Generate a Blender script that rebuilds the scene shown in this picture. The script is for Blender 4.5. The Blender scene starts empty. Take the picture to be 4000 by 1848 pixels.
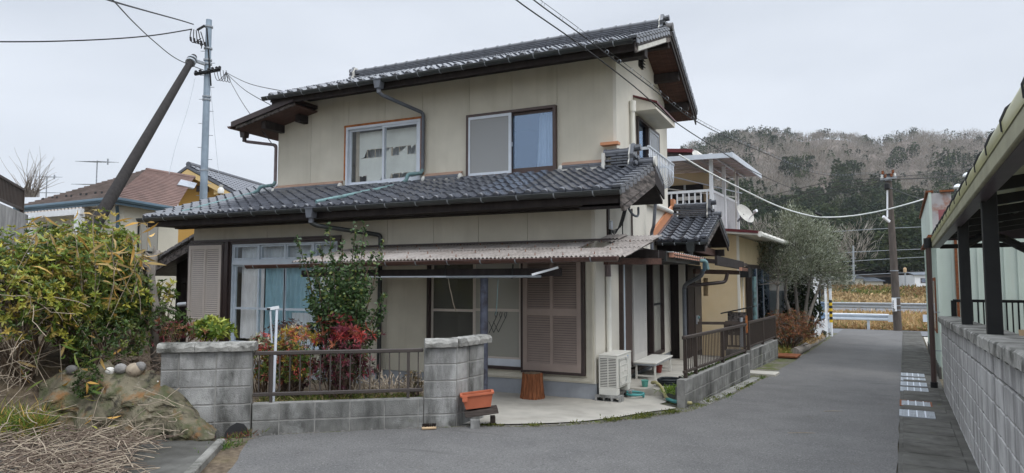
import bpy, bmesh, math, random
import numpy as np
from mathutils import Vector, Matrix
random.seed(7); RNG = np.random.default_rng(7)
SC = bpy.context.scene
COL = SC.collection
R = math.radians
# ---------------------------------------------------------------- camera, sky, sun, exposure
FPX, HZ, CZ, YAW = 2600.0, 1100.0, 1.76, R(25.4)      # the photograph is 4000 x 1848
PITCH = math.atan((HZ - 924.0) / FPX)
cd = bpy.data.cameras.new('camera'); cam = bpy.data.objects.new('camera', cd); COL.objects.link(cam)
cd.sensor_fit = 'HORIZONTAL'; cd.sensor_width = 36.0; cd.lens = 36.0 * FPX / 4000.0
cd.clip_start = 0.05; cd.clip_end = 12000
cam.location = (0, 0, CZ); cam.rotation_euler = (R(90) + PITCH, 0, YAW)
SC.camera = cam
SUN_EL, SUN_AZ = R(52), R(118)          # azimuth measured clockwise from +Y: light comes from the right, behind the camera
w = bpy.data.worlds.new('World'); SC.world = w; w.use_nodes = True
nt = w.node_tree; nt.nodes.clear()
wo = nt.nodes.new('ShaderNodeOutputWorld'); bg = nt.nodes.new('ShaderNodeBackground')
sky = nt.nodes.new('ShaderNodeTexSky'); sky.sky_type = 'NISHITA'; sky.sun_disc = False
sky.sun_elevation = SUN_EL; sky.sun_rotation = SUN_AZ; sky.dust_density = 4.0; sky.air_density = 1.0
tc = nt.nodes.new('ShaderNodeTexCoord')
sep = nt.nodes.new('ShaderNodeSeparateXYZ'); nt.links.new(tc.outputs['Generated'], sep.inputs[0])
# cloud deck: soft billows, brighter overhead as an overcast sky is
mp = nt.nodes.new('ShaderNodeMapping'); mp.inputs['Scale'].default_value = (1.1, 1.1, 3.4)
nt.links.new(tc.outputs['Generated'], mp.inputs[0])
nz = nt.nodes.new('ShaderNodeTexNoise'); nz.inputs['Scale'].default_value = 1.7; nz.inputs['Detail'].default_value = 5; nz.inputs['Roughness'].default_value = .48
nt.links.new(mp.outputs[0], nz.inputs['Vector'])
cr = nt.nodes.new('ShaderNodeValToRGB')
cr.color_ramp.elements[0].position = .34; cr.color_ramp.elements[0].color = (.60, .645, .715, 1)
cr.color_ramp.elements[1].position = .64; cr.color_ramp.elements[1].color = (.73, .775, .845, 1)
nt.links.new(nz.outputs['Fac'], cr.inputs[0])
zr = nt.nodes.new('ShaderNodeMapRange'); zr.inputs['From Min'].default_value = .42; zr.inputs['From Max'].default_value = 1.0
zr.inputs['To Min'].default_value = 1.0; zr.inputs['To Max'].default_value = 3.6
nt.links.new(sep.outputs['Z'], zr.inputs['Value'])
mul = nt.nodes.new('ShaderNodeVectorMath'); mul.operation = 'SCALE'
nt.links.new(cr.outputs[0], mul.inputs[0]); nt.links.new(zr.outputs[0], mul.inputs['Scale'])
sks = nt.nodes.new('ShaderNodeVectorMath'); sks.operation = 'SCALE'; sks.inputs['Scale'].default_value = .1
nt.links.new(sky.outputs[0], sks.inputs[0])
mx = nt.nodes.new('ShaderNodeMix'); mx.data_type = 'RGBA'; mx.inputs['Factor'].default_value = .9
nt.links.new(sks.outputs[0], mx.inputs['A']); nt.links.new(mul.outputs[0], mx.inputs['B'])
nt.links.new(mx.outputs['Result'], bg.inputs['Color']); bg.inputs['Strength'].default_value = 1.0
nt.links.new(bg.outputs[0], wo.inputs[0])
sd = bpy.data.lights.new('sun', 'SUN'); sd.energy = 1.0; sd.angle = R(24); sd.color = (1, .965, .91)
sun = bpy.data.objects.new('sun', sd); COL.objects.link(sun)
_d = Vector((math.sin(SUN_AZ) * math.cos(SUN_EL), math.cos(SUN_AZ) * math.cos(SUN_EL), math.sin(SUN_EL)))
sun.rotation_euler = _d.to_track_quat('Z', 'Y').to_euler(); sun.location = (20, -10, 40)
vs = SC.view_settings; vs.view_transform = 'Standard'; vs.look = 'None'; vs.exposure = .28; vs.gamma = 1.0; vs.use_curve_mapping = False
try:
    SC.cycles.max_bounces = 6; SC.cycles.transparent_max_bounces = 16; SC.cycles.use_denoising = True
except Exception: pass
# ---------------------------------------------------------------- measuring helpers
_s, _c = math.sin(YAW), math.cos(YAW)
def at(px, py, d):                       # photograph pixel + distance along the camera heading -> world point
    X = px - 2000.0; U = 924.0 - py
    f = FPX * math.cos(PITCH) - U * math.sin(PITCH); up = FPX * math.sin(PITCH) + U * math.cos(PITCH)
    k = d / f
    return Vector(((X * _c - f * _s) * k, (X * _s + f * _c) * k, CZ + up * k))
S5, C5 = math.sin(R(5)), math.cos(R(5))
PS = [-60, 0, 10, 16, 22, 30, 34.5, 36.5, 60, 72, 80, 100, 115, 150, 250, 500, 3000]
PZ = [1.0, .2, -.08, -.22, -.31, -.40, -.42, -.6, -.75, -.75, -.3, .3, .5, .4, 2, 6, 6]
def sstep(a, b, x):
    t = np.clip((x - a) / (b - a), 0, 1); return t * t * (3 - 2 * t)
def gz(x, y):                            # height of the ground
    x = np.asarray(x, float); y = np.asarray(y, float)
    st = np.interp(x * S5 + y * C5, PS, PZ)
    lf = np.interp(y, [-30, 4, 7, 10, 20, 40], [.1, .0, .0, -.07, -.2, -.3])
    wgt = np.maximum(sstep(-5.2, -2.2, x), sstep(36, 60, y))
    return lf + (st - lf) * wgt
def g(x, y): return float(gz(x, y))
def SP(a, b, h=0.0):                     # street frame: a across, b along, h above the falling ground line
    return Vector((a * C5 + b * S5, -a * S5 + b * C5, float(np.interp(b, PS, PZ)) + h))
# ---------------------------------------------------------------- mesh builder
class MB:
    def __init__(s): s.v = []; s.f = []; s.sm = False
    def add(s, vs, fs):
        o = len(s.v); s.v += [tuple(p) for p in vs]; s.f += [tuple(i + o for i in f) for f in fs]; return s
    def box(s, x0, x1, y0, y1, z0, z1):
        vs = [(x, y, z) for z in (z0, z1) for y in (y0, y1) for x in (x0, x1)]
        return s.add(vs, [(0, 2, 3, 1), (4, 5, 7, 6), (0, 1, 5, 4), (2, 6, 7, 3), (0, 4, 6, 2), (1, 3, 7, 5)])
    def obox(s, c, ex, ey, ez):          # centre and three half-vectors
        c, ex, ey, ez = map(Vector, (c, ex, ey, ez))
        vs = [c + ex * i + ey * j + ez * k for k in (-1, 1) for j in (-1, 1) for i in (-1, 1)]
        return s.add(vs, [(0, 2, 3, 1), (4, 5, 7, 6), (0, 1, 5, 4), (2, 6, 7, 3), (0, 4, 6, 2), (1, 3, 7, 5)])
    def bar(s, p, q, wd, ht, up=(0, 0, 1)):  # rectangular bar from p to q
        p, q = Vector(p), Vector(q); d = (q - p); L = d.length; d.normalize()
        u = Vector(up); sd_ = d.cross(u)
        if sd_.length < 1e-4: sd_ = d.cross(Vector((1, 0, 0)))
        sd_.normalize(); n = sd_.cross(d)
        return s.obox((p + q) / 2, d * L / 2, sd_ * wd / 2, n * ht / 2)
    def tube(s, pts, r, n=6, cap=True):
        pts = [Vector(p) for p in pts]; m = len(pts)
        rs = r if isinstance(r, (list, tuple)) else [r] * m
        prev = None; rings = []
        for i, p in enumerate(pts):
            d = (pts[min(i + 1, m - 1)] - pts[max(i - 1, 0)])
            if d.length < 1e-9: d = Vector((0, 0, 1))
            d.normalize()
            if prev is None:
                a = d.cross(Vector((0, 0, 1)) if abs(d.z) < .9 else Vector((1, 0, 0))).normalized()
            else:
                a = (prev - d * prev.dot(d))
                a = a.normalized() if a.length > 1e-6 else d.orthogonal().normalized()
            prev = a; b = d.cross(a)
            rings.append([p + (a * math.cos(t) + b * math.sin(t)) * rs[i] for t in (2 * math.pi * k / n for k in range(n))])
        vs = [v for rg in rings for v in rg]; fs = []
        for i in range(m - 1):
            for k in range(n):
                k2 = (k + 1) % n; fs.append((i * n + k, i * n + k2, (i + 1) * n + k2, (i + 1) * n + k))
        if cap:
            fs.append(tuple(range(n - 1, -1, -1))); fs.append(tuple((m - 1) * n + k for k in range(n)))
        return s.add(vs, fs)
    def prism(s, poly, vec):             # polygon of 3D points swept by vec
        poly = [Vector(p) for p in poly]; v = Vector(vec); n = len(poly)
        fs = [tuple(range(n - 1, -1, -1)), tuple(range(n, 2 * n))] + [(i, (i + 1) % n, n + (i + 1) % n, n + i) for i in range(n)]
        return s.add(poly + [p + v for p in poly], fs)
    def lathe(s, prof, c=(0, 0, 0), n=16, axis=None):
        c = Vector(c); M = Matrix.Identity(3)
        if axis is not None: M = Vector((0, 0, 1)).rotation_difference(Vector(axis)).to_matrix()
        vs = []; m = len(prof)
        for r, z in prof:
            for k in range(n):
                t = 2 * math.pi * k / n; vs.append(c + M @ Vector((r * math.cos(t), r * math.sin(t), z)))
        fs = [(i * n + k, i * n + (k + 1) % n, (i + 1) * n + (k + 1) % n, (i + 1) * n + k) for i in range(m - 1) for k in range(n)]
        fs += [tuple(range(n - 1, -1, -1)), tuple((m - 1) * n + k for k in range(n))]
        return s.add(vs, fs)
    def grid(s, P):                      # P[i][j] points
        ni, nj = len(P), len(P[0])
        return s.add([p for row in P for p in row], [(i * nj + j, i * nj + j + 1, (i + 1) * nj + j + 1, (i + 1) * nj + j) for i in range(ni - 1) for j in range(nj - 1)])
    def quad(s, a, b, c, d): return s.add([a, b, c, d], [(0, 1, 2, 3)])
    def mesh(s, name, bevel=0, smooth=False, recalc=True):
        me = bpy.data.meshes.new(name); me.from_pydata([tuple(v) for v in s.v], [], s.f)
        if bevel or recalc:
            bm = bmesh.new(); bm.from_mesh(me)
            if recalc: bmesh.ops.recalc_face_normals(bm, faces=bm.faces)
            if bevel: bmesh.ops.bevel(bm, geom=[e for e in bm.edges], offset=bevel, segments=1, affect='EDGES', clamp_overlap=True)
            bm.to_mesh(me); bm.free()
        if smooth: me.polygons.foreach_set('use_smooth', [True] * len(me.polygons))
        return me
    def build(s, name, m, parent=None, bevel=0, smooth=False, recalc=True, auto=None):
        me = s.mesh(name, bevel, smooth, recalc)
        if auto: me.set_sharp_from_angle(angle=R(auto))
        return put(name, me, m, parent)
def put(name, me, m, parent=None, loc=None, rot=None):
    o = bpy.data.objects.new(name, me)
    if m is not None and len(me.materials) == 0: me.materials.append(M[m] if isinstance(m, str) else m)
    COL.objects.link(o)
    if parent is not None:
        o.parent = parent
        base = -parent.location if parent.get('worldroot') else Vector((0, 0, 0))
    else: base = Vector((0, 0, 0))
    o.location = base + (Vector(loc) if loc is not None else Vector((0, 0, 0)))
    if rot is not None: o.rotation_euler = rot
    return o
def thing(name, label, cat, loc, group=None, rotz=0, world=True):   # Empty at the base; with world=True parts are given in world coordinates
    o = bpy.data.objects.new(name, None); COL.objects.link(o); o.location = loc; o.rotation_euler = (0, 0, rotz)
    o.empty_display_size = .2; o['label'] = label; o['category'] = cat
    if group: o['group'] = group
    if world: o['worldroot'] = True
    return o
def tag(o, label, cat, group=None, kind=None):
    if label: o['label'] = label
    if cat: o['category'] = cat
    if group: o['group'] = group
    if kind: o['kind'] = kind
    return o
def struct(o): o['kind'] = 'structure'; return o
def place(part_name, mesh, m, parent, mat4):    # a piece with its own matrix
    o = bpy.data.objects.new(part_name, mesh)
    if len(mesh.materials) == 0: mesh.materials.append(M[m] if isinstance(m, str) else m)
    COL.objects.link(o); o.parent = parent
    if parent is not None and parent.get('worldroot'): mat4 = Matrix.Translation(-parent.location) @ mat4
    o.matrix_local = mat4
    return o
def frame4(o, x, y, z): 
    return Matrix(((x[0], y[0], z[0], o[0]), (x[1], y[1], z[1], o[1]), (x[2], y[2], z[2], o[2]), (0, 0, 0, 1)))
def join_instances(mesh, mats, name):
    nv = len(mesh.vertices); co = np.empty(nv * 3); mesh.vertices.foreach_get('co', co); co = co.reshape(-1, 3)
    fs = [tuple(p.vertices) for p in mesh.polygons]; V = []; F = []
    for i, m4 in enumerate(mats):
        a = np.array(m4); V.append(co @ a[:3, :3].T + a[:3, 3]); F += [tuple(k + i * nv for k in f) for f in fs]
    me = bpy.data.meshes.new(name); me.from_pydata(np.concatenate(V).tolist() if V else [], [], F)
    return me
# ---------------------------------------------------------------- materials
M = {}
def mat(name, col, rough=.7, var=.14, scale=6.0, bump=0.0, bscale=80.0, spec=.35, metal=0.0, stain=None, sscale=1.2, slo=.5, shi=.68, rnd=0.0, stretch=None, coat=0.0, detail=4):
    m = bpy.data.materials.new(name); m.use_nodes = True; t = m.node_tree; L = t.links.new
    b = t.nodes['Principled BSDF']; b.inputs['Roughness'].default_value = rough; b.inputs['Metallic'].default_value = metal
    b.inputs['Specular IOR Level'].default_value = spec
    if coat: b.inputs['Coat Weight'].default_value = coat; b.inputs['Coat Roughness'].default_value = .12
    ge = t.nodes.new('ShaderNodeNewGeometry'); vec = ge.outputs['Position']
    if stretch:
        mp_ = t.nodes.new('ShaderNodeMapping'); mp_.inputs['Scale'].default_value = stretch; L(vec, mp_.inputs[0]); vec2 = mp_.outputs[0]
    else: vec2 = vec
    n1 = t.nodes.new('ShaderNodeTexNoise'); n1.inputs['Scale'].default_value = scale; n1.inputs['Detail'].default_value = detail; L(vec2, n1.inputs['Vector'])
    mr = t.nodes.new('ShaderNodeMapRange'); mr.inputs['From Min'].default_value = .3; mr.inputs['From Max'].default_value = .7
    mr.inputs['To Min'].default_value = 1 - var; mr.inputs['To Max'].default_value = 1 + var; L(n1.outputs['Fac'], mr.inputs['Value'])
    sc = t.nodes.new('ShaderNodeVectorMath'); sc.operation = 'SCALE'; sc.inputs[0].default_value = col
    fac = mr.outputs[0]
    if rnd:
        oi = t.nodes.new('ShaderNodeObjectInfo'); rr = t.nodes.new('ShaderNodeMapRange'); rr.inputs['To Min'].default_value = 1 - rnd; rr.inputs['To Max'].default_value = 1 + rnd
        L(oi.outputs['Random'], rr.inputs['Value']); mm = t.nodes.new('ShaderNodeMath'); mm.operation = 'MULTIPLY'; L(fac, mm.inputs[0]); L(rr.outputs[0], mm.inputs[1]); fac = mm.outputs[0]
    L(fac, sc.inputs['Scale']); out = sc.outputs[0]
    for k, st in enumerate(stain if isinstance(stain, list) else ([stain] if stain else [])):
        if len(st) == 3: st = (st, sscale, slo, shi, 1.0, None)
        scol, ssc, lo, hi, amt, sstr = st
        n2 = t.nodes.new('ShaderNodeTexNoise'); n2.inputs['Scale'].default_value = ssc; n2.inputs['Detail'].default_value = 6; n2.inputs['Roughness'].default_value = .62
        ma = t.nodes.new('ShaderNodeMapping'); ma.inputs['Location'].default_value = (k * 7.3, 3.1 * k, 1.7 * k); ma.inputs['Scale'].default_value = sstr or (1, 1, 1); L(vec, ma.inputs[0]); L(ma.outputs[0], n2.inputs['Vector'])
        m2 = t.nodes.new('ShaderNodeMapRange'); m2.inputs['From Min'].default_value = lo; m2.inputs['From Max'].default_value = hi; m2.inputs['To Max'].default_value = amt; L(n2.outputs['Fac'], m2.inputs['Value'])
        mxx = t.nodes.new('ShaderNodeMix'); mxx.data_type = 'RGBA'; L(m2.outputs[0], mxx.inputs['Factor']); L(out, mxx.inputs['A']); mxx.inputs['B'].default_value = (*scol, 1); out = mxx.outputs['Result']
    L(out, b.inputs['Base Color'])
    if bump:
        n3 = t.nodes.new('ShaderNodeTexNoise'); n3.inputs['Scale'].default_value = bscale; n3.inputs['Detail'].default_value = 3; L(vec2, n3.inputs['Vector'])
        bp = t.nodes.new('ShaderNodeBump'); bp.inputs['Strength'].default_value = bump; bp.inputs['Distance'].default_value = .01; L(n3.outputs['Fac'], bp.inputs['Height']); L(bp.outputs[0], b.inputs['Normal'])
    M[name] = m; return m
def leafmat(name, rough=.45, trans=.25, spec=.4):
    m = bpy.data.materials.new(name); m.use_nodes = True; t = m.node_tree; L = t.links.new
    b = t.nodes['Principled BSDF']; b.inputs['Roughness'].default_value = rough; b.inputs['Specular IOR Level'].default_value = spec
    a = t.nodes.new('ShaderNodeAttribute'); a.attribute_name = 'Col'; L(a.outputs['Color'], b.inputs['Base Color'])
    if trans:
        tr = t.nodes.new('ShaderNodeBsdfTranslucent'); L(a.outputs['Color'], tr.inputs['Color'])
        ms = t.nodes.new('ShaderNodeMixShader'); ms.inputs[0].default_value = trans; L(b.outputs[0], ms.inputs[1]); L(tr.outputs[0], ms.inputs[2]); L(ms.outputs[0], t.nodes['Material Output'].inputs[0])
    M[name] = m; return m
def glassmat(name, tint=(.9, .93, .95), refl=.1, haze=0.0, hcol=(.5, .52, .52), rough=.01, gcol=(.95, .97, 1)):
    m = bpy.data.materials.new(name); m.use_nodes = True; t = m.node_tree; L = t.links.new; t.nodes.remove(t.nodes['Principled BSDF'])
    tr = t.nodes.new('ShaderNodeBsdfTransparent'); tr.inputs[0].default_value = (*tint, 1)
    gl = t.nodes.new('ShaderNodeBsdfGlossy'); gl.inputs['Roughness'].default_value = rough; gl.inputs[0].default_value = (*gcol, 1)
    lw = t.nodes.new('ShaderNodeLayerWeight'); lw.inputs['Blend'].default_value = .5
    pw_ = t.nodes.new('ShaderNodeMath'); pw_.operation = 'POWER'; pw_.inputs[1].default_value = 4.0; L(lw.outputs['Facing'], pw_.inputs[0])
    ad = t.nodes.new('ShaderNodeMath'); ad.operation = 'MULTIPLY_ADD'; ad.use_clamp = True; ad.inputs[1].default_value = .55; ad.inputs[2].default_value = refl; L(pw_.outputs[0], ad.inputs[0])
    base = tr.outputs[0]
    if haze:
        df = t.nodes.new('ShaderNodeBsdfDiffuse'); df.inputs[0].default_value = (*hcol, 1); m1 = t.nodes.new('ShaderNodeMixShader'); m1.inputs[0].default_value = haze; L(base, m1.inputs[1]); L(df.outputs[0], m1.inputs[2]); base = m1.outputs[0]
    ms = t.nodes.new('ShaderNodeMixShader'); L(ad.outputs[0], ms.inputs[0]); L(base, ms.inputs[1]); L(gl.outputs[0], ms.inputs[2]); L(ms.outputs[0], t.nodes['Material Output'].inputs[0])
    M[name] = m; return m
# ---------------------------------------------------------------- leaves
def unit(a): return a / np.maximum(np.linalg.norm(a, axis=1, keepdims=True), 1e-9)
def leaves(P, D, L, W, C, name, m, parent=None, droop=.15, label=None, kind='stuff', roll=None, up=None):
    """one joined foliage part: a six-cornered blade for every base point P, direction D, length L, width W, colour C"""
    P = np.asarray(P, float); n = len(P); D = unit(np.asarray(D, float)); L = np.broadcast_to(L, n)[:, None]; W = np.broadcast_to(W, n)[:, None]
    rv = RNG.normal(size=(n, 3)) * (1.0 if roll is None else roll)
    if up is not None: rv = rv + np.asarray(up)
    sdv = unit(np.cross(D, unit(rv))); nn = np.cross(sdv, D)
    v = np.empty((n, 6, 3)); v[:, 0] = P
    m1 = P + D * L * .36 + nn * L * .03; m2 = P + D * L * .7 - nn * L * droop * .25
    v[:, 1] = m1 - sdv * W * .5; v[:, 2] = m1 + sdv * W * .5; v[:, 3] = m2 - sdv * W * .36; v[:, 4] = m2 + sdv * W * .36; v[:, 5] = P + D * L - nn * L * droop
    me = bpy.data.meshes.new(name); me.vertices.add(n * 6); me.vertices.foreach_set('co', v.reshape(-1))
    base = np.arange(n)[:, None] * 6
    li = np.concatenate([base + [0, 2, 1], base + [1, 2, 4, 3], base + [3, 4, 5]], axis=1).reshape(-1)
    me.loops.add(len(li)); me.loops.foreach_set('vertex_index', li.astype(np.int32))
    me.polygons.add(n * 3); tot = np.tile([3, 4, 3], n); st = np.concatenate([[0], np.cumsum(tot)[:-1]])
    me.polygons.foreach_set('loop_start', st.astype(np.int32)); me.polygons.foreach_set('loop_total', tot.astype(np.int32))
    me.update(); at_ = me.color_attributes.new('Col', 'FLOAT_COLOR', 'POINT')
    C = np.asarray(C, float)
    if C.ndim == 1: C = np.tile(C, (n, 1))
    c4 = np.ones((n, 6, 4)); c4[:, :, :3] = C[:, None, :]; at_.data.foreach_set('color', c4.reshape(-1))
    me.validate(); o = put(name, me, m, parent)
    if kind: o['kind'] = kind
    if label: o['label'] = label
    return o
def pick(cols, n, jit=.18, p=None):
    cols = np.asarray(cols, float); c = cols[RNG.choice(len(cols), n, p=p)]
    return np.clip(c * (1 + RNG.normal(size=(n, 1)) * jit), .004, .95)
def rdir(n, zmin=-1, zmax=1):
    z = RNG.uniform(zmin, zmax, n); t = RNG.uniform(0, 2 * math.pi, n); r = np.sqrt(1 - z * z); return np.stack([r * np.cos(t), r * np.sin(t), z], 1)
def wander(p, d, L, n=6, wob=.12, grav=0.0):
    p = Vector(p); d = Vector(d).normalized(); out = [p.copy()]
    for i in range(n):
        d = (d + Vector(RNG.normal(size=3)) * wob + Vector((0, 0, -grav))).normalized(); p = p + d * (L / n); out.append(p.copy())
    return out
# ---------------------------------------------------------------- the materials of the place
mat('plaster', (.60, .565, .475), .92, .07, 2.2, .55, 130, .15, stain=[((.40, .37, .29), 1.3, .52, .8, .45, (4, 4, .16)), ((.44, .41, .33), .5, .5, .75, .5, None), ((.64, .60, .51), 30, .6, .75, .35, None)])
mat('plaster_pale', (.66, .63, .56), .9, .05, 2.0, .3, 120, .15, stain=[((.45, .43, .38), .8, .58, .8, .35, (2, 2, .3))])
mat('foundation', (.33, .35, .38), .9, .12, 3, .3, 60, .2, stain=[((.2, .21, .22), 2.5, .52, .75, .6, (1, 1, .5))])
mat('tile', (.074, .080, .096), .25, .16, 9, .06, 40, .8, rnd=.22, stain=[((.11, .11, .115), 3.5, .55, .75, .5, None)])
mat('tile_worn', (.12, .115, .115), .55, .25, 14, .2, 60, .4)
mat('mortar', (.62, .61, .57), .9, .12, 12, .4, 60, .2, stain=[((.25, .24, .22), 6, .55, .75, .6, None)])
mat('copper_flash', (.36, .235, .175), .6, .12, 4, 0, 60, .3)
mat('orange_flash', (.55, .24, .12), .5, .06, 5, 0, 60, .4)
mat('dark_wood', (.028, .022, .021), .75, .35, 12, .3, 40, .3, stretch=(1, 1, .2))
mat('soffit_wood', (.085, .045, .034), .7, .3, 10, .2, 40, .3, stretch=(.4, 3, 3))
mat('weathered_wood', (.16, .14, .13), .9, .5, 9, .8, 40, .15, stretch=(3, .35, 3), stain=[((.03, .028, .028), 5, .45, .6, .9, (2, .4, 3))])
mat('brown_metal', (.042, .028, .026), .45, .12, 6, 0, 60, .45)
mat('brown_sash', (.075, .048, .042), .45, .1, 6, 0, 60, .45)
mat('gutter_dark', (.026, .03, .03), .38, .2, 7, .05, 30, .5, stain=[((.07, .07, .065), 5, .55, .75, .5, None)])
mat('gutter_brown', (.085, .042, .033), .38, .2, 5, .05, 30, .5)
mat('pipe_teal', (.16, .27, .28), .6, .2, 8, .05, 30, .35, stain=[((.06, .055, .05), 5, .5, .66, .8, None)])
mat('pipe_mauve', (.20, .16, .165), .6, .14, 8, 0, 30, .3)
mat('pipe_grey', (.11, .12, .14), .55, .14, 8, 0, 30, .4)
mat('pipe_cream', (.76, .75, .69), .5, .05, 8, 0, 30, .4)
mat('alum', (.50, .53, .57), .38, .07, 6, 0, 60, .5, .55)
mat('alum_white', (.60, .64, .70), .42, .06, 6, 0, 60, .45)
mat('post_paint', (.075, .082, .11), .6, .3, 9, .2, 50, .3, stain=[((.03, .025, .03), 8, .5, .66, .8, None)])
mat('alum_blue', (.54, .61, .68), .4, .06, 6, 0, 60, .45)
mat('shutter_beige', (.55, .49, .44), .55, .05, 5, 0, 60, .35)
mat('shutter_brown', (.30, .24, .21), .6, .06, 5, 0, 60, .3, stain=[((.31, .255, .225), 1.1, .45, .75, .6, None)])
mat('shutter_white', (.52, .50, .475), .55, .05, 5, 0, 60, .3)
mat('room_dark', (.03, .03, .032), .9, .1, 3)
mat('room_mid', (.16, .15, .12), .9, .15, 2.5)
mat('paper', (.74, .75, .70), .85, .06, 5, .1, 30, .15)
mat('lattice', (.55, .48, .38), .7, .1, 8)
mat('curtain_white', (.86, .85, .85), .9, .08, 5, 0, 60, .1)
mat('curtain_blue', (.36, .56, .64), .9, .1, 4, 0, 60, .1)
mat('curtain_sheer', (.78, .82, .86), .9, .08, 5, 0, 60, .1)
mat('orange_wood', (.36, .13, .045), .7, .25, 14, .2, 60, .25)
mat('raw_wood', (.42, .30, .17), .75, .18, 10, .1, 40, .25, stretch=(.3, 3, 3))
mat('corrugated', (.25, .225, .205), .9, .3, 10, .3, 60, .15, stain=[((.42, .39, .37), 1.0, .45, .7, .7, (1, .6, 1)), ((.16, .14, .13), 7, .56, .72, .7, (3, .6, 1)), ((.27, .21, .18), 2.4, .56, .76, .55, None)])
mat('rust', (.20, .075, .035), .85, .35, 18, .3, 60, .2)
mat('block', (.34, .34, .33), .95, .16, 7, .8, 90, .1, stain=[((.075, .075, .07), 2.4, .40, .66, .95, (1.6, 1.6, .45)), ((.50, .51, .50), 3.2, .56, .72, .5, None), ((.055, .055, .05), 14, .62, .72, .6, None)], rnd=.08)
mat('block_dark', (.20, .20, .19), .95, .2, 7, .8, 90, .1, stain=[((.055, .055, .052), 1.7, .44, .66, .9, (1.5, 1.5, .6)), ((.40, .41, .40), 3.0, .56, .72, .6, None), ((.09, .12, .03), 3.6, .62, .75, .5, None)], rnd=.1)
mat('block_side', (.44, .435, .425), .95, .14, 6, .5, 80, .1, stain=[((.13, .125, .125), 1.6, .44, .70, .85, (3.0, 3.0, .3)), ((.58, .58, .57), 5, .58, .75, .4, None)], rnd=.07)
mat('cap_stone', (.30, .295, .275), .95, .25, 10, .9, 60, .1, stain=[((.07, .07, .062), 3.5, .46, .62, .9, None), ((.5, .5, .48), 9, .6, .72, .5, None)], rnd=.1)
mat('joint', (.27, .265, .25), .95, .15, 12, .4, 80, .1, stain=[((.1, .1, .095), 2.2, .5, .7, .8, None)])
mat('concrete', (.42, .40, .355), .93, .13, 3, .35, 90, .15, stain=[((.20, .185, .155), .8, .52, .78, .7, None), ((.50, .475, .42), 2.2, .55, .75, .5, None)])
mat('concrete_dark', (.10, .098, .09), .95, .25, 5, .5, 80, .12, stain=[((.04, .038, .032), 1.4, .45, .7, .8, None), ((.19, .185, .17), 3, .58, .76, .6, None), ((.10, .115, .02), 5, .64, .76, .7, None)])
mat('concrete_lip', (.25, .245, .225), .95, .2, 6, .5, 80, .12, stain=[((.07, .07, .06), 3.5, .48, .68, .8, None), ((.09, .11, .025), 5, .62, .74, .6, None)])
mat('moss_gravel', (.15, .14, .115), .95, .45, 30, 1.0, 120, .1, stain=[((.085, .105, .018), 2.6, .46, .60, .9, None), ((.34, .33, .30), 11, .60, .68, .6, None)])
mat('soil', (.12, .095, .07), .98, .4, 14, 1.0, 60, .05, stain=[((.17, .135, .085), 2.4, .5, .7, .8, None), ((.06, .08, .02), 1.6, .6, .8, .6, None)])
mat('bars', (.058, .048, .043), .45, .1, 8, 0, 60, .4)
mat('bars_dark', (.05, .037, .03), .55, .18, 8, 0, 60, .35)
mat('black_metal', (.012, .013, .014), .5, .2, 6, .1, 40, .35)
mat('steel_blue', (.27, .335, .40), .5, .16, 3, .1, 20, .4, .3)
mat('pole_dark', (.026, .023, .022), .85, .3, 6, .4, 40, .2, stretch=(2, 2, .4))
mat('pole_concrete', (.10, .085, .075), .9, .25, 5, .4, 40, .2, stretch=(2, 2, .4))
mat('cable', (.016, .016, .017), .6, .1, 5)
mat('cable_white', (.72, .74, .72), .5, .05, 5)
mat('insulator', (.75, .75, .72), .3, .05, 5)
mat('galv', (.33, .36, .39), .5, .15, 10, .1, 40, .4, .5)
mat('white_paint', (.72, .74, .76), .5, .06, 3, 0, 60, .35, stain=[((.50, .50, .49), 2, .58, .8, .4, None)])
mat('guard_white', (.62, .68, .74), .4, .05, 2, 0, 60, .4)
mat('ac_body', (.64, .63, .58), .5, .04, 4, 0, 60, .35)
mat('ac_dark', (.03, .03, .032), .6, .1, 4)
mat('ac_grille', (.34, .35, .335), .5, .1, 4)
mat('blue_mark', (.06, .22, .55), .5, .05, 4)
mat('terracotta', (.46, .135, .07), .6, .12, 6, .1, 40, .3)
mat('plastic_green', (.10, .32, .27), .5, .1, 6)
mat('plastic_red', (.28, .045, .035), .5, .1, 6)
mat('hose_teal', (.08, .30, .30), .45, .1, 6)
mat('hose_olive', (.30, .27, .13), .5, .15, 9)
mat('hose_black', (.014, .018, .022), .5, .15, 9)
mat('bark_red', (.22, .085, .04), .9, .5, 18, .9, 40, .15, stretch=(3, 3, .3))
mat('bark_grey', (.25, .225, .20), .95, .3, 18, .8, 40, .1, stretch=(2, 2, .4))
mat('bark', (.13, .095, .07), .95, .3, 18, .6, 40, .1, stretch=(2, 2, .4))
mat('cut_wood', (.23, .17, .115), .9, .25, 30, .4, 60, .1)
mat('old_plank', (.075, .062, .055), .95, .4, 16, .6, 40, .1, stretch=(.4, .4, 4))
mat('straw', (.33, .275, .21), .9, .25, 12, 0, 60, .15)
mat('straw_dark', (.15, .115, .09), .9, .3, 12, 0, 60, .15)
mat('stone', (.25, .24, .23), .9, .3, 9, .5, 40, .2, rnd=.5)
mat('beige_wall', (.62, .49, .31), .9, .05, 2.2, .35, 110, .12, stain=[((.68, .60, .47), .7, .45, .8, .6, None)])
mat('cream_wall', (.60, .57, .48), .9, .05, 1.5, .1, 60, .12)
mat('yellow_wall', (.50, .30, .09), .85, .05, 1.5, 0, 60, .15)
mat('yellow_trim', (.62, .45, .21), .7, .06, 4)
mat('red_roof', (.10, .018, .022), .4, .15, 6, 0, 60, .45)
mat('slate_brown', (.17, .135, .12), .75, .25, 3, .1, 40, .2, rnd=.1, stain=[((.11, .10, .085), 1.0, .5, .72, .7, None)])
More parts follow.
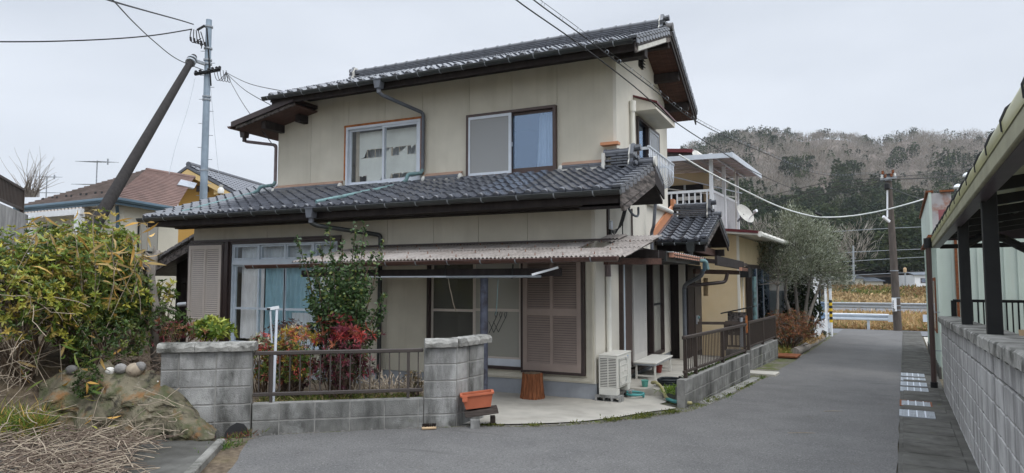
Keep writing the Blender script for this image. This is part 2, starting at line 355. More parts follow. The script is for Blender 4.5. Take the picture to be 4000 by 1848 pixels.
mat('slate_red', (.23, .155, .135), .7, .15, 3, .1, 40, .25)
mat('gutter_blue', (.05, .10, .14), .4, .1, 4, 0, 60, .45)
mat('metal_green', (.52, .60, .54), .55, .06, 1.4, 0, 60, .3, stain=[((.44, .36, .27), .9, .60, .82, .5, (3, 3, .3))])
mat('rusty_sheet', (.42, .40, .40), .6, .15, 4, .1, 40, .3, stain=[((.30, .11, .05), 2.2, .44, .60, .95, None)])
mat('olive_poly', (.30, .29, .13), .35, .15, 3, 0, 60, .4, stain=[((.2, .195, .08), 4, .5, .7, .7, None)])
mat('olive_beam', (.27, .265, .18), .55, .18, 5, 0, 60, .35)
mat('pink_poly', (.24, .085, .095), .4, .2, 4, 0, 60, .3)
mat('smoke_poly', (.07, .055, .07), .4, .2, 4, 0, 60, .3)
mat('pale_poly', (.60, .55, .55), .5, .05, 3, 0, 60, .3)
mat('clay_cover', (.50, .26, .18), .55, .1, 5, 0, 60, .35)
mat('black_stripe', (.02, .02, .02), .5, .1, 4)
mat('yellow_stripe', (.65, .42, .02), .5, .1, 4)
mat('roof_grey', (.16, .18, .21), .55, .12, 2, 0, 60, .35)
mat('asphalt', (.128, .125, .122), .93, .10, 2.0, .8, 160, .2, stain=[((.168, .165, .160), .45, .45, .75, .7, None), ((.085, .085, .088), 1.3, .55, .8, .6, None), ((.24, .238, .23), 58, .55, .63, .7, None), ((.055, .055, .055), 50, .55, .63, .7, None), ((.075, .074, .072), .8, .60, .66, .5, (.35, 2.5, 1)), ((.22, .215, .205), 9, .64, .74, .4, None), ((.10, .08, .06), 3.2, .66, .74, .5, None)])
mat('road_far', (.16, .165, .175), .9, .06, 1, 0, 60, .2)
mat('rock', (.135, .12, .085), .95, .4, 5, 1.0, 22, .1, stain=[((.21, .10, .035), 4.5, .54, .66, .75, None), ((.07, .08, .04), 6.5, .48, .62, .85, None), ((.26, .235, .19), 11, .60, .70, .6, None), ((.03, .028, .024), 7, .56, .66, .85, None)])
mat('dry_grass', (.33, .235, .125), .95, .3, 3, .4, 30, .05, stain=[((.24, .25, .07), .25, .5, .7, .5, None), ((.50, .34, .17), .5, .5, .7, .6, None)])
mat('bank', (.20, .17, .085), .95, .35, 1.5, .6, 12, .05, stain=[((.10, .12, .04), .22, .46, .66, .8, None), ((.34, .22, .09), .3, .52, .7, .7, None)])
mat('terrain', (.16, .14, .10), .98, .3, 3, .5, 20, .05)
mat('hill', (.19, .16, .14), .98, .25, .03, 0, 60, .02)
mat('brush_fibre', (.03, .02, .016), .9, .2, 9)
mat('skin_wood', (.50, .36, .22), .8, .12, 10)
leafmat('leaf_gloss', .42, .22, .35); leafmat('leaf', .55, .28, .3); leafmat('leaf_far', .9, .2, .05)
glassmat('glass', (.97, .98, .98), refl=.02); glassmat('glass_mirror', (.80, .84, .88), refl=.20, gcol=(.62, .78, 1.0)); glassmat('glass_haze', refl=.05, haze=.7, hcol=(.47, .46, .41), rough=.12)
glassmat('glass_screen', refl=.03, haze=.6, hcol=(.42, .42, .41), rough=.25); glassmat('glass_dim', (.75, .75, .72), refl=.05, haze=.25, hcol=(.30, .30, .28), rough=.1)
# ---------------------------------------------------------------- ground, street, yard
def sheet(name, rows, m, dz, nacross):           # rows: list of (left xy, right xy); a sheet dz above the ground
    P = []
    for (l, r) in rows:
        row = []
        for j in range(nacross + 1):
            t = j / nacross; x = l[0] + (r[0] - l[0]) * t; y = l[1] + (r[1] - l[1]) * t
            row.append((x, y, g(x, y) + dz))
        P.append(row)
    return MB().grid(P).build(name, m, recalc=False)
def axis_vals(lo, hi, f0, f1, fine, grow=1.35):
    v = list(np.arange(f0, f1 + 1e-6, fine)); st = fine
    while v[-1] < hi: st *= grow; v.append(v[-1] + st)
    st = fine
    while v[0] > lo: st *= grow; v.insert(0, v[0] - st)
    return v
xs = axis_vals(-1500, 1500, -14, 8, .5); ys = axis_vals(-300, 1800, -4, 44, .5)
P = [[(x, y, g(x, y) - .03) for x in xs] for y in ys]
struct(MB().grid(P).build('ground', 'terrain', smooth=True, recalc=False))
# left edge of the asphalt, as across-position over along-position
EDGE = [(-2.4, -3.2), (-2.3, .75), (-3.5, 2.6), (-4.95, 4.42), (-5.69, 5.34), (-5.95, 5.62), (-5.75, 5.85), (-5.1, 6.38), (-4.42, 6.86), (-3.85, 7.22), (-3.25, 7.5), (-2.74, 7.95), (-2.27, 8.62), (-1.79, 9.63), (-1.49, 11.5)]
EB = [p[0] * S5 + p[1] * C5 for p in EDGE]; EA = [p[0] * C5 - p[1] * S5 for p in EDGE]
EB2 = EB + [14, 40]; EA2 = EA + [-2.45, -2.45]
def edge_a(b): return float(np.interp(b, EB2, EA2))
rows = []
for b in list(np.arange(-3, 13, .2)) + list(np.arange(13, 34.6, .6)):
    l = SP(edge_a(b) + .012 * math.sin(b * 9) + .01 * math.sin(b * 23), b); r_ = SP(-.11 + .006 * math.sin(b * 5), b); rows.append((l, r_))
road = sheet('road', rows, 'asphalt', .012, 14); struct(road)
# the cross road behind the junction, towards the camera's back, and at the far end
rows = [(SP(-14, b), SP(14, b)) for b in np.arange(31.2, 34.7, .5)]
struct(sheet('cross_road', rows, 'road_far', .008, 10))
rows = [(SP(-60, b), SP(60, b)) for b in np.arange(62, 70.1, 1)]
struct(sheet('far_road', rows, 'road_far', .05, 10))
# yard concrete, gravel-and-moss strip
rows = []
for b in np.arange(6.55, 16.2, .2):
    rows.append((SP(-7.6, b), SP(edge_a(b) - .27 - .04 * math.sin(b * 3) - (.35 if b > 9.6 else 0), b)))
struct(sheet('yard_paving', rows, 'concrete', .02, 16))
rows = [(SP(edge_a(b) - .75, b), SP(edge_a(b) + .05, b)) for b in np.arange(5.4, 34, .15)]
struct(sheet('mossy_verge', rows, 'moss_gravel', .004, 8))
# moss clumps, real tufts along the verge
pts = []
for k in range(5200):
    b = RNG.uniform(6.9, 14.5) if k % 3 else RNG.uniform(7.0, 9.4); a = edge_a(b) - abs(RNG.normal()) * .12 - .02
    if math.sin(b * 3.1) + math.sin(b * 7.7 + a * 9) + RNG.normal() * .5 < .15: continue
    p = SP(a, b); pts.append((p.x, p.y, g(p.x, p.y) + .02))
pts = np.array(pts); n = len(pts)
o = leaves(pts, rdir(n, .3, 1), RNG.uniform(.012, .035, n), .012, pick([(.10, .13, .02), (.16, .16, .03), (.06, .08, .015)], n), 'moss', 'leaf', droop=.2)
tag(o, 'yellow green moss along the edge of the yard paving', 'moss', kind='stuff')
# gravel crumbs at the asphalt edge
mb = MB()
for k in range(900):
    b = RNG.uniform(5.2, 12.5); a = edge_a(b) - RNG.uniform(-.04, .22); p = SP(a, b); z = g(p.x, p.y) + .012; r_ = RNG.uniform(.005, .017)
    v = [Vector((p.x, p.y, z)) + Vector(d_) * r_ * RNG.uniform(.6, 1.3) for d_ in ((1, 0, 0), (0, 1, 0), (-1, 0, 0), (0, -1, 0), (0, 0, .9))]
    mb.add(v, [(0, 1, 4), (1, 2, 4), (2, 3, 4), (3, 0, 4)])
tag(mb.build('gravel', 'stone', recalc=False), 'loose grey gravel crumbs along the asphalt edge', 'gravel', kind='stuff')
# kerb stones of the verge, right drain strip with lids
dr = MB()
rows = [(SP(-.105, b), SP(.56, b)) for b in list(np.arange(-2, 34.4, .4))]
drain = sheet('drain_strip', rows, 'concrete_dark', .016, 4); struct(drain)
lid = MB(); lid.box(-.27, .27, -.25, .25, 0, .05); lidme = lid.mesh('drain_lid', .012)
for k, b in enumerate(np.arange(-1.5, 31, .62)):
    if any(abs(b - q) < .36 for q in (10.95, 12.0, 13.85, 14.75, 15.6, 16.5)): continue
    p = SP(.2, b); m4 = Matrix.Translation((p.x, p.y, g(p.x, p.y) - .022)) @ Matrix.Rotation(-R(5), 4, 'Z')
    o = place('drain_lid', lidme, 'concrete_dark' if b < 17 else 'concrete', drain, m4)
# steel gratings
def grating(b, rust=False):
    p = SP(.1, b); t = thing('drain_grating', 'x', 'grating', (p.x, p.y, g(p.x, p.y) + .02), 'steel drain gratings beside the street', -R(5), False)
    fr = MB(); W, H = .2, .26
    for x in (-W, W): fr.box(x - .012, x + .012, -H, H, -.01, .012)
    for y in (-H, H): fr.box(-W, W, y - .012, y + .012, -.01, .011)
    fr.build('frame', 'rust' if rust else 'galv', t)
    me = MB().box(-.007, .007, -H + .01, H - .01, -.012, .008).mesh('grate_bar')
    for k in range(22): put('grate_bar', me, 'galv', t, (-W + .02 + k * (2 * W - .04) / 21, 0, 0))
    cm = MB().box(-W, W, -.006, .006, -.004, .012).mesh('cross_bar')
    cm2 = MB().box(-.008, .008, -H, H, -.002, .014).mesh('cross_bar')
    for q in (-.1, 0, .1): put('cross_bar', cm2, 'alum_white', t, (q, 0, 0))
    MB().box(-W, W, -H, H, -.06, -.03).build('pit', 'ac_dark', t)
    return t
gl = ['nearest steel drain grating, square, beside the low part of the grey wall', 'rust stained steel drain grating, second from the camera', 'third steel drain grating from the camera, by the green building corner', 'fourth steel drain grating from the camera', 'fifth steel drain grating from the camera', 'farthest steel drain grating towards the guardrail']
for k, b in enumerate((10.95, 12.0, 13.85, 14.75, 15.6, 16.5)):
    t = grating(b, k == 1); t['label'] = gl[k]
# far pale paving slab by the green building
rows = [(SP(.6, b), SP(1.6, b)) for b in np.arange(22, 31, .5)]
struct(sheet('far_pavement', rows, 'concrete', .02, 4))
# litter: twigs and flecks on the asphalt
for k, (px, py, d, L, ang, m_, lb) in enumerate([(3255, 1583, 9.6, .28, 28, 'straw', 'thin brown twig lying on the asphalt, farther of two'), (3130, 1672, 8.0, .32, 24, 'straw', 'thin brown twig lying on the asphalt, nearer of two')]):
    p = at(px, py, d); z = g(p.x, p.y) + .018; dv = Vector((math.cos(R(ang)), math.sin(R(ang)), 0)) * L / 2
    o = MB().tube([(p.x - dv.x, p.y - dv.y, z), (p.x, p.y + .006, z + .003), (p.x + dv.x, p.y + dv.y, z)], [.003, .005, .002], 5).build('twig', m_)
    tag(o, lb, 'twig', 'twigs on the road')
# concrete apron at the left, its lip, the gully between apron and asphalt
def strip_xy(name, left, right, m, dz, n=6, sub=6):
    rows = []
    for i in range(len(left) - 1):
        for k in range(sub + (i == len(left) - 2)):
            t = k / sub; rows.append(((left[i][0] + (left[i + 1][0] - left[i][0]) * t, left[i][1] + (left[i + 1][1] - left[i][1]) * t), (right[i][0] + (right[i + 1][0] - right[i][0]) * t, right[i][1] + (right[i + 1][1] - right[i][1]) * t)))
    return sheet(name, rows, m, dz, n)
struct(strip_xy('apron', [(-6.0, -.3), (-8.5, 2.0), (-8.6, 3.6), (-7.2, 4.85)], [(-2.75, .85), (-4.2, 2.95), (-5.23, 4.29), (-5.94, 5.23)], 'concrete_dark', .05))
lipm = MB()
pl_ = [(-2.75, .85), (-4.2, 2.95), (-5.23, 4.29), (-5.94, 5.23)]
for i in range(3): 
    a_, b_ = pl_[i], pl_[i + 1]; lipm.bar((a_[0], a_[1], .03), (b_[0], b_[1], .03), .09, .10)
struct(lipm.build('apron_lip', 'concrete_lip', bevel=.012))
struct(strip_xy('gully', [(-2.7, .85), (-4.16, 2.95), (-5.19, 4.29), (-5.92, 5.25)], [(-2.3, .9), (-3.7, 2.95), (-4.85, 4.4), (-5.6, 5.45)], 'soil', .006, 4))
# the raised bank at the left
def bank_z(x, y):
    # distance behind the front line of rock and wall
    ax, ay = -6.80, 5.19; ux, uy = .80, .60
    dx, dy = x - ax, y - ay; d = -dx * uy + dy * ux; al = dx * ux + dy * uy
    lo = np.interp(d, [-.2, .12, .5, 1.2, 3, 7, 12], [-.05, .34, .62, .82, 1.2, 2.3, 2.6])
    ln = ((x + 6.95) * (10.2 - 5.1) - (y - 5.1) * (-13.4 + 6.95)) / 8.2      # metres to the left of the garden edge
    k = float(sstep(.1, -.7, ln))
    return g(x, y) - .06 + lo * k + .05 * math.sin(x * 5 + y * 3) * k
xs = list(np.arange(-20, -5.9, .2)); ys = list(np.arange(0, 22, .22))
P = [[(x, y, bank_z(x, y)) for x in xs] for y in ys]
struct(MB().grid(P).build('bank', 'soil', smooth=True, recalc=False))
# ---------------------------------------------------------------- the house
XW, XL, XLL, Y0, Y1, YB = -3.27, -11.12, -12.22, 9.90, 11.14, 15.2
H = thing('house', 'two storey beige house with dark glazed tile roofs facing the junction', 'house', (-7.2, 12.0, -.08))
def cells(x0, x1, z0, z1, ops):
    xs = sorted({x0, x1, *[min(max(v, x0), x1) for o in ops for v in o[:2]]}); zs = sorted({z0, z1, *[min(max(v, z0), z1) for o in ops for v in o[2:]]})
    for i in range(len(xs) - 1):
        run = None
        for k in range(len(zs) - 1):
            cx, cz = (xs[i] + xs[i + 1]) / 2, (zs[k] + zs[k + 1]) / 2
            if any(o[0] < cx < o[1] and o[2] < cz < o[3] for o in ops):
                if run: yield run; run = None
            else: run = (xs[i], xs[i + 1], run[2] if run else zs[k], zs[k + 1])
        if run: yield run
def wall_front(part, y, x0, x1, z0, z1, ops, seams, m, th=.06, gap=.007):
    ed = [x0] + sorted(s_ for s_ in seams if x0 < s_ < x1) + [x1]
    for i in range(len(ed) - 1):
        a, b = ed[i] + (gap / 2 if i else 0), ed[i + 1] - (gap / 2 if i < len(ed) - 2 else 0)
        for c in cells(a, b, z0, z1, ops): MB().box(c[0], c[1], y, y + th, c[2], c[3]).build('wall_panel', m, part)
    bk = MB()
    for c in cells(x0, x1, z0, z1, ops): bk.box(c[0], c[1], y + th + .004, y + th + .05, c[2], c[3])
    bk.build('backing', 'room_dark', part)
def wall_side(part, x, y0, y1, z0, z1, ops, seams, m, th=.06, gap=.007):
    ed = [y0] + sorted(seams) + [y1]
    for i in range(len(ed) - 1):
        a, b = ed[i] + (gap / 2 if i else 0), ed[i + 1] - (gap / 2 if i < len(ed) - 2 else 0)
        for c in cells(a, b, z0, z1, ops): MB().box(x - th, x, c[0], c[1], c[2], c[3]).build('wall_panel', m, part)
    bk = MB()
    for c in cells(y0 + .09, y1, z0, z1, ops): bk.box(x - th - .05, x - th - .004, c[0], c[1], c[2], c[3])
    bk.build('backing', 'room_dark', part)
# openings on the front: x0,x1,z0,z1
WUL = (-9.17, -7.30, 3.74, 5.02); WUR = (-6.23, -4.38, 3.72, 4.96)
WLL = (-11.10, -8.25, .42, 2.57); WLR = (-6.32, -4.47, .33, 2.25)
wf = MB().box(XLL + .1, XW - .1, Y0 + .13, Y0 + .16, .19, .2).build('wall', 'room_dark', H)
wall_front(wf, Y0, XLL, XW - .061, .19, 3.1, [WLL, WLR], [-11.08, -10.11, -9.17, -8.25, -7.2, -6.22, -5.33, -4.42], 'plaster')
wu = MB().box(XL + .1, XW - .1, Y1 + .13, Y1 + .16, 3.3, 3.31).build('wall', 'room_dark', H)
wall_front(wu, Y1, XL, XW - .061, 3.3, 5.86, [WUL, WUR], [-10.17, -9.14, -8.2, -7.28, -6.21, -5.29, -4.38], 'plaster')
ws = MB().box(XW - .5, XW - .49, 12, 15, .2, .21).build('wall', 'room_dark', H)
SWU = (12.46, 14.25, 3.72, 4.95); SWL = (11.17, 14.36, .26, 2.26)
wall_side(ws, XW, Y0 - .001, Y1, .19, 3.12, [], [10.56], 'plaster_pale')
wall_side(ws, XW, Y1, YB, .19, 5.60, [SWU, SWL], [11.97, 13.1], 'plaster_pale')
wall_side(ws, XW, YB, 16.0, .19, 3.3, [], [], 'plaster_pale')
MB().prism([(XW - .06, Y1, 5.60), (XW - .06, YB, 5.60), (XW - .06, YB, 5.72), (XW - .06, 13.05, 6.62), (XW - .06, Y1, 5.86)], (.06, 0, 0)).build('gable_panel', 'plaster_pale', ws)
# remaining outer walls (left side, back)
wl = MB(); wl.box(XL, XL + .06, Y1 + .06, YB, 3.0, 5.9); wl.box(XLL, XLL + .06, Y0 + .06, YB, -.1, 3.3); wl.box(XL, XW - .06, YB - .06, YB, 0, 5.7); wl.box(XLL, XW - .1, Y0 + .2, Y1 + .1, 3.1, 3.14)
wl.build('rear_wall', 'plaster', H)
f_ = MB(); f_.box(XLL, XW, Y0 + .02, Y0 + .2, -.3, .19); f_.box(XW - .2, XW - .015, Y0 + .2, 16, -.4, .19)
f_.build('foundation', 'foundation', H)
# rooms behind the glass
def room(x0, x1, y0, y1, z0, z1, m='room_dark', side=False):
    mb = MB(); t = .03
    if not side:
        mb.box(x0 - t, x1 + t, y1, y1 + t, z0, z1); mb.box(x0 - t, x0, y0, y1, z0, z1); mb.box(x1, x1 + t, y0, y1, z0, z1)
        mb.box(x0 - t, x1 + t, y0, y1 + t, z0 - t, z0 - .001); mb.box(x0 - t, x1 + t, y0, y1 + t, z1 + .001, z1 + t)
    else:
        mb.box(x0 - t, x0, y0 - t, y1 + t, z0, z1); mb.box(x0, x1, y0 - t, y0, z0, z1); mb.box(x0, x1, y1, y1 + t, z0, z1)
        mb.box(x0, x1, y0 - t, y1 + t, z0 - t, z0 - .001); mb.box(x0, x1, y0 - t, y1 + t, z1 + .001, z1 + t)
    return mb.build('room', m, H)
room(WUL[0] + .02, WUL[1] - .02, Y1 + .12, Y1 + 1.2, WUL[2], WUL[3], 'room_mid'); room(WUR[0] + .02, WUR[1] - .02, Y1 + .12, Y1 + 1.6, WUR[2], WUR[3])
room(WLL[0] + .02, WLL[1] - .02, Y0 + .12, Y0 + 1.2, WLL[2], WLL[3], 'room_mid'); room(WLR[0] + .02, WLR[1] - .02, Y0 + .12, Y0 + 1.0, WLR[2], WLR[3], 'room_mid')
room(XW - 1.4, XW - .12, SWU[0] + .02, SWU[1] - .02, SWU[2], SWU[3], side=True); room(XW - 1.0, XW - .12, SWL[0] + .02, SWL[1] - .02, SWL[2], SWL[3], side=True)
# ------------------------------------------------ windows on the front
def framerect(mb, x0, x1, z0, z1, y0, y1, tx, tz, tzb=None):
    tzb = tzb or tz
    mb.box(x0, x0 + tx, y0, y1, z0, z1); mb.box(x1 - tx, x1, y0, y1, z0, z1)
    mb.box(x0 + tx, x1 - tx, y0, y1, z1 - tz, z1); mb.box(x0 + tx, x1 - tx, y0, y1, z0, z0 + tzb)
def window(name, x0, x1, z0, z1, y, fm, fd=.07, ft=.04, label=None):
    mb = MB(); framerect(mb, x0, x1, z0, z1, y - fd, y + .11, ft, ft); o = mb.build(name, fm, H)
    if label: o['label'] = label
    return o
def sash(parent, x0, x1, z0, z1, y, m, glass, rails=(), tx=.04, tz=.04, tb=.05, th=.03):
    mb = MB(); framerect(mb, x0, x1, z0, z1, y, y + th, tx, tz, tb)
    for r_ in rails: mb.box(x0 + tx, x1 - tx, y + .002, y + th - .002, r_ - .022, r_ + .022)
    mb.build('sash', m, parent)
    zz = [z0 + tb] + [v for r_ in rails for v in (r_ - .022, r_ + .022)] + [z1 - tz]
    for i in range(0, len(zz), 2): MB().box(x0 + tx, x1 - tx, y + th * .4, y + th * .6, zz[i], zz[i + 1]).build('pane', glass if isinstance(glass, str) else glass[i // 2], parent)
# upper right: screen on the left half, sky mirrored in the right half
w2 = window('window', *WUR, Y1, 'brown_sash', .09, .05)
xm = -5.29
sash(w2, WUR[0] + .03, xm + .02, WUR[2] + .03, WUR[3] - .04, Y1 - .085, 'alum_white', 'glass_screen', tx=.055, tz=.06, tb=.07)
sash(w2, WUR[0] + .05, xm + .03, WUR[2] + .05, WUR[3] - .05, Y1 + .03, 'alum_blue', 'glass_mirror', tx=.05)
sash(w2, xm - .02, WUR[1] - .05, WUR[2] + .05, WUR[3] - .05, Y1 - .02, 'brown_sash', 'glass_mirror', tx=.035, tb=.09, tz=.05)
MB().box(xm + .0, xm + .03, Y1 - .05, Y1 - .03, 4.28, 4.36).build('latch', 'alum_white', w2)
# upper left: torn paper screens behind the glass
w1 = window('window', *WUL, Y1, 'alum_white', .05, .05)
tr_ = MB(); tr_.box(WUL[0] - .06, WUL[1] + .06, Y1 - .04, Y1 - .002, WUL[3], WUL[3] + .05); tr_.box(WUL[0] - .055, WUL[0] - .001, Y1 - .035, Y1 - .002, 3.9, WUL[3]); tr_.box(WUL[1] + .001, WUL[1] + .06, Y1 - .035, Y1 - .002, 3.9, WUL[3]); tr_.build('bare_trim', 'orange_wood', w1)
xm = -8.22
sash(w1, WUL[0] + .05, xm + .03, WUL[2] + .05, WUL[3] - .05, Y1 + .02, 'alum_white', 'glass', tx=.045, tb=.06)
sash(w1, xm - .02, WUL[1] - .05, WUL[2] + .05, WUL[3] - .05, Y1 - .03, 'alum_white', 'glass', tx=.05, tb=.07)
ysh = Y1 + .2
lat = MB(); xa, xb, za, zb = WUL[0] + .17, WUL[1] - .06, 3.82, 4.93
nx, nzr = 8, 6
gx = [xa + (xb - xa) * i / nx for i in range(nx + 1)]; gzr = [za + (zb - za) * i / nzr for i in range(nzr + 1)]
for x in gx: lat.box(x - .007, x + .007, ysh, ysh + .018, za, zb)
for z in gzr: lat.box(xa, xb, ysh + .001, ysh + .017, z - .007, z + .007)
lat.box(xa - .09, xa - .012, ysh - .01, ysh + .03, za - .05, zb + .04); lat.box(gx[4] - .03, gx[4] + .03, ysh + .002, ysh + .03, za, zb)
lat.build('paper_screen_lattice', 'lattice', w1)
holes = {(1, 3), (2, 3), (0, 0), (4, 3), (4, 0), (5, 0), (6, 0), (6, 3)}; torn = {(0, 3): 2, (3, 3): 1, (2, 0): 2, (3, 0): 3, (5, 3): 1, (7, 3): 2, (7, 0): 3, (1, 1): 0, (6, 1): 0, (0, 2): 0}
for i in range(nx):
    for k in range(nzr):
        if (i, k) in holes:
            if random.random() < .7:
                s_ = random.uniform(.02, .05); x = gx[i] + random.uniform(.02, .1)
                MB().add([(x, ysh - .005, gzr[k + 1]), (x + s_ * 2, ysh - .005, gzr[k + 1]), (x + s_ * .8, ysh - .03, gzr[k + 1] - s_ * 1.5)], [(0, 1, 2)]).build('torn_paper', 'paper', w1, recalc=False)
            continue
        x0, x1, z0, z1 = gx[i], gx[i + 1], gzr[k], gzr[k + 1]; y = ysh - .004
        if (i, k) in torn and torn[(i, k)]:
            t_ = torn[(i, k)]
            poly = {1: [(x0, y, z0), (x1, y, z0), (x1, y, z1), ((x0 * .6 + x1 * .4), y - .01, (z0 + z1) / 2), (x0, y, z0 + .06)], 2: [(x0, y, z0), (x1 * .7 + x0 * .3, y - .02, z0 + .02), (x1, y, z1), (x0, y, z1)], 3: [(x0, y, z1), (x1, y, z1), (x1, y - .01, z0 + .1), (x0 * .5 + x1 * .5, y - .03, z0 + .03)]}[t_]
            MB().add(poly, [tuple(range(len(poly)))]).build('torn_paper', 'paper', w1, recalc=False)
        else: MB().quad((x0, y, z0), (x1, y, z0), (x1, y + random.uniform(-.004, .004), z1), (x0, y, z1)).build('paper_sheet', 'paper', w1, recalc=False)
def curtain(x0, x1, z0, z1, y, amp, waves, m, label, flare=0.0, cat='curtain', seed=0):
    rr = np.random.default_rng(seed); n = int(waves * 10); ph = rr.uniform(0, 6, 4); P = []
    for k in range(7):
        t = k / 6; row = []
        for i in range(n + 1):
            u = i / n; wv = math.sin(u * waves * 6.283 + ph[0] + .6 * math.sin(u * 9 + ph[1])) * amp * (.55 + .45 * t) + amp * .5 * math.sin(u * waves * 2.3 + ph[2])
            xx = x0 + (x1 - x0) * (u + (u - .5) * flare * (1 - t))
            row.append((xx, y + wv, z1 + (z0 - z1) * t + .004 * math.sin(i)))
        P.append(row)
    o = MB().grid(P).build('curtain', m, smooth=True, recalc=False); return tag(o, label, cat, 'curtains behind the front windows')
curtain(-4.88, -4.50, 3.79, 4.9, Y1 + .22, .03, 5, 'curtain_sheer', 'white curtain gathered behind the mirrored upper window pane', -.35, seed=3)
curtain(-9.0, -7.4, 3.78, 4.95, Y1 + .45, .025, 14, 'curtain_sheer', 'grey white curtain behind the torn paper screen', seed=5)
# lower left window
w3 = window('window', *WLL, Y0, 'brown_metal', .05, .05, label='wide four bay window with transom lights behind the small tree')
cols = [-11.05, -10.32, -9.62, -8.91, -8.30]
tm = MB(); framerect(tm, WLL[0] + .05, WLL[1] - .05, WLL[2] + .05, WLL[3] - .05, Y0 - .03, Y0 + .1, .03, .03); tm.box(WLL[0] + .08, WLL[1] - .08, Y0 - .028, Y0 + .09, 2.10, 2.20)
for x in cols[1:-1]: tm.box(x - .022, x + .022, Y0 - .026, Y0 + .09, 2.2, WLL[3] - .08)
tm.build('frame', 'alum_blue', w3)
for i in range(4):
    sash(w3, cols[i] + .03, cols[i + 1] - .02, 2.205, 2.485, Y0 - .015 + .02 * (i % 2), 'alum_blue', 'glass', tx=.03, tz=.025, tb=.03)
    sash(w3, cols[i] + (.03 if i == 0 else -.015), cols[i + 1] + .015, WLL[2] + .08, 2.10, Y0 - .02 + .04 * (i in (0, 3)), 'alum_blue', 'glass', rails=(1.22,), tx=.04, tz=.035, tb=.06)
curtain(-11.0, -10.33, .6, 2.09, Y0 + .18, .03, 7, 'curtain_white', 'white curtain behind the leftmost bay of the lower window', seed=1)
curtain(-10.32, -8.9, .6, 2.09, Y0 + .18, .035, 11, 'curtain_blue', 'blue curtain behind the middle bays of the lower window', seed=2)
curtain(-11.0, -8.3, 2.2, 2.5, Y0 + .2, .025, 22, 'curtain_sheer', 'pale gathered curtain behind the transom lights', seed=4)
curtain(-8.9, -8.3, .6, 2.09, Y0 + .18, .03, 6, 'curtain_white', 'white curtain behind the bay hidden by the small tree', seed=6)
curtain(-9.55, -8.95, .5, 1.15, Y0 + .14, .02, 6, 'curtain_sheer', 'short white net across the foot of the blue curtain', seed=7)
# lower right window under the canopy
w4 = window('window', *WLR, Y0, 'brown_metal', .05, .045, label='dusty two pane window under the corrugated canopy')
sash(w4, WLR[0] + .05, -5.36, WLR[2] + .05, WLR[3] - .05, Y0 + .02, 'shutter_beige', 'glass_dim', rails=(1.27,), tx=.04, tb=.05)
sash(w4, -5.42, WLR[1] - .045, WLR[2] + .05, WLR[3] - .05, Y0 - .02, 'shutter_beige', ['glass_haze', 'glass_haze'], rails=(1.29,), tx=.05, tb=.15)
MB().box(-5.35, -4.53, Y0 - .028, Y0 - .021, .385, .5).build('kick_plate', 'alum_white', w4)
# ------------------------------------------------ shutters (slats are pieces of their own)
def shutter(x0, x1, z0, z1, y, m, box_m, secs, ncol, label, pitch=.042):
    mb = MB(); framerect(mb, x0, x1, z0, z1, y, y + .085, .05, .05); mb.box(x0 + .05, x1 - .05, y + .05, y + .08, z0 + .05, z1 - .05)
    o = mb.build('shutter', box_m, H); o['label'] = label
    ps = MB(); ix0, ix1, iz0, iz1 = x0 + .045, x1 - .045, z0 + .045, z1 - .045
    xs = [ix0] + [ix0 + (ix1 - ix0) * (k + 1) / ncol for k in range(ncol)]
    ps.box(ix0, ix0 + .07, y - .012, y + .045, iz0, iz1); ps.box(ix1 - .07, ix1, y - .012, y + .045, iz0, iz1)
    for x in xs[1:-1]: ps.box(x - .025, x + .025, y - .01, y + .045, iz0, iz1)
    prev = iz0
    for (a, b) in secs: ps.box(ix0, ix1, y - .009, y + .044, prev, a); prev = b
    ps.box(ix0, ix1, y - .009, y + .044, prev, iz1); ps.build('panel', m, o)
    for k in range(ncol):
        xa = (ix0 + .07) if k == 0 else xs[k] + .025; xb = (ix1 - .07) if k == ncol - 1 else xs[k + 1] - .025
        wv = (xb - xa) / 2
        me = MB().add([(-wv, -.008, -pitch * .46), (wv, -.008, -pitch * .46), (wv, .010, pitch * .38), (-wv, .010, pitch * .38), (-wv, .0, -pitch * .46), (wv, .0, -pitch * .46), (wv, .018, pitch * .38), (-wv, .018, pitch * .38)],
                      [(0, 1, 2, 3), (4, 7, 6, 5), (0, 4, 5, 1), (3, 2, 6, 7), (0, 3, 7, 4), (1, 5, 6, 2)]).mesh('slat')
        for (a, b) in secs:
            nn = int((b - a) / pitch)
            for q in range(nn): put('slat', me, m, o, ((xa + xb) / 2, y, a + (q + .5) * (b - a) / nn))
    return o
shutter(-12.27, -11.22, .42, 2.56, Y0 - .1, 'shutter_beige', 'brown_metal', [(.62, .92), (1.0, 2.43)], 2, 'pale beige louvred shutter at the left end of the front')
shutter(-4.50, -3.43, .31, 2.22, Y0 - .1, 'shutter_brown', 'brown_metal', [(.47, 1.22), (1.33, 2.1)], 2, 'brown louvred shutter at the right end of the front', .036)
tb = MB(); tb.box(XLL - .02, -8.2, Y0 - .075, Y0 - .051, 2.575, 2.625); tb.box(-11.215, -11.105, Y0 - .09, Y0 - .002, .4, 2.57); tb.build('head_trim', 'brown_metal', H)
cp = MB(); cp.box(-3.42, -3.30, Y0 - .02, Y0 - .001, .27, 2.2); cp.box(-6.4, -3.30, Y0 - .019, Y0 - .002, .215, .27); cp.build('plaster_surround', 'plaster', H)
MB().box(-3.335, -3.305, Y0 - .033, Y0 - .021, .25, 2.2).build('surround_lip', 'plaster', H)
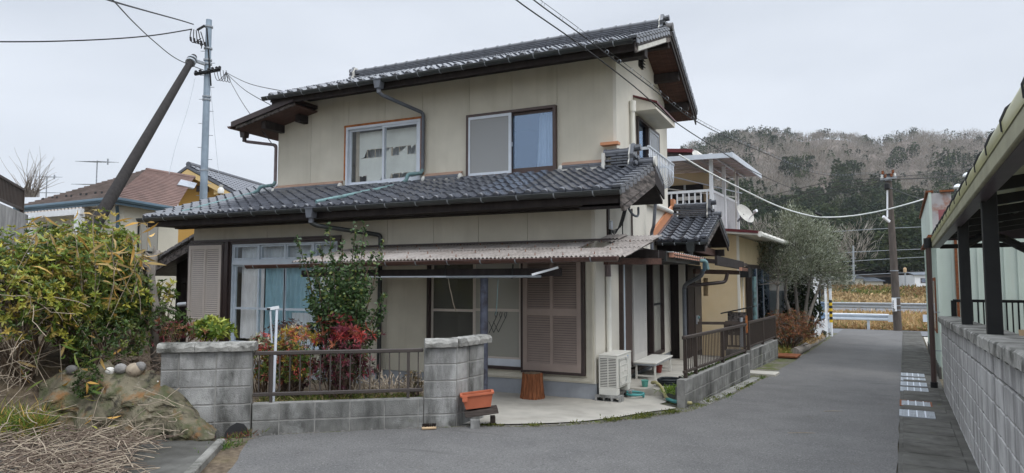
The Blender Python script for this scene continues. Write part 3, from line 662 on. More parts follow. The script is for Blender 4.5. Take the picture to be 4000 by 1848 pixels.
# ------------------------------------------------ tiles
PROF = [(0, .012), (.03, .042), (.062, .058), (.094, .044), (.124, .012), (.165, -.008), (.205, -.013), (.24, -.006), (.272, .012)]
def tile_mesh(du=.268, L=.29, eave=False):
    mb = MB(); s_ = du / .268; th = .028
    top = [(u * s_, 0, z + .032) for u, z in PROF]; back = [(u * s_, L, z + .001) for u, z in PROF]; bot = [(u * s_, .006, z + .032 - th) for u, z in PROF]
    n = len(PROF); mb.add(top + back + bot, [(i, i + 1, n + i + 1, n + i) for i in range(n - 1)] + [(2 * n + i, 2 * n + i + 1, i + 1, i) for i in range(n - 1)])
    if eave:
        # drooping face plate and round end disc
        pts = [(u * s_, -.012, z + .030) for u, z in PROF[4:]]; lo = [(u * s_, -.014, -.038 - .02 * math.sin(math.pi * (i / (len(PROF[4:]) - 1)))) for i, (u, z) in enumerate(PROF[4:])]
        k = len(pts); o = len(mb.v); mb.add(pts + lo, [(k + i, k + i + 1, i + 1, i) for i in range(k - 1)])
        mb.lathe([(.012, -.05), (.046, -.045), (.054, -.03), (.054, .05)], (.062 * s_, 0, .03), 10, (0, 1, 0))
    return mb.mesh('roof_tile', smooth=True, recalc=False)
TILE = tile_mesh(); TILE_E = tile_mesh(eave=True)
for me in (TILE, TILE_E): me.materials.append(M['tile']); me.set_sharp_from_angle(angle=R(42))
def tile_field(part, o, eu, ew, nu, nw, du, dw, keep=None, objs=None, name='roof_tile', eave=True):
    eu, ew = Vector(eu).normalized(), Vector(ew).normalized(); n = eu.cross(ew); o = Vector(o)
    rest = []
    for j in range(nw):
        for i in range(nu):
            if keep and not keep(i, j): continue
            jit = Vector((random.gauss(0, .0015), random.gauss(0, .002), random.gauss(0, .002)))
            tilt = Matrix.Rotation(random.gauss(0, .006), 4, 'Z') @ Matrix.Rotation(random.gauss(0, .006), 4, 'Y')
            m4 = frame4(o + eu * (i * du) + ew * (j * dw) + n * (.004 + .001 * (i % 2)) + jit, eu, ew, n) @ tilt
            if objs is None or objs(i, j): place(name, TILE_E if (eave and j == 0) else TILE, 'tile', part, m4)
            else: rest.append(m4)
    if rest:
        me = join_instances(TILE, rest, 'far_tiles'); me.materials.append(M['tile']); me.polygons.foreach_set('use_smooth', [True] * len(me.polygons)); me.set_sharp_from_angle(angle=R(42))
        r_ = put('far_tiles', me, 'tile', part); r_['kind'] = 'stuff'
def ridge(part, p, q, h=.22, wd=.2, layers=5, end0=True, end1=True, cap=.075, seg=.27):
    """stacked flat tiles with a round cap row and end ornaments, from p to q (p is the bottom centre line)"""
    p, q = Vector(p), Vector(q); d = (q - p); L = d.length; d.normalize(); sdv = d.cross(Vector((0, 0, 1))).normalized(); up = sdv.cross(d)
    ns = max(1, round(L / seg)); lh = h / layers
    for k in range(layers):
        mb = MB(); ww = wd / 2 * (1 - .09 * k)
        for i in range(ns):
            a = i * L / ns + (.5 * L / ns if k % 2 else 0); b = min(a + L / ns - .006, L)
            if a >= L: continue
            c = p + d * ((a + b) / 2) + up * (k * lh + lh * .45)
            mb.obox(c, d * (b - a) / 2, sdv * ww, up * lh * .36)
        mb.build('ridge_course', 'tile', part, bevel=.006)
    cm = MB(); top = p + up * (h + cap * .25)
    cm.tube([top, top + d * L], cap, 12); 
    for i in range(ns + 1): c = top + d * min(i * L / ns, L - .02); cm.tube([c - d * .02, c + d * .02], cap * 1.16, 12)
    cm.build('ridge_cap', 'tile', part, smooth=True, auto=40)
    for fl, c, dd in ((end0, p, -d), (end1, q, d)):
        if not fl: continue
        mb = MB(); c = c + dd * .02
        prof = [(-.15, -.03), (-.17, .05), (-.12, .12), (-.135, .2), (-.09, h + .05), (-.05, h + .15), (.05, h + .15), (.09, h + .05), (.135, .2), (.12, .12), (.17, .05), (.15, -.03)]
        mb.prism([c + sdv * a * wd / .2 + up * b for a, b in prof], dd * .06)
        mb.tube([c + dd * .04 + up * (h + .07), c + dd * .16 + up * (h + .08)], .06, 10); mb.tube([c + dd * .05 + up * .14, c + dd * .12 + up * .14], .05, 10)
        for sg in (-1, 1): mb.tube([c + dd * .05 + sdv * sg * .1 + up * .04, c + dd * .11 + sdv * sg * .12 + up * .05], .045, 8); mb.tube([c + dd * .05 + sdv * sg * .09 + up * .15, c + dd * .1 + sdv * sg * .1 + up * .16], .035, 8)
        mb.build('ridge_end_tile', 'tile', part, smooth=True, auto=35)
        mm = MB(); mm.prism([c - dd * .03 + sdv * a * .9 * wd / .2 + up * (b * .96) for a, b in prof], dd * .026); mm.build('ridge_mortar', 'mortar', part)
def gutter(name, p, q, r_, m, bracket=None, nb=8, parent=H, n=9, label=None):
    p, q = Vector(p), Vector(q); d = (q - p).normalized(); sdv = d.cross(Vector((0, 0, 1))).normalized()
    prof = [(r_ * math.cos(t), r_ * math.sin(t)) for t in np.linspace(math.pi, 2 * math.pi, n)]; inn = [((r_ - .005) * math.cos(t), (r_ - .005) * math.sin(t)) for t in np.linspace(2 * math.pi, math.pi, n)]
    pr = prof + inn; mb = MB(); mb.prism([p + sdv * a + Vector((0, 0, b)) for a, b in pr], q - p)
    for c in (p, q - d * .004): mb.prism([c + sdv * a + Vector((0, 0, b)) for a, b in prof], d * .004)
    for sg in (-1, 1): mb.tube([p + sdv * sg * r_, q + sdv * sg * r_], .007, 6)
    o = mb.build(name, m, parent)
    if bracket:
        L = (q - p).length
        for k in range(nb):
            c = p + d * (L * (k + .35) / nb); b = MB(); pts = [c + sdv * (r_ + .004) * math.cos(t) + Vector((0, 0, (r_ + .004) * math.sin(t))) for t in np.linspace(math.pi * 1.0, math.pi * 2.0, 8)]
            for i in range(7): b.bar(pts[i], pts[i + 1], .004, .016, d)
            b.box(*sum([[v - .007, v + .007] for v in (c - sdv * r_ + Vector((0, 0, .004)))], [])); b.build('gutter_bracket', bracket, o)
    return o
# ------------------------------------------------ lower roof
SL = .33; EYL, EZL = 9.10, 3.065
lr_root = MB()
def zl(y): return EZL + SL * (y - EYL)
sl = MB()
sl.prism([(-12.72, EYL + .02, zl(EYL) - .012), (-12.72, Y1 + .03, zl(Y1) - .012), (-12.72, Y1 + .03, zl(Y1) - .10), (-12.72, EYL + .02, zl(EYL) - .10)], (10.10, 0, 0))
sl.prism([(-12.72, Y1 + .031, zl(Y1) - .012), (-12.72, 12.5, zl(12.5) - .012), (-12.72, 12.5, zl(12.5) - .10), (-12.72, Y1 + .031, zl(Y1) - .10)], (1.58, 0, 0))
lr = sl.build('lower_roof', 'dark_wood', H)
ew = Vector((0, 1, SL)).normalized(); du, dw = .2685, .2285
nuL = 37
def kp(i, j):
    y = EYL + j * dw * ew.y; x = -12.68 + i * du
    return y < Y1 - .12 or (x < XL - .2 and y < 12.4)
tile_field(lr, (-12.68, EYL - .03, zl(EYL - .03) + .005), (1, 0, 0), ew, nuL, 14, du, dw, kp, lambda i, j: j < 8)
# verge tiles, right and left
vt = MB(); vt.box(0, .14, -.0, .225, -.02, .04); vt.box(.115, .14, -.0, .2, -.11, -.02); VT = vt.mesh('verge_tile', .012)
VT.materials.append(M['tile'])
def verge(part, p, ew, n, dw, eu, nm='verge_tile'):
    ew = Vector(ew).normalized(); eu = Vector(eu).normalized(); nn = eu.cross(ew)
    if nn.z < 0: nn = -nn
    for j in range(n):
        m4 = frame4(Vector(p) + ew * (j * dw) + nn * (.05 + (j % 2) * .001), eu, ew, nn) @ Matrix.Rotation(R(-9), 4, 'X')
        place(nm, VT, 'tile', part, m4)
verge(lr, (-2.735, EYL - .04, zl(EYL - .04)), ew, 9, dw, (1, 0, 0))
# the short back slope at the right verge and the top ridge beside the upper wall
MB().prism([(-3.2, 11.12, zl(11.1) + .05), (-2.62, 11.12, zl(11.1) + .05), (-2.62, 11.75, 3.52), (-3.2, 11.75, 3.52)], (0, 0, .03)).build('back_slope', 'tile', lr)
for j in range(3): m4 = frame4((-2.735, 11.15 + j * .2, zl(11.12) + .04 - j * .085), (1, 0, 0), (0, .92, -.39), (0, .39, .92)); place('verge_tile', VT, 'tile', lr, m4)
ridge(lr, (-3.42, 10.98, zl(10.98) + .02), (-2.98, 10.98, zl(10.98) + .02), .24, .22, 5, False, True, .07)
c = MB(); c.tube([(-2.98, 11.03, zl(11.0) + .085), (-2.58, 11.03, zl(11.0) + .085)], .075, 14); c.build('ridge_cap', 'tile', lr, smooth=True, auto=40)
MB().tube([(-2.59, 11.03, zl(11.0) + .085), (-2.555, 11.03, zl(11.0) + .085)], .088, 16).build('end_disc', 'mortar', lr, smooth=True, auto=40)
MB().box(-3.46, -3.41, 10.86, 11.1, zl(10.9) - .02, zl(10.9) + .3).build('ridge_mortar', 'mortar', lr)
MB().box(-3.52, -3.2, 10.98, 11.12, 4.12, 4.17).build('ridge_flashing', 'orange_flash', lr)
# courses of flat tile and mortar against the upper wall, broken by the windows
for a, b in ((XL - .02, WUL[0] - .1), (WUL[1] + .12, WUR[0] - .12), (WUR[1] + .1, -3.48)):
    zt = zl(Y1)
    MB().box(a, b, Y1 - .12, Y1 - .002, zt - .05, zt + .035).build('wall_mortar', 'mortar', lr)
    n_ = max(1, round((b - a) / .3))
    for k in range(n_):
        u0, u1 = a + (b - a) * k / n_, a + (b - a) * (k + 1) / n_ - .004
        MB().tube([(u0, Y1 - .085, zt + .065), (u1, Y1 - .085, zt + .065)], .034, 10).build('flat_tile', 'tile', lr, smooth=True, auto=40)
        MB().box(u0, u1, Y1 - .13, Y1 - .003, zt + .025, zt + .052).build('flat_tile', 'tile', lr, bevel=.004)
    MB().add([(a, Y1 - .095, zt + .10), (b, Y1 - .095, zt + .10), (b, Y1 - .003, zt + .165), (a, Y1 - .003, zt + .165), (a, Y1 - .095, zt + .085), (b, Y1 - .095, zt + .085), (b, Y1 - .003, zt + .085), (a, Y1 - .003, zt + .085)],
             [(0, 1, 2, 3), (0, 4, 5, 1), (0, 3, 7, 4), (1, 5, 6, 2), (4, 7, 6, 5), (2, 6, 7, 3)]).build('wall_flashing', 'copper_flash', lr)
    for e in (a, b): MB().lathe([(.01, -.07), (.05, -.04), (.055, .02), (.03, .07)], (e, Y1 - .09, zt + .03), 8).build('mortar_lump', 'mortar', lr, smooth=True)
MB().box(WUL[0] - .1, WUL[1] + .12, Y1 - .1, Y1 - .052, zl(Y1) - .06, zl(Y1) - .02).build('sill_mortar', 'mortar', lr)
MB().box(WUR[0] - .12, WUR[1] + .1, Y1 - .12, Y1 - .092, zl(Y1) - .06, zl(Y1) - .012).build('sill_flashing', 'brown_metal', lr)
# eave boards, soffit, barge board
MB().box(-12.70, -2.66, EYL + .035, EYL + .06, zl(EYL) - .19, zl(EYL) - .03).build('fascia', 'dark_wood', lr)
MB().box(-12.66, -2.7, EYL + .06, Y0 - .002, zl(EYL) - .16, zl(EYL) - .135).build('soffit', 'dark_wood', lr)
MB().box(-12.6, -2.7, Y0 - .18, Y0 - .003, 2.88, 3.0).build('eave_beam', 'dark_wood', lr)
bb = MB(); bb.prism([(-2.625, EYL - .02, zl(EYL) - .24), (-2.625, EYL - .02, zl(EYL) - .03), (-2.625, 11.08, zl(11.08) - .03), (-2.625, 11.08, zl(11.08) - .26)], (.03, 0, 0)); bb.build('barge_board', 'weathered_wood', lr)
bb = MB(); bb.prism([(-2.64, EYL + .1, zl(EYL) - .30), (-2.64, EYL + .06, zl(EYL) - .24), (-2.64, 11.08, zl(11.08) - .26), (-2.64, 11.08, zl(11.08) - .34)], (.05, 0, 0)); bb.build('barge_moulding', 'weathered_wood', lr)
MB().prism([(-2.625, 11.08, zl(11.08) - .03), (-2.625, 11.08, zl(11.08) - .3), (-2.625, 11.8, 3.22), (-2.625, 11.8, 3.48)], (.03, 0, 0)).build('barge_board', 'dark_wood', lr)
MB().prism([(XW, EYL + .1, zl(EYL) - .22), (XW, 11.1, zl(11.1) - .24), (XW, 11.8, 3.2), (XW, 11.8, 3.14), (XW, 11.1, zl(11.1) - .28), (XW, EYL + .1, zl(EYL) - .26)], (.64, 0, 0)).build('verge_soffit', 'dark_wood', lr)
gl_ = gutter('gutter', (-12.78, EYL - .075, 3.045), (-2.60, EYL - .075, 3.045), .068, 'gutter_dark', 'galv', 17, label=None)
# ------------------------------------------------ upper roof
SU = .402; EYU, EZU = 10.36, 5.665; RYU = 13.05
def zu(y): return EZU + SU * (y - EYU)
XUL, XUR = -10.62, -2.68
zr_ = zu(RYU)
ur = MB()
ur.prism([(XUL, EYU + .02, zu(EYU) - .012), (XUL, RYU, zr_ - .012), (XUL, RYU, zr_ - .11), (XUL, EYU + .02, zu(EYU) - .11)], (XUR - XUL, 0, 0))
ur.prism([(XUL, RYU + .001, zr_ - .012), (XUL, 15.75, zr_ - .012 - SU * 2.7), (XUL, 15.75, zr_ - .11 - SU * 2.7), (XUL, RYU + .001, zr_ - .11)], (XUR - XUL, 0, 0))
ur = ur.build('upper_roof', 'dark_wood', H)
ewu = Vector((0, 1, SU)).normalized(); du2 = .266
nu2 = int((XUR - .14 - XUL) / du2)
tile_field(ur, (XUL + .02, EYU - .03, zu(EYU - .03) + .005), (1, 0, 0), ewu, nu2, 12, du2, .2285, None, lambda i, j: j < 2, 'eave_tile')
tile_field(ur, (XUR - .14, 15.78, zu(RYU) - SU * 2.73), (-1, 0, 0), (0, -1, SU), nu2, 12, du2, .235, None, lambda i, j: False)
verge(ur, (XUR - .13, EYU - .04, zu(EYU - .04)), ewu, 12, .2285, (1, 0, 0))
ewr = Vector((0, -1, SU)).normalized()
VT2 = VT
for j in range(12):
    m4 = frame4(Vector((XUR - .13, 15.8, zr_ - SU * 2.75)) + ewr * (j * .238) + Vector((0, 0, .05)), (1, 0, 0), ewr, Vector((1, 0, 0)).cross(ewr)) @ Matrix.Rotation(R(-9), 4, 'X'); place('verge_tile', VT, 'tile', ur, m4)
ridge(ur, (XUL + .12, RYU, zr_ - .01), (XUR - .22, RYU, zr_ - .01), .20, .24, 5, True, True, .07, .3)
MB().tube([(XUR - .25, RYU, zr_ + .07), (XUR + .03, RYU, zr_ + .07)], .085, 14).build('ridge_cap', 'tile_worn', ur, smooth=True, auto=40)
MB().box(XUL + .02, XUR - .05, EYU + .04, EYU + .065, zu(EYU) - .16, zu(EYU) - .03).build('fascia', 'dark_wood', ur)
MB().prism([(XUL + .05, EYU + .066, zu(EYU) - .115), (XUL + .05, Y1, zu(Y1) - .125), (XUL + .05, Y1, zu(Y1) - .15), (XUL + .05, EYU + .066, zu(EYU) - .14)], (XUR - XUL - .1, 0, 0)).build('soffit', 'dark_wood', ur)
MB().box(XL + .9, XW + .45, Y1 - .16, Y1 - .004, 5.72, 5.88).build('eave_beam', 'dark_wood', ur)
# gable end at the right: barge boards, soffit boards, purlin ends
def sloped(name, x0, x1, y0, z0, y1, z1, h0, m, par): 
    return MB().prism([(x0, y0, z0), (x0, y1, z1), (x0, y1, z1 - h0), (x0, y0, z0 - h0)], (x1 - x0, 0, 0)).build(name, m, par)
sloped('barge_board', XUR - .045, XUR - .02, EYU, zu(EYU) - .02, RYU, zr_ - .02, .2, 'weathered_wood', ur)
sloped('barge_board', XUR - .045, XUR - .02, RYU, zr_ - .02, 15.78, zr_ - SU * 2.73 - .02, .2, 'dark_wood', ur)
for k in range(4):
    x0 = XW + .002 + k * .135; sloped('soffit_board', x0, x0 + .131, RYU - .02, zr_ - .125, 15.7, zr_ - SU * 2.67 - .125, .02, 'soffit_wood', ur)
sloped('soffit_board', XW, XUR - .05, EYU + .1, zu(EYU + .1) - .125, RYU, zr_ - .125, .02, 'dark_wood', ur)
for (y, hgt) in ((Y1 + .05, .2), (13.05, .2), (14.05, .18), (15.05, .18)):
    z = zr_ - SU * abs(y - RYU) - .145
    MB().box(XW - .02, XUR - .06, y - .07, y + .07, z - hgt, z).build('purlin', 'dark_wood', ur, bevel=.006)
MB().box(XW - .002, XUR - .05, Y1 - .1, Y1 + .1, 5.62, 5.83).build('eave_beam', 'dark_wood', ur)
MB().prism([(XUR - .018, EYU + .1, zu(EYU) - .16), (XUR - .018, EYU + .1, zu(EYU) - .06), (XUR - .018, EYU + 2.2, zu(EYU + 2.2) - .09), (XUR - .018, EYU + 2.2, zu(EYU + 2.2) - .2)], (.012, 0, 0)).build('bare_board', 'mortar', ur)
gutter('gutter', (XUL - .1, EYU - .08, 5.645), (XUR - .06, EYU - .08, 5.645), .064, 'gutter_dark', 'galv', 17)
# louvred gable vent
v = MB(); v.box(XW, XW + .035, 12.70, 12.96, 6.0, 6.26); v = v.build('gable_vent', 'black_metal', H)
for k in range(4): MB().obox((XW + .05, 12.83, 6.04 + k * .062), (.03, 0, -.018), (0, .12, 0), (.004, 0, .006)).build('vent_blade', 'black_metal', v)
# ------------------------------------------------ low metal roof at the left end of the upper storey
ls = MB(); yv0, yv1 = 10.42, 15.4
zA, zB = 5.60, 5.235; xA, xB = -10.0, -11.78
pts = lambda y: [(xA, y, zA), (xB, y, zB), (xB, y, zB - .07), (xA, y, zA - .07)]
ls.prism(pts(yv0), (0, yv1 - yv0, 0)); ls = ls.build('side_roof', 'brown_metal', H)
MB().prism([(xA, yv0 - .03, zA + .03), (xB, yv0 - .03, zB + .03), (xB, yv0 - .03, zB - .085), (xA, yv0 - .03, zA - .085)], (0, .028, 0)).build('verge_cover', 'brown_metal', ls)
MB().prism([(xA, yv0 + .02, zA - .086), (xB + .1, yv0 + .02, zB - .068), (xB + .1, yv0 + .02, zB - .13), (xA, yv0 + .02, zA - .15)], (0, .035, 0)).build('barge_board', 'weathered_wood', ls)
MB().prism([(xA, yv0 + .06, zA - .12), (xB + .05, yv0 + .06, zB - .12), (xB + .05, yv0 + .06, zB - .14), (xA, yv0 + .06, zA - .14)], (0, 4.9, 0)).build('soffit', 'soffit_wood', ls)
for x, L in ((-10.32, .02), (-11.0, .32)):
    z = zA + (zB - zA) * (x - xA) / (xB - xA) - .14; MB().box(x - .06, x + .06, Y1 - L - .25, Y1 + .1, z - .17, z).build('purlin', 'dark_wood', ls)
gutter('gutter', (xB - .06, yv0 - .02, zB - .06), (xB - .06, yv1, zB - .06), .055, 'gutter_brown', None)
# ------------------------------------------------ downpipes
def pipe(pts, r_, m, nm='downpipe', par=H, n=10): return MB().tube(pts, r_, n).build(nm, m, par, smooth=True, auto=50)
def bend(pts, rad=.06, seg=4):
    pts = [Vector(p) for p in pts]; out = [pts[0]]
    for i in range(1, len(pts) - 1):
        a = (pts[i - 1] - pts[i]).normalized() * min(rad, (pts[i - 1] - pts[i]).length / 2); b = (pts[i + 1] - pts[i]).normalized() * min(rad, (pts[i + 1] - pts[i]).length / 2)
        for k in range(seg + 1):
            t = k / seg; out.append((pts[i] + a) * (1 - t) ** 2 + pts[i] * 2 * t * (1 - t) + (pts[i] + b) * t * t)
    return out + [pts[-1]]
def hopper(c, m, par=H):
    x, y, z = c; mb = MB(); mb.prism([(x - .085, y - .07, z + .08), (x + .085, y - .07, z + .08), (x + .055, y - .07, z - .08), (x - .055, y - .07, z - .08)], (0, .14, 0)); mb.box(x - .095, x + .095, y - .08, y + .08, z + .08, z + .1); mb.tube([(x, y, z - .07), (x, y, z - .17)], .045, 10); return mb.build('rain_hopper', m, par)
hopper((-7.72, EYU - .08, 5.55), 'pipe_grey')
pipe(bend([(-7.72, EYU - .08, 5.42), (-7.70, EYU - .04, 5.36), (-7.22, Y1 - .07, 5.12), (-7.22, Y1 - .07, 3.98)]), .036, 'pipe_grey')
pipe(bend([(-7.22, Y1 - .07, 3.98), (-7.24, Y1 - .1, 3.90), (-7.46, Y1 - .22, 3.88), (-7.5, Y1 - .24, 3.75)], .04), .037, 'pipe_teal')
pipe([(-7.5, Y1 - .24, 3.76), (-7.57, Y1 - .34, 3.66), (-8.18, EYL + .02, 3.17)], .036, 'pipe_teal')
hopper((-8.2, EYL - .075, 2.96), 'pipe_grey')
pipe(bend([(-8.2, EYL - .075, 2.8), (-8.15, EYL - .02, 2.75), (-7.30, Y0 - .07, 2.60), (-7.30, Y0 - .07, .02)]), .04, 'gutter_dark')
hopper((-11.75, 10.75, 5.06), 'brown_metal'); 
pipe(bend([(-11.75, 10.75, 4.95), (-11.75, 10.78, 4.9), (-11.17, Y1 - .02, 4.83), (-11.17, Y1 - .02, 3.95)], .05), .035, 'pipe_mauve')
pipe(bend([(-11.17, Y1 - .02, 4.0), (-11.18, Y1 - .05, 3.92), (-11.45, Y1 - .18, 3.88), (-11.5, Y1 - .2, 3.78)], .04), .037, 'pipe_teal')
pipe([(-11.5, Y1 - .2, 3.8), (-11.56, Y1 - .3, 3.72), (-11.72, 9.2, 3.16)], .034, 'pipe_teal')
# ------------------------------------------------ corrugated canopy along the front and round the corner
CYE, CZE, CS = 8.30, 2.085, .175
def zc(y): return CZE + CS * (y - CYE)
cn = MB().bar((-7.9, 8.52, 1.89), (-3.3, 8.52, 1.89), .06, .11).build('canopy', 'dark_wood', H); cn['label'] = 'weathered corrugated canopy over the right half of the front'
def csheet(x0, x1, y0, y1, dz, ph=0):
    P = []; n = int((x1 - x0) / .063 * 8)
    for k in range(5):
        y = y0 + (y1 - y0) * k / 4
        P.append([(x0 + (x1 - x0) * i / n, y, zc(y) + dz + .0125 * math.sin((x0 + (x1 - x0) * i / n) / .063 * 6.2832) + .004 * math.sin(y * 9 + x0)) for i in range(n + 1)])
    mb = MB().grid(P); nb = len(P[0]); 
    mb.grid([[(p[0], p[1], p[2] - .004) for p in r] for r in P])
    e0 = [P[0], [(p[0], p[1], p[2] - .004) for p in P[0]]]; mb.grid(e0)
    return mb.build('corrugated_sheet', 'corrugated', cn, smooth=True, recalc=False, auto=60)
xs_ = [-7.95, -7.33, -6.70, -6.07, -5.44, -4.81, -4.18, -3.55, -2.92, -2.38]
for i in range(9):
    a, b = xs_[i], xs_[i + 1] + .05; top = 9.89 if b < XW else 9.89
    csheet(a, b, CYE + random.uniform(-.012, .012), 9.2, .0 + .004 * (i % 2)); csheet(a, min(b, XW + .0) if b > XW and i < 8 else b, 9.12, 9.885 if i < 7 else 9.88, .012 + .004 * (i % 2))
csheet(-3.22, -2.36, 9.82, 10.5, .022)
csheet(-3.24, -2.9, 10.0, 10.5, .05)
hk = MB()
for k, y in enumerate((8.42, 8.85, 9.35, 9.78)):
    for x in np.arange(-7.85, -2.45, .42):
        xx = x + .11 * (k % 2) + random.uniform(-.03, .03); z = zc(y) + .015; hk.tube([(xx, y, z), (xx, y, z + .035)], .005, 5); hk.tube([(xx, y, z + .002), (xx, y, z + .006)], .013, 6)
o = hk.build('hook_bolts', 'rust', cn); o['kind'] = 'stuff'
MB().bar((-7.9, 9.86, zc(9.88) + .045), (-3.0, 9.86, zc(9.88) + .045), .05, .03).build('top_flashing', 'brown_metal', cn)
for x in (-7.6, -6.6, -5.6, -4.6, -3.6, -2.55): MB().bar((x, 8.38, zc(8.38) - .035), (x, 9.86 if x < -3 else 10.4, zc(9.86 if x < -3 else 10.4) - .035), .04, .045).build('rafter', 'dark_wood', cn)
for y in (8.42, 9.0, 9.6): MB().bar((-7.9, y, zc(y) - .07), (-2.45, y, zc(y) - .07), .045, .03).build('batten', 'dark_wood', cn)
MB().bar((-2.44, 8.36, zc(8.36) - .03), (-2.44, 10.5, zc(10.5) - .03), .03, .04).build('verge_batten', 'old_plank', cn)
MB().bar((-5.0, 8.62, zc(8.6) - .05), (-4.35, 8.62, zc(8.6) - .05), .04, .035).build('patch_batten', 'orange_wood', cn)
MB().bar((-3.1, 9.9, 2.07), (-2.5, 10.9, 2.09), .1, .1).build('corner_beam', 'soffit_wood', cn)
MB().bar((-3.2, 10.5, 2.2), (-2.42, 10.5, 2.2), .08, .12).build('corner_beam', 'dark_wood', cn)
gutter('gutter', (-8.85, CYE - .07, 2.03), (-2.42, CYE - .07, 2.075), .058, 'gutter_brown', 'galv', 12)
MB().tube([(-4.49, 8.52, -.1), (-4.49, 8.52, 1.834)], .058, 14).build('canopy_post', 'post_paint', cn, smooth=True, auto=40)
o = MB().tube([(-6.45, 8.42, 1.83), (-5.05, 8.42, 1.83)], .014, 8).build('drying_pole', 'alum_white'); tag(o, 'bright aluminium drying pole hung under the canopy, left one', 'pole', 'laundry poles under the canopy')
o = MB().tube([(-5.05, 8.40, 1.825), (-3.55, 8.40, 1.83)], .018, 8).build('drying_pole', 'galv'); tag(o, 'dull grey drying pole hung under the canopy, right one', 'pole', 'laundry poles under the canopy')
for x in (-6.3, -5.1, -4.0): MB().bar((x, 8.42, 1.80), (x, 8.46, 2.0), .012, .02).build('pole_hanger', 'black_metal', cn)
MB().bar((-3.60, 8.2, 1.85), (-3.28, 8.36, 1.95), .012, .03).build('pole_arm', 'white_paint', cn, bevel=.003)
tag(MB().tube(wander((-5.03, 8.42, 1.81), (0, 0, -1), .5, 7, .12), .006, 5).build('loose_string', 'straw'), 'pale string dangling from the joint of the drying poles', 'string')
hg = thing('folding_hanger', 'dark wire clip hanger dangling from a green cord before the dusty window', 'hanger', (-4.3, 8.6, 1.0))
MB().tube([(-4.28, 8.55, 1.8), (-4.31, 8.56, 1.35), (-4.33, 8.56, 1.28)], .005, 5).build('cord', 'pipe_teal', hg)
for k in range(3):
    x = -4.32 + k * .075; MB().tube([(x, 8.56, 1.33), (x - .015, 8.56, 1.29), (x - .0, 8.56, 1.24), (x - .11, 8.56, 1.02 + .01 * k)], .006, 5).build('arm', 'black_metal', hg); MB().tube([(x + .025, 8.56, 1.33), (x + .02, 8.56, 1.28), (x, 8.56, 1.24)], .007, 5).build('clip', 'black_metal', hg)
    if k: MB().tube([(x - .11, 8.56, 1.02 + .01 * k), (x - .19, 8.56, 1.19)], .005, 5).build('arm', 'black_metal', hg)
# ------------------------------------------------ side wall details
MB().box(XW + .001, XW + .03, 10.50, 10.60, 2.4, 3.0).build('corner_strip', 'brown_metal', H)
MB().tube([(XW + .03, 11.97, 2.5), (XW + .03, 11.97, 3.1)], .018, 8).build('conduit', 'brown_sash', H)
pipe([(XW + .05, 10.42, .45), (XW + .05, 10.42, 1.78)], .044, 'pipe_cream', 'ac_duct'); pipe([(XW + .05, 10.42, 1.78), (XW + .05, 10.42, 1.84)], .05, 'pipe_cream', 'ac_duct'); pipe([(XW + .05, 10.42, 1.84), (XW + .04, 10.42, 2.12)], .045, 'pipe_mauve', 'ac_duct')
pipe([(XW + .06, 12.0, 3.78), (XW + .06, 12.0, 4.92)], .04, 'pipe_cream', 'upper_duct'); pipe([(XW + .06, 12.0, 4.92), (XW + .06, 12.0, 5.12)], .062, 'pipe_cream', 'upper_duct')
# meter boxes and loops of cable at the corner
o = MB().box(XW + .03, XW + .08, 10.52, 10.60, 2.62, 2.76).build('cable_box', 'alum_white', H, bevel=.006); MB().box(XW + .03, XW + .07, 10.52, 10.58, 2.52, 2.61).build('cable_clamp', 'black_metal', H)
for k in range(4):
    y = 11.0 + .1 * k; tp = bend([(XW + .2, 10.9 + .05 * k, 3.05), (XW + .12, 10.85 + .06 * k, 2.7), (XW + .08, 10.7, 2.52 + .03 * k), (XW + .06, 10.56, 2.6)], .2, 5); MB().tube(tp, .008, 6).build('service_cable', 'cable', H)
MB().tube(bend([(XW + .06, 10.57, 2.55), (XW + .12, 10.75, 2.28), (XW + .15, 11.05, 2.32), (XW + .1, 11.05, 2.62), (XW + .2, 10.9, 3.05)], .2, 5), .009, 6).build('service_cable', 'cable', H)
MB().tube(bend([(XW + .3, 10.7, 3.0), (XW + .35, 10.85, 2.86), (XW + .33, 11.3, 2.88), (XW + .3, 11.4, 3.05)], .2, 5), .02, 8).build('service_cable', 'pipe_grey', H)
MB().box(XW + .001, XW + .03, 11.25, 11.42, 2.35, 2.5).build('vent_hood', 'brown_metal', H)
MB().prism([(XW + .02, 10.65, 2.45), (XW + .02, 12.1, 2.28), (XW + .02, 12.1, 2.20), (XW + .02, 10.65, 2.30)], (.3, 0, 0)).build('pent_flashing', 'pipe_grey', H)
# upper side window with box awning and rail
ws_ = MB(); y0, y1, z0, z1 = SWU
for (a, b) in ((y0, y0 + .05), (y1 - .05, y1)): ws_.box(XW - .1, XW + .05, a, b, z0, z1)
ws_.box(XW - .1, XW + .05, y0 + .05, y1 - .05, z1 - .05, z1); ws_.box(XW - .1, XW + .05, y0 + .05, y1 - .05, z0, z0 + .05); ws_.box(XW - .06, XW + .04, 13.28, 13.36, z0 + .05, z1 - .05)
ws_ = ws_.build('window', 'brown_metal', H)
MB().box(XW - .03, XW - .02, y0 + .05, 13.28, z0 + .05, z1 - .05).build('pane', 'glass_mirror', ws_)
fr = MB()
for (a, b) in ((13.38, 13.43), (14.17, 14.21)): fr.box(XW + .02, XW + .045, a, b, z0 + .05, z1 - .04)
fr.box(XW + .02, XW + .045, 13.43, 14.17, z1 - .09, z1 - .04); fr.box(XW + .02, XW + .045, 13.43, 14.17, z0 + .05, z0 + .1); fr.build('screen_frame', 'alum_white', ws_)
MB().box(XW + .028, XW + .032, 13.43, 14.17, z0 + .1, z1 - .09).build('insect_screen', 'glass_screen', ws_)
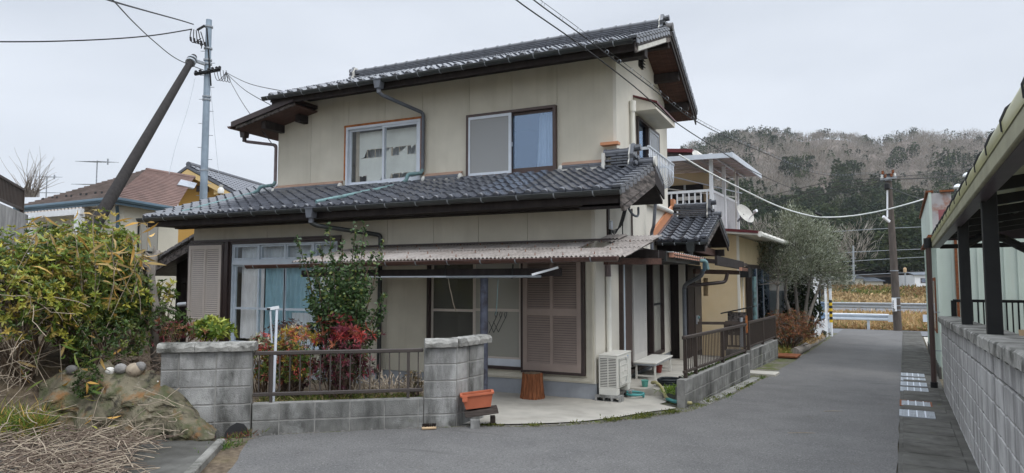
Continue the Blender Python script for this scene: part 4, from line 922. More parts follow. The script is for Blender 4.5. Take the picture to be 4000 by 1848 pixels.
aw = MB().prism([(XW, 12.28, 5.27), (XW, 12.28, 5.0), (-2.84, 12.28, 5.0), (-2.84, 12.28, 5.10)], (0, 1.72, 0)).build('awning', 'plaster_pale', H)
MB().prism([(XW - .0, 12.25, 5.31), (XW, 12.25, 5.275), (-2.81, 12.25, 5.105), (-2.81, 12.25, 5.14)], (0, 1.78, 0)).build('awning_cover', 'red_roof', aw)
rl = MB().tube([(-2.93, 12.02, 4.25), (-2.93, 14.25, 4.25)], .022, 8).build('balcony_rail', 'alum_white', H)
for k in range(16):
    y = 12.1 + k * .14; MB().tube([(-2.93, y, 4.24), (-2.93, y, 3.95), (-2.95, y, 3.84), (-3.02, y, 3.78), (-3.12, y, 3.76)], .011, 6).build('rail_bar', 'alum_white', rl, smooth=True)
for y in (12.05, 14.2): MB().bar((XW, y, 4.22), (-2.93, y, 4.22), .03, .05).build('rail_arm', 'alum_white', rl)
MB().bar((-2.94, 12.05, 4.10), (-2.94, 14.2, 4.10), .006, .03).build('rail_band', 'alum', rl); MB().tube([(-3.12, 12.05, 3.76), (-3.12, 14.25, 3.76)], .016, 6).build('rail_foot', 'alum', rl)
MB().tube([(XW + .06, 13.2, 3.35), (XW + .06, 15.3, 3.35)], .05, 10).build('cable_trunk', 'pipe_cream', H)
pipe(bend([(XW + .25, 12.9, 3.3), (XW + .2, 12.95, 2.85), (XW + .12, 13.1, 2.75), (XW + .12, 13.1, 2.35)], .06), .032, 'pipe_grey')
# lower side window, its shutter and shutter box
y0, y1, z0, z1 = SWL
wl_ = MB(); wl_.box(XW - .1, XW + .07, y0, y0 + .06, z0, z1); wl_.box(XW - .1, XW + .07, y1 - .06, y1, z0, z1); wl_.box(XW - .1, XW + .07, y0 + .06, y1 - .06, z1 - .06, z1); wl_.box(XW - .1, XW + .07, y0 + .06, y1 - .06, z0, z0 + .06); wl_.box(XW - .05, XW + .06, 12.76, 12.86, z0 + .06, z1 - .06); wl_.box(XW - .05, XW + .05, 13.42, 13.5, z0 + .06, z1 - .06)
wl_ = wl_.build('window', 'brown_metal', H); wl_['label'] = 'dark framed sliding door with frosted panes behind the bench'
MB().box(XW + .005, XW + .06, y0 + .061, 11.36, z0, z1 - .06).build('shutter_track', 'alum_blue', wl_); MB().box(XW + .005, XW + .065, 11.361, 11.78, z0, z1 - .06).build('shutter_box', 'brown_sash', wl_)
MB().box(XW - .02, XW - .01, 12.86, 13.42, z0 + .06, z1 - .06).build('pane', 'glass', wl_)
for a, b in ((z0 + .06, 1.27), (1.31, z1 - .06)): MB().box(XW - .012, XW - .002, 13.5, y1 - .06, a, b).build('frosted_pane', 'glass_haze', wl_)
MB().box(XW - .014, XW + .01, 13.5, y1 - .06, 1.27, 1.31).build('rail', 'black_metal', wl_)
sp = MB().box(XW + .03, XW + .07, 11.80, 12.74, z0 - .02, z1 - .06).build('shutter', 'shutter_white', H); sp['label'] = 'white louvred shutter beside the frosted sliding door'
me = MB().add([(.022, -.40, -.02), (.022, .40, -.02), (.002, .40, .017), (.002, -.40, .017), (0, -.40, -.02), (0, .40, -.02)], [(0, 1, 2, 3), (0, 4, 5, 1), (0, 3, 4), (1, 5, 2), (3, 2, 5, 4)]).mesh('slat')
for k in range(44): put('slat', me, 'shutter_white', sp, (XW + .071, 12.27, .46 + k * .039))
sl_ = MB(); sl_.box(XW + .07, XW + .09, 11.80, 11.87, z0 - .02, z1 - .06); sl_.box(XW + .07, XW + .09, 12.67, 12.74, z0 - .02, z1 - .06); sl_.box(XW + .07, XW + .09, 11.87, 12.67, z0 - .02, .44); sl_.build('shutter_stile', 'shutter_white', sp)
MB().box(XW - .3, XW + .09, 11.2, 14.4, .13, .2).build('step_sill', 'brown_metal', H)
# ------------------------------------------------ pent roof over the side, with gutters
pr = MB().prism([(XW, 11.9, 2.42), (-2.45, 11.9, 2.25), (-2.45, 11.9, 2.20), (XW, 11.9, 2.34)], (0, 3.3, 0)).build('side_pent_roof', 'dark_wood', H)
MB().box(-2.47, -2.43, 11.1, 14.3, 2.1, 2.26).build('fascia', 'gutter_dark', pr); MB().bar((XW, 11.15, 2.3), (-2.45, 11.15, 2.2), .1, .14).build('pent_beam', 'dark_wood', pr)
cv = MB().box(-2.42, -2.33, 11.25, 14.25, 2.17, 2.25).build('gutter_guard', 'clay_cover', pr)
MB().box(-2.43, -2.34, 11.2, 14.3, 2.252, 2.262).build('gutter_guard_lid', 'white_paint', pr)
for k in range(16): MB().box(-2.345, -2.325, 11.3 + k * .195, 11.312 + k * .195, 2.15, 2.27).build('guard_wire', 'black_metal', cv)
for z in (2.155, 2.205): MB().box(-2.335, -2.322, 11.25, 14.28, z, z + .012).build('guard_wire', 'black_metal', cv)
MB().box(-2.36, -2.31, 14.2, 14.3, 1.98, 2.25).build('rain_hopper', 'gutter_blue', pr)
MB().box(XW + .02, -2.46, 11.2, 14.3, 2.12, 2.15).build('pent_soffit', 'dark_wood', pr)
pipe(bend([(-2.36, 14.25, 2.0), (-2.4, 14.3, 1.88), (-2.78, 14.7, 1.72), (-2.9, 15.0, 1.64), (-2.9, 15.0, -.1)], .1), .045, 'pipe_grey')
pipe(bend([(-2.05, 15.6, 1.95), (-2.1, 15.6, 1.75), (-2.86, 15.0, 1.66)], .08), .04, 'brown_metal')
# ------------------------------------------------ entrance porch
pc = MB().box(-3.05, -2.92, 15.15, 15.28, -.18, 2.2).build('porch_post', 'plaster_pale', H); MB().box(-3.07, -2.90, 15.13, 15.30, -.3, 0.02).build('post_base', 'concrete', pc)
MB().box(-2.918, -2.905, 15.18, 15.25, 1.0, 1.14).build('bell_push', 'pipe_cream', pc)
MB().box(XW - .05, -2.92, 15.3, 15.36, -.2, 2.3).build('porch_wall', 'dark_wood', H)
dr_ = MB().box(-2.95, -2.9, 15.36, 17.2, -.2, 2.15).build('front_door', 'dark_wood', H)
for k in range(9): MB().box(-2.90, -2.885, 15.4 + k * .08, 15.44 + k * .08, -.1, 2.1).build('door_batten', 'brown_metal', dr_)
MB().box(-2.9, -2.88, 16.2, 17.1, .1, 2.0).build('door_leaf', 'brown_metal', dr_); MB().box(-2.88, -2.86, 16.3, 16.55, .75, .95).build('letter_plate', 'alum', dr_); MB().lathe([(.01, 0), (.04, .01), (.04, .03), (.01, .05)], (-2.86, 16.45, .9), 12, (1, 0, 0)).build('door_knob', 'pipe_teal', dr_, smooth=True)
# porch roof: ridge along x, one tiled slope towards the viewer
PRY, PRZ, PEY, PEZ = 15.55, 3.22, 13.75, 2.60
ps_ = (PRZ - PEZ) / (PRY - PEY); xg0, xg1 = XW + .02, -2.18
pf = MB(); pf.prism([(xg0, PEY, PEZ - .015), (xg0, PRY, PRZ - .015), (xg0, PRY, PRZ - .09), (xg0, PEY, PEZ - .09)], (xg1 - xg0 - .02, 0, 0)); pf.prism([(xg0, PRY + .001, PRZ - .015), (xg0, 17.1, PRZ - ps_ * 1.55), (xg0, 17.1, PRZ - ps_ * 1.55 - .09), (xg0, PRY + .001, PRZ - .09)], (xg1 - xg0 - .02, 0, 0)); pf = pf.build('porch_roof', 'dark_wood', H)
ewp = Vector((0, 1, ps_)).normalized()
tile_field(pf, (xg0 + .03, PEY - .03, PEZ - .03 * ps_ + .005), (1, 0, 0), ewp, 4, 9, .262, .2, None, None)
tile_field(pf, (xg1 - .05, 17.12, PRZ - ps_ * 1.57), (-1, 0, 0), (0, -1, ps_), 4, 8, .262, .2, None, None)
verge(pf, (xg1 - .14, PEY - .04, PEZ), ewp, 9, .2, (1, 0, 0))
for j in range(8): m4 = frame4((xg1 - .14, 17.1 - j * .19, PRZ - ps_ * (1.55 - j * .19) + .03), (1, 0, 0), Vector((0, -1, ps_)).normalized(), Vector((0, ps_, 1)).normalized()); place('verge_tile', VT, 'tile', pf, m4)
ridge(pf, (xg0 + .06, PRY, PRZ), (xg1 - .26, PRY, PRZ), .26, .22, 6, False, True, .065, .27)
MB().tube([(xg1 - .3, PRY, PRZ + .06), (xg1 + .03, PRY, PRZ + .06)], .07, 12).build('ridge_cap', 'tile', pf, smooth=True, auto=40)
MB().prism([(XW + .004, PEY - .3, PEZ + .02), (XW + .004, PRY - .1, PRZ + .02), (XW + .004, PRY - .1, PRZ + .30), (XW + .004, PEY - .3, PEZ + .17)], (.05, 0, 0)).build('orange_flashing', 'orange_flash', pf)
MB().box(XW + .004, XW + .08, PRY - .1, PRY + .15, PRZ + .28, PRZ + .45).build('orange_flashing', 'orange_flash', pf)
MB().prism([(XW + .06, PEY - .02, PEZ + .02), (XW + .06, PRY - .1, PRZ + .02), (XW + .06, PRY - .1, PRZ + .1), (XW + .06, PEY - .02, PEZ + .1)], (.06, 0, 0)).build('verge_mortar', 'tile', pf)
sloped('barge_board', xg1 - .05, xg1 - .02, PEY, PEZ - .02, PRY, PRZ - .02, .16, 'weathered_wood', pf); sloped('barge_board', xg1 - .05, xg1 - .02, PRY, PRZ - .02, 17.1, PRZ - ps_ * 1.55 - .02, .16, 'dark_wood', pf)
MB().prism([(xg1 - .4, PEY + .3, PEZ + .0), (xg1 - .4, PRY, PRZ - .1), (xg1 - .4, 16.8, PEZ)], (.02, 0, 0)).build('gable_board', 'dark_wood', pf)
MB().box(xg0, xg1 - .1, PEY + .25, PEY + .37, PEZ - .22, PEZ - .06).build('porch_beam', 'dark_wood', pf); MB().box(xg1 - .42, xg1 - .30, PEY + .25, 17.0, PEZ - .22, PEZ - .06).build('porch_beam', 'soffit_wood', pf); MB().box(xg0, xg1 - .1, 16.8, 16.92, PEZ - .22, PEZ - .06).build('porch_beam', 'dark_wood', pf)
gutter('gutter', (xg0 + .1, PEY - .07, PEZ - .05), (xg1 + .02, PEY - .07, PEZ - .05), .045, 'gutter_dark', 'alum_white', 4)
hopper((xg1 - .32, PEY - .07, PEZ - .16), 'gutter_dark'); pipe(bend([(xg1 - .32, PEY - .07, PEZ - .32), (xg1 - .3, PEY - .08, PEZ - .4), (xg1 - .05, PEY + .1, PEZ - .42), (xg1 - .02, PEY + .12, PEZ - .6)], .06), .036, 'pipe_teal')
# second, lower pent roof in front of the door
p2 = MB().prism([(-2.95, 14.35, 2.32), (-2.1, 14.35, 2.22), (-2.1, 14.35, 2.14), (-2.95, 14.35, 2.22)], (.25, 3.4, 0)).build('door_pent_roof', 'brown_metal', H)
MB().prism([(-2.13, 14.3, 2.30), (-2.08, 14.3, 2.30), (-2.08, 14.3, 2.10), (-2.13, 14.3, 2.10)], (.2, 3.0, -.05)).build('fascia', 'dark_wood', p2)
MB().box(-1.93, -1.86, 16.7, 18.0, 2.02, 2.1).build('gutter_guard', 'clay_cover', p2); MB().bar((-2.6, 14.6, 1.98), (-2.0, 17.2, 1.98), .06, .1).build('pent_beam', 'soffit_wood', p2)
for k in range(9): MB().box(-1.865, -1.85, 16.75 + k * .15, 16.762 + k * .15, 2.0, 2.12).build('guard_wire', 'black_metal', p2)
o = MB().tube([(-2.86, 16.9, 1.45), (-2.86, 16.9, 1.72)], .06, 10).build('wall_lamp', 'raw_wood', smooth=True, auto=40); MB
tag(MB().tube([(-2.8, 17.25, 1.4), (-2.8, 17.25, 1.85)], .06, 10).build('rolled_mat', 'raw_wood'), 'rolled tan mat hung on the beige wall beside the door', 'mat'); bpy.data.objects.remove(o)
# ---------------------------------------------------------------- block walls and railings
def blockmesh(L, H_, T, bev=.008): return MB().box(-L / 2, L / 2, 0, T, 0, H_).mesh('concrete_block', bev)
def block_wall(t, p0, e, length, zrows, T, m, bl=.4, start=0.0, zfun=None, jm='joint', skip=None, off=0.0, piece='concrete_block'):
    """stack-bonded blocks along e from p0; the thickness lies to the left of e"""
    e = Vector((e[0], e[1], 0)).normalized(); nrm = Vector((-e.y, e.x, 0)); p0 = Vector((p0[0], p0[1], 0)); cache = {}
    ed = [0.0]; x = start if start > .02 else bl
    while x < length - .02: ed.append(x); x += bl
    ed.append(length)
    for i in range(len(ed) - 1):
        a, b = ed[i], ed[i + 1]
        for r_ in range(len(zrows) - 1):
            if skip and skip(a, b, r_): continue
            z0, z1 = zrows[r_], zrows[r_ + 1]; key = (round(b - a, 3), round(z1 - z0, 3))
            if key not in cache: cache[key] = blockmesh(b - a - .009, z1 - z0 - .009, T)
            c = p0 + e * ((a + b) / 2) + nrm * (off + random.uniform(-.0015, .0015)); dz = zfun(c.x, c.y) if zfun else 0
            place(piece, cache[key], m, t, frame4((c.x, c.y, z0 + dz), e, nrm, Vector((0, 0, 1))) @ Matrix.Rotation(random.gauss(0, .002), 4, 'Y'))
    j = MB(); n_ = max(1, int(length / 1.0))
    for k in range(n_):
        a, b = length * k / n_ + .004, length * (k + 1) / n_ - .004; c = p0 + e * ((a + b) / 2) + nrm * (T / 2 + off); dz = zfun(c.x, c.y) if zfun else 0
        j.obox((c.x, c.y, (zrows[0] + zrows[-1]) / 2 + dz), e * (b - a) / 2, nrm * (T / 2 - .006), (0, 0, (zrows[-1] - zrows[0]) / 2 - .006))
    j.build('mortar_joint', jm, t)
WA = Vector((-6.04, 5.74, 0)); WE = Vector((.8066, .591, 0)).normalized(); WN = Vector((-WE.y, WE.x, 0))
RZ = [-.24, -.04, .16, .36, .56, .76, .96]
fw = thing('front_block_wall', 'grey concrete block front wall with two capped piers and a low middle', 'wall', (-5.2, 6.3, 0))
def capmesh(L):
    n = 10; P = []
    for yv, zt in ((-.05, .0), (-.055, .05), (-.03, .088), (.06, .105), (.15, .088), (.175, .05), (.17, .0)):
        P.append([(-L / 2 + L * i / n, yv - (.012 * math.cos(i / n * 12.6) if yv < -.02 else 0), zt + (.012 * math.cos(i / n * 12.6 + 1) if 0 < zt < .09 else 0)) for i in range(n + 1)])
    mb = MB().grid(P); mb.add([P[k][0] for k in range(7)], [tuple(range(7))]); mb.add([P[k][n] for k in range(7)], [tuple(range(6, -1, -1))]); mb.grid([P[0], P[6]])
    return mb.mesh('coping', smooth=False)
CAP4, CAP2 = capmesh(.395), capmesh(.245)
block_wall(fw, WA - WE * .99, WE, .98, RZ, .12, 'block', start=.19)
block_wall(fw, WA, WE, 1.965, RZ[:4], .12, 'block_dark', start=.3)
block_wall(fw, WA + WE * 1.965, WE, .40, RZ, .12, 'block')
PC = WA + WE * 2.365; PE = Vector((S5, C5, 0))
block_wall(fw, PC + PE * .004, PE, .61, RZ, .12, 'block', start=.25)
for k, L_, cm in ((-.80, .38, CAP4), (-.40, .4, CAP4), (-.1, .2, CAP2)):
    c = WA + WE * (k - .02 if cm is CAP4 else k); place('coping', cm, 'cap_stone', fw, frame4((c.x, c.y, .963), WE, WN, Vector((0, 0, 1))))
c = WA + WE * 2.17; place('coping', CAP4, 'cap_stone', fw, frame4((c.x, c.y, .963), WE, WN, Vector((0, 0, 1))))
PN = Vector((-PE.y, PE.x, 0))
for k in (.135, .375, .575): c = PC + PE * k; place('coping', CAP2, 'cap_stone', fw, frame4((c.x, c.y, .966), PE, PN, Vector((0, 0, 1))))
def railing(name, label, p, q, z0, z1, nb, posts, m, barw=.014, railh=.045, zb=None, slope=0.0, group='railings on block walls', flat=False, pw=.035):
    p, q = Vector((p[0], p[1], 0)), Vector((q[0], q[1], 0)); e = (q - p).normalized(); L = (q - p).length; nn = Vector((-e.y, e.x, 0))
    t = thing(name, label, 'railing', ((p + q) / 2) + Vector((0, 0, z0)), group)
    zz = lambda s_: slope * s_
    MB().bar(p + Vector((0, 0, z1)), q + Vector((0, 0, z1 + zz(L))), .05, railh).build('top_rail', m, t, bevel=.006); MB().bar(p + Vector((0, 0, z0 + .04)), q + Vector((0, 0, z0 + .04 + zz(L))), .04, .04).build('bottom_rail', m, t, bevel=.005)
    me = MB().box(-barw / 2, barw / 2, -barw / 2, barw / 2, z0 + .06, z1 - .02).mesh('bar')
    for k in range(nb):
        s_ = L * (k + .5) / nb; c = p + e * s_; place('bar', me, m, t, frame4((c.x, c.y, zz(s_)), e, nn, Vector((0, 0, 1))))
    pm = MB().box(-pw / 2, pw / 2, -pw / 2, pw / 2, (zb if zb is not None else z0 - .06), z1 + .004).mesh('post', .003)
    for s_ in posts: c = p + e * (L * s_); place('post', pm, m, t, frame4((c.x, c.y, zz(L * s_)), e, nn, Vector((0, 0, 1))))
    return t
railing('railing', 'brown metal railing on the low middle of the front wall', WA + WN * .06, WA + WE * 1.955 + WN * .06, .41, .925, 17, (.1, .91), 'bars')
# dark yard wall along the street with its railing
YA = Vector((-1.92, 9.88, 0)); YE = Vector((.104, .9946, 0)).normalized()
yw = thing('yard_wall', 'mossy dark block wall between the yard and the street', 'wall', (-1.75, 12, -.15))
block_wall(yw, YA, YE, 4.35, [-.26, -.06, .14, .34], .13, 'block_dark', off=0)
MB().bar(YA + YE * .6 + Vector((.10, 0, -.13)), YA + YE * 4.3 + Vector((.12, 0, -.2)), .16, .13).build('footing', 'concrete_lip', yw, bevel=.01)
railing('railing', 'dark brown barred railing on the mossy yard wall', YA + YE * .15 - Vector((.06, 0, 0)), YA + YE * 4.3 - Vector((.06, 0, 0)), .39, .93, 44, (.02, .15, .55, .97), 'bars_dark', .012, .05, slope=-.008, pw=.05)
# low cross wall and raised paving behind it
st = MB(); st.box(-3.26, -2.15, 10.78, 16.2, -.3, .035); o = st.build('yard_step', 'concrete', bevel=.01); tag(o, None, None); struct(o)
o = MB().box(-2.42, -2.02, 10.6, 10.78, -.2, .06).build('step_block', 'block_dark', bevel=.008); tag(o, 'dark concrete block lying at the end of the raised yard step', 'block')
o = MB().box(-2.13, -2.0, 10.2, 10.6, -.2, .18).build('step_block', 'block_dark', bevel=.008); tag(o, 'upright concrete block against the inside of the yard wall', 'block')
# second pier wall with planter-like railing and the mail box
PA = Vector((-1.60, 15.75, 0)); pw_ = thing('pier_wall', 'rough block pier wall beyond the gate opening', 'wall', (-1.45, 17.4, -.2))
block_wall(pw_, PA, YE, 3.3, [-.36, -.16, .04, .24], .16, 'block_dark'); block_wall(pw_, PA - Vector((.55, 0, 0)), (1, 0), .55, [-.36, -.16, .04, .24], .16, 'block_dark', bl=.3)
railing('railing', 'dark brown barred railing boxed on top of the pier wall', PA + Vector((-.06, .05, 0)), PA + YE * 3.2 - Vector((.06, 0, 0)), .27, .84, 32, (.0, .5, 1), 'bars_dark', .03, .06, pw=.06)
railing('railing', 'short dark railing return beside the mail box', PA + Vector((-.55, .06, 0)), PA + Vector((-.1, .06, 0)), .27, .84, 5, (.0,), 'bars_dark', .03, .06, pw=.06)
mbx = thing('mail_box', 'grey weathered mail box with a slanted lid behind the dark railing', 'mail box', (-1.85, 15.9, .24))
MB().box(-2.1, -1.72, 15.85, 16.1, .55, 1.06).build('box', 'weathered_wood', mbx); MB().obox((-1.88, 15.95, 1.12), (.36, 0, .085), (0, .2, 0), (-.005, 0, .012)).build('lid', 'black_metal', mbx); MB().tube([(-1.8, 15.8, .3), (-1.8, 15.8, .95)], .035, 8).build('leg', 'alum', mbx)
MB().box(-1.7, -1.66, 15.7, 15.74, .62, 1.0).build('tag_strip', 'orange_wood', mbx)
o = MB().bar((-2.6, 14.9, .86), (-1.7, 15.2, .86), .05, .06).build('gate_rail', 'bars_dark'); tag(o, 'loose dark gate rail behind the yard railing', 'gate')
# ---------------------------------------------------------------- things in the yard
ac = thing('air_conditioner', 'cream outdoor air conditioner unit on concrete blocks at the house corner', 'air conditioner', (-3.07, 10.25, -.07))
x0, x1, y0, y1, z0, z1 = -3.215, -2.925, 9.87, 10.65, .135, .625
b_ = MB(); b_.box(x0, x1, y0 + .012, y1, z0, z1); b_.build('casing', 'ac_body', ac, bevel=.008); MB().box(x0 - .008, x1 + .008, y0 - .006, y1 + .005, z1 + .001, z1 + .022).build('top_cover', 'ac_body', ac, bevel=.008)
MB().box(x0 + .015, x1 - .015, y0 + .004, y0 + .011, z0 + .03, z1 - .03).build('louvre_back', 'ac_dark', ac)
lm = MB().box(-.122, .122, -.01, .008, -.0065, .0065).mesh('louvre', .002)
for k in range(18): put('louvre', lm, 'ac_body', ac, ((x0 + x1) / 2, y0 + .002, z0 + .045 + k * .0245))
MB().box((x0 + x1) / 2 - .009, (x0 + x1) / 2 + .009, y0 - .012, y0 - .0085, z0 + .03, z1 - .03).build('louvre_rib', 'ac_body', ac)
fr_ = MB(); fr_.box(x0, x0 + .02, y0 - .008, y0 + .008, z0, z1); fr_.box(x1 - .02, x1, y0 - .008, y0 + .008, z0, z1); fr_.box(x0 + .02, x1 - .02, y0 - .008, y0 + .008, z0, z0 + .03); fr_.box(x0 + .02, x1 - .02, y0 - .008, y0 + .008, z1 - .03, z1); fr_.build('corner_frame', 'ac_body', ac)
MB().box(x1 + .001, x1 + .004, y0 + .08, y0 + .50, z0 + .05, z1 - .04).build('fan_opening', 'ac_grille', ac)
g_ = MB()
for z in np.linspace(z0 + .07, z1 - .06, 5): g_.tube([(x1 + .02, y0 + .07, z), (x1 + .02, y0 + .51, z)], .004, 5)
for y in (y0 + .075, y0 + .505): g_.tube([(x1 + .02, y, z0 + .05), (x1 + .02, y, z1 - .04)], .006, 5)
for z in (z0 + .05, z1 - .04): g_.tube([(x1 + .02, y0 + .07, z), (x1 + .02, y0 + .51, z)], .006, 5)
g_.build('fan_guard', 'ac_body', ac)
MB().lathe([(.20, 0), (.205, .004), (.19, .008)], (x1 + .005, y0 + .29, (z0 + z1) / 2), 24, (1, 0, 0)).build('fan_ring', 'ac_body', ac); MB().lathe([(.05, 0), (.05, .012)], (x1 + .006, y0 + .29, (z0 + z1) / 2), 12, (1, 0, 0)).build('fan_hub', 'ac_body', ac)
MB().box(x1 + .001, x1 + .003, y0 + .56, y0 + .60, z1 - .08, z1 - .03).build('blue_logo', 'blue_mark', ac)
for y, nm in ((9.86, 'stand_foot'), (10.45, 'stand_foot')):
    MB().box(x0 + .0, x1 + .0, y, y + .13, .04, .133).build(nm, 'ac_body', ac, bevel=.006)
    cb = MB(); zb0 = -.07; cb.box(-3.27, -2.87, y - .03, y + .16, .005, .038); cb.box(-3.27, -2.87, y - .03, y + .16, zb0, zb0 + .025)
    for x in (-3.27, -3.145, -3.02, -2.90): cb.box(x, x + .03, y - .03, y + .16, zb0 + .025, .005)
    o = cb.build('hollow_block', 'block'); tag(o, 'hollow concrete block under the %s end of the air conditioner' % ('near' if y < 10 else 'far'), 'block', 'blocks under the air conditioner')
bn = thing('bench', 'pale plastic bench below the frosted sliding door', 'bench', (-2.95, 12.35, .04))
MB().box(-3.17, -2.76, 11.68, 13.05, .315, .345).build('seat', 'ac_body', bn, bevel=.008); MB().box(-3.15, -2.78, 11.70, 13.03, .285, .313).build('seat_frame', 'alum', bn)
for x in (-3.13, -2.80):
    for y in (11.75, 12.98): MB().bar((x, y, .286), (x, y + (.0 if y < 12 else .0), .04), .04, .03).build('leg', 'ac_body', bn)
for y in (11.75, 12.98): MB().bar((-3.11, y, .10), (-2.82, y, .10), .02, .03).build('stretcher', 'ac_body', bn)
MB().bar((-2.97, 12.92, .07), (-2.97, 12.5, .29), .02, .03).build('brace', 'ac_body', bn)
stp = thing('tree_stump', 'reddish brown stump seat on the yard paving below the brown shutter', 'stump', (-4.2, 9.58, g(-4.2, 9.58)))
P = []; zg = g(-4.2, 9.58) + .02
for k, (r_, z) in enumerate(((.19, 0), (.18, .06), (.168, .18), (.16, .30), (.158, .37), (.14, .385))):
    P.append([(-4.2 + (r_ + .012 * math.sin(i * 2.1 + k * .15) + .008 * math.sin(i * 5.3)) * math.cos(i * 6.2832 / 36), 9.58 + (r_ + .012 * math.sin(i * 2.1 + k * .15) + .008 * math.sin(i * 5.3)) * math.sin(i * 6.2832 / 36), zg + z) for i in range(37)])
MB().grid(P).build('bark', 'bark_red', stp, smooth=True, auto=30); MB().add(P[-1][:-1], [tuple(range(36))]).build('cut_top', 'cut_wood', stp)
# terracotta planter on a plank, brush at the pier foot
pt = thing('planter', 'cracked terracotta trough planter leaning beside the right pier', 'planter', at(1872, 1592, 8.2))
c = at(1868, 1590, 8.2); ex = (WE * .8 + PE * -.1).normalized(); ey = Vector((-ex.y, ex.x, 0)); rot = frame4(c, ex, ey, Vector((0, 0, 1))) @ Matrix.Rotation(R(-6), 4, 'Y')
def tp(x, y, z): return rot @ Vector((x, y, z))
mb = MB(); o1 = [(-.15, -.07), (.15, -.07), (.15, .07), (-.15, .07)]; o2 = [(-.19, -.095), (.19, -.095), (.19, .095), (-.19, .095)]
for lo_, hi_, za, zb_ in ((o1, o2, 0, .165),):
    mb.add([tp(*p, za) for p in lo_] + [tp(*p, zb_) for p in hi_], [(3, 2, 1, 0), (0, 1, 5, 4), (1, 2, 6, 5), (2, 3, 7, 6), (3, 0, 4, 7)])
    mb.add([tp(p[0] * .93, p[1] * .9, .02) for p in lo_] + [tp(p[0] * .94, p[1] * .9, zb_) for p in hi_], [(0, 1, 2, 3), (4, 5, 1, 0), (5, 6, 2, 1), (6, 7, 3, 2), (7, 4, 0, 3)])
mb.build('trough', 'terracotta', pt, recalc=False)
rm = MB()
for a, b in ((0, 1), (1, 2), (2, 3), (3, 0)): rm.bar(tp(*o2[a], .165), tp(*o2[b], .165), .03, .022)
rm.build('rim', 'terracotta', pt); MB().obox(tp(-.15, -.105, .13), ex * .03, ey * .012, (0, 0, .03)).build('handle', 'terracotta', pt)
MB().add([tp(p[0] * .9, p[1] * .85, .12) for p in o2], [(0, 1, 2, 3)]).build('potting_soil', 'soil', pt)
c = at(1880, 1607, 8.22); o = MB().obox(c, ex * .2 + Vector((0, 0, .025)), ey * .09, (-.01, 0, .035)).build('plank', 'old_plank', bevel=.006); tag(o, 'thick weathered plank under the terracotta planter', 'plank')
c = at(1856, 1634, 8.1); o = MB().obox((c.x, c.y, .055), ex * .055, ey * .05, (0, 0, .06)).build('prop_block', 'block', bevel=.004); tag(o, 'small concrete cube propping the plank, left one', 'block', 'props of the plank')
c = at(1925, 1624, 8.35); o = MB().obox((c.x, c.y, .05), ex * .03, ey * .05, (0, 0, .055)).build('prop_block', 'old_plank'); tag(o, 'dark wooden prop under the right end of the plank', 'block', 'props of the plank')
br = thing('scrub_brush', 'bristle scrub brush lying upside down at the foot of the right pier', 'brush', at(1675, 1658, 8.0)); c = at(1676, 1654, 8.0); zb = g(c.x, c.y) + .012
MB().obox((c.x, c.y, zb + .02), WE * .085, WN * .03, (0, 0, .014)).build('block', 'skin_wood', br, bevel=.006)
bm_ = MB()
for k in range(160): q = Vector((c.x, c.y, zb + .032)) + WE * RNG.uniform(-.08, .08) + WN * RNG.uniform(-.024, .024); bm_.tube([q, q + Vector((RNG.normal() * .006, RNG.normal() * .006, .035))], .0022, 3)
o = bm_.build('bristles', 'brush_fibre', br, recalc=False); o['kind'] = 'stuff'
# hoses, pots
tag(MB().tube(bend([(-2.62, 10.86, .12), (-2.62, 10.75, .14), (-2.55, 10.72, .16), (-2.42, 10.60, .10), (-2.3, 10.35, -.03), (-2.05, 10.05, -.02), (-1.85, 9.97, .0)], .12, 4), .026, 8).build('garden_hose', 'hose_olive', smooth=True), 'olive green hose arching over the yard step', 'hose')
tag(MB().tube(bend([(-2.28, 10.32, -.03), (-2.1, 10.1, -.025), (-1.93, 10.0, .0)], .1, 4), .029, 8).build('hose_sleeve', 'hose_teal', smooth=True), 'teal end of the hose running to the yard wall', 'hose')
cl_ = [(-2.80 + (.13 + .01 * math.sin(k)) * math.cos(k * .5), 10.42 + .11 * math.sin(k * .5), -.035 + .003 * k) for k in range(20)]
tag(MB().tube(cl_, .018, 7).build('hose_coil', 'hose_teal', smooth=True), 'teal hose coiled on the paving behind the air conditioner', 'hose')
cl_ = [(-2.42 + (.2 + .02 * math.sin(k * 1.3)) * math.cos(k * .42), 11.2 + .26 * math.sin(k * .42), .06 + .0022 * k) for k in range(48)]
tag(MB().tube(cl_, .02, 7).build('hose_coil', 'hose_black', smooth=True), 'black hose coiled on the raised yard step', 'hose')
tag(MB().lathe([(.045, 0), (.06, .1), (.066, .105), (.05, .1)], (-2.78, 10.95, .037), 14).build('flower_pot', 'plastic_green', smooth=True, auto=40), 'small green plastic pot beside the air conditioner', 'pot')
tag(MB().lathe([(.06, 0), (.085, .13), (.09, .14), (.07, .13)], (-2.98, 12.75, .037), 14).build('flower_pot', 'plastic_red', smooth=True, auto=40), 'dark red pot under the bench', 'pot')
# laundry post in the front garden
lp = thing('laundry_post', 'white leaning laundry post with a short arm behind the railing', 'post', at(1068, 1570, 8.2)); a_, b_2 = at(1066, 1575, 8.15), at(1082, 1200, 8.3)
MB().tube([a_ - Vector((0, 0, .3)), b_2], .017, 8).build('pole', 'alum_white', lp, smooth=True, auto=40); MB().bar(at(1045, 1208, 8.25), at(1090, 1200, 8.3), .03, .035).build('arm', 'white_paint', lp); MB().tube([at(1056, 1215, 8.25), at(1062, 1340, 8.2)], .012, 6).build('stay', 'alum', lp)
MB().box(*sum([[v - .014, v + .014] for v in at(1049, 1208, 8.24)], [])).build('end_cap', 'black_metal', lp)
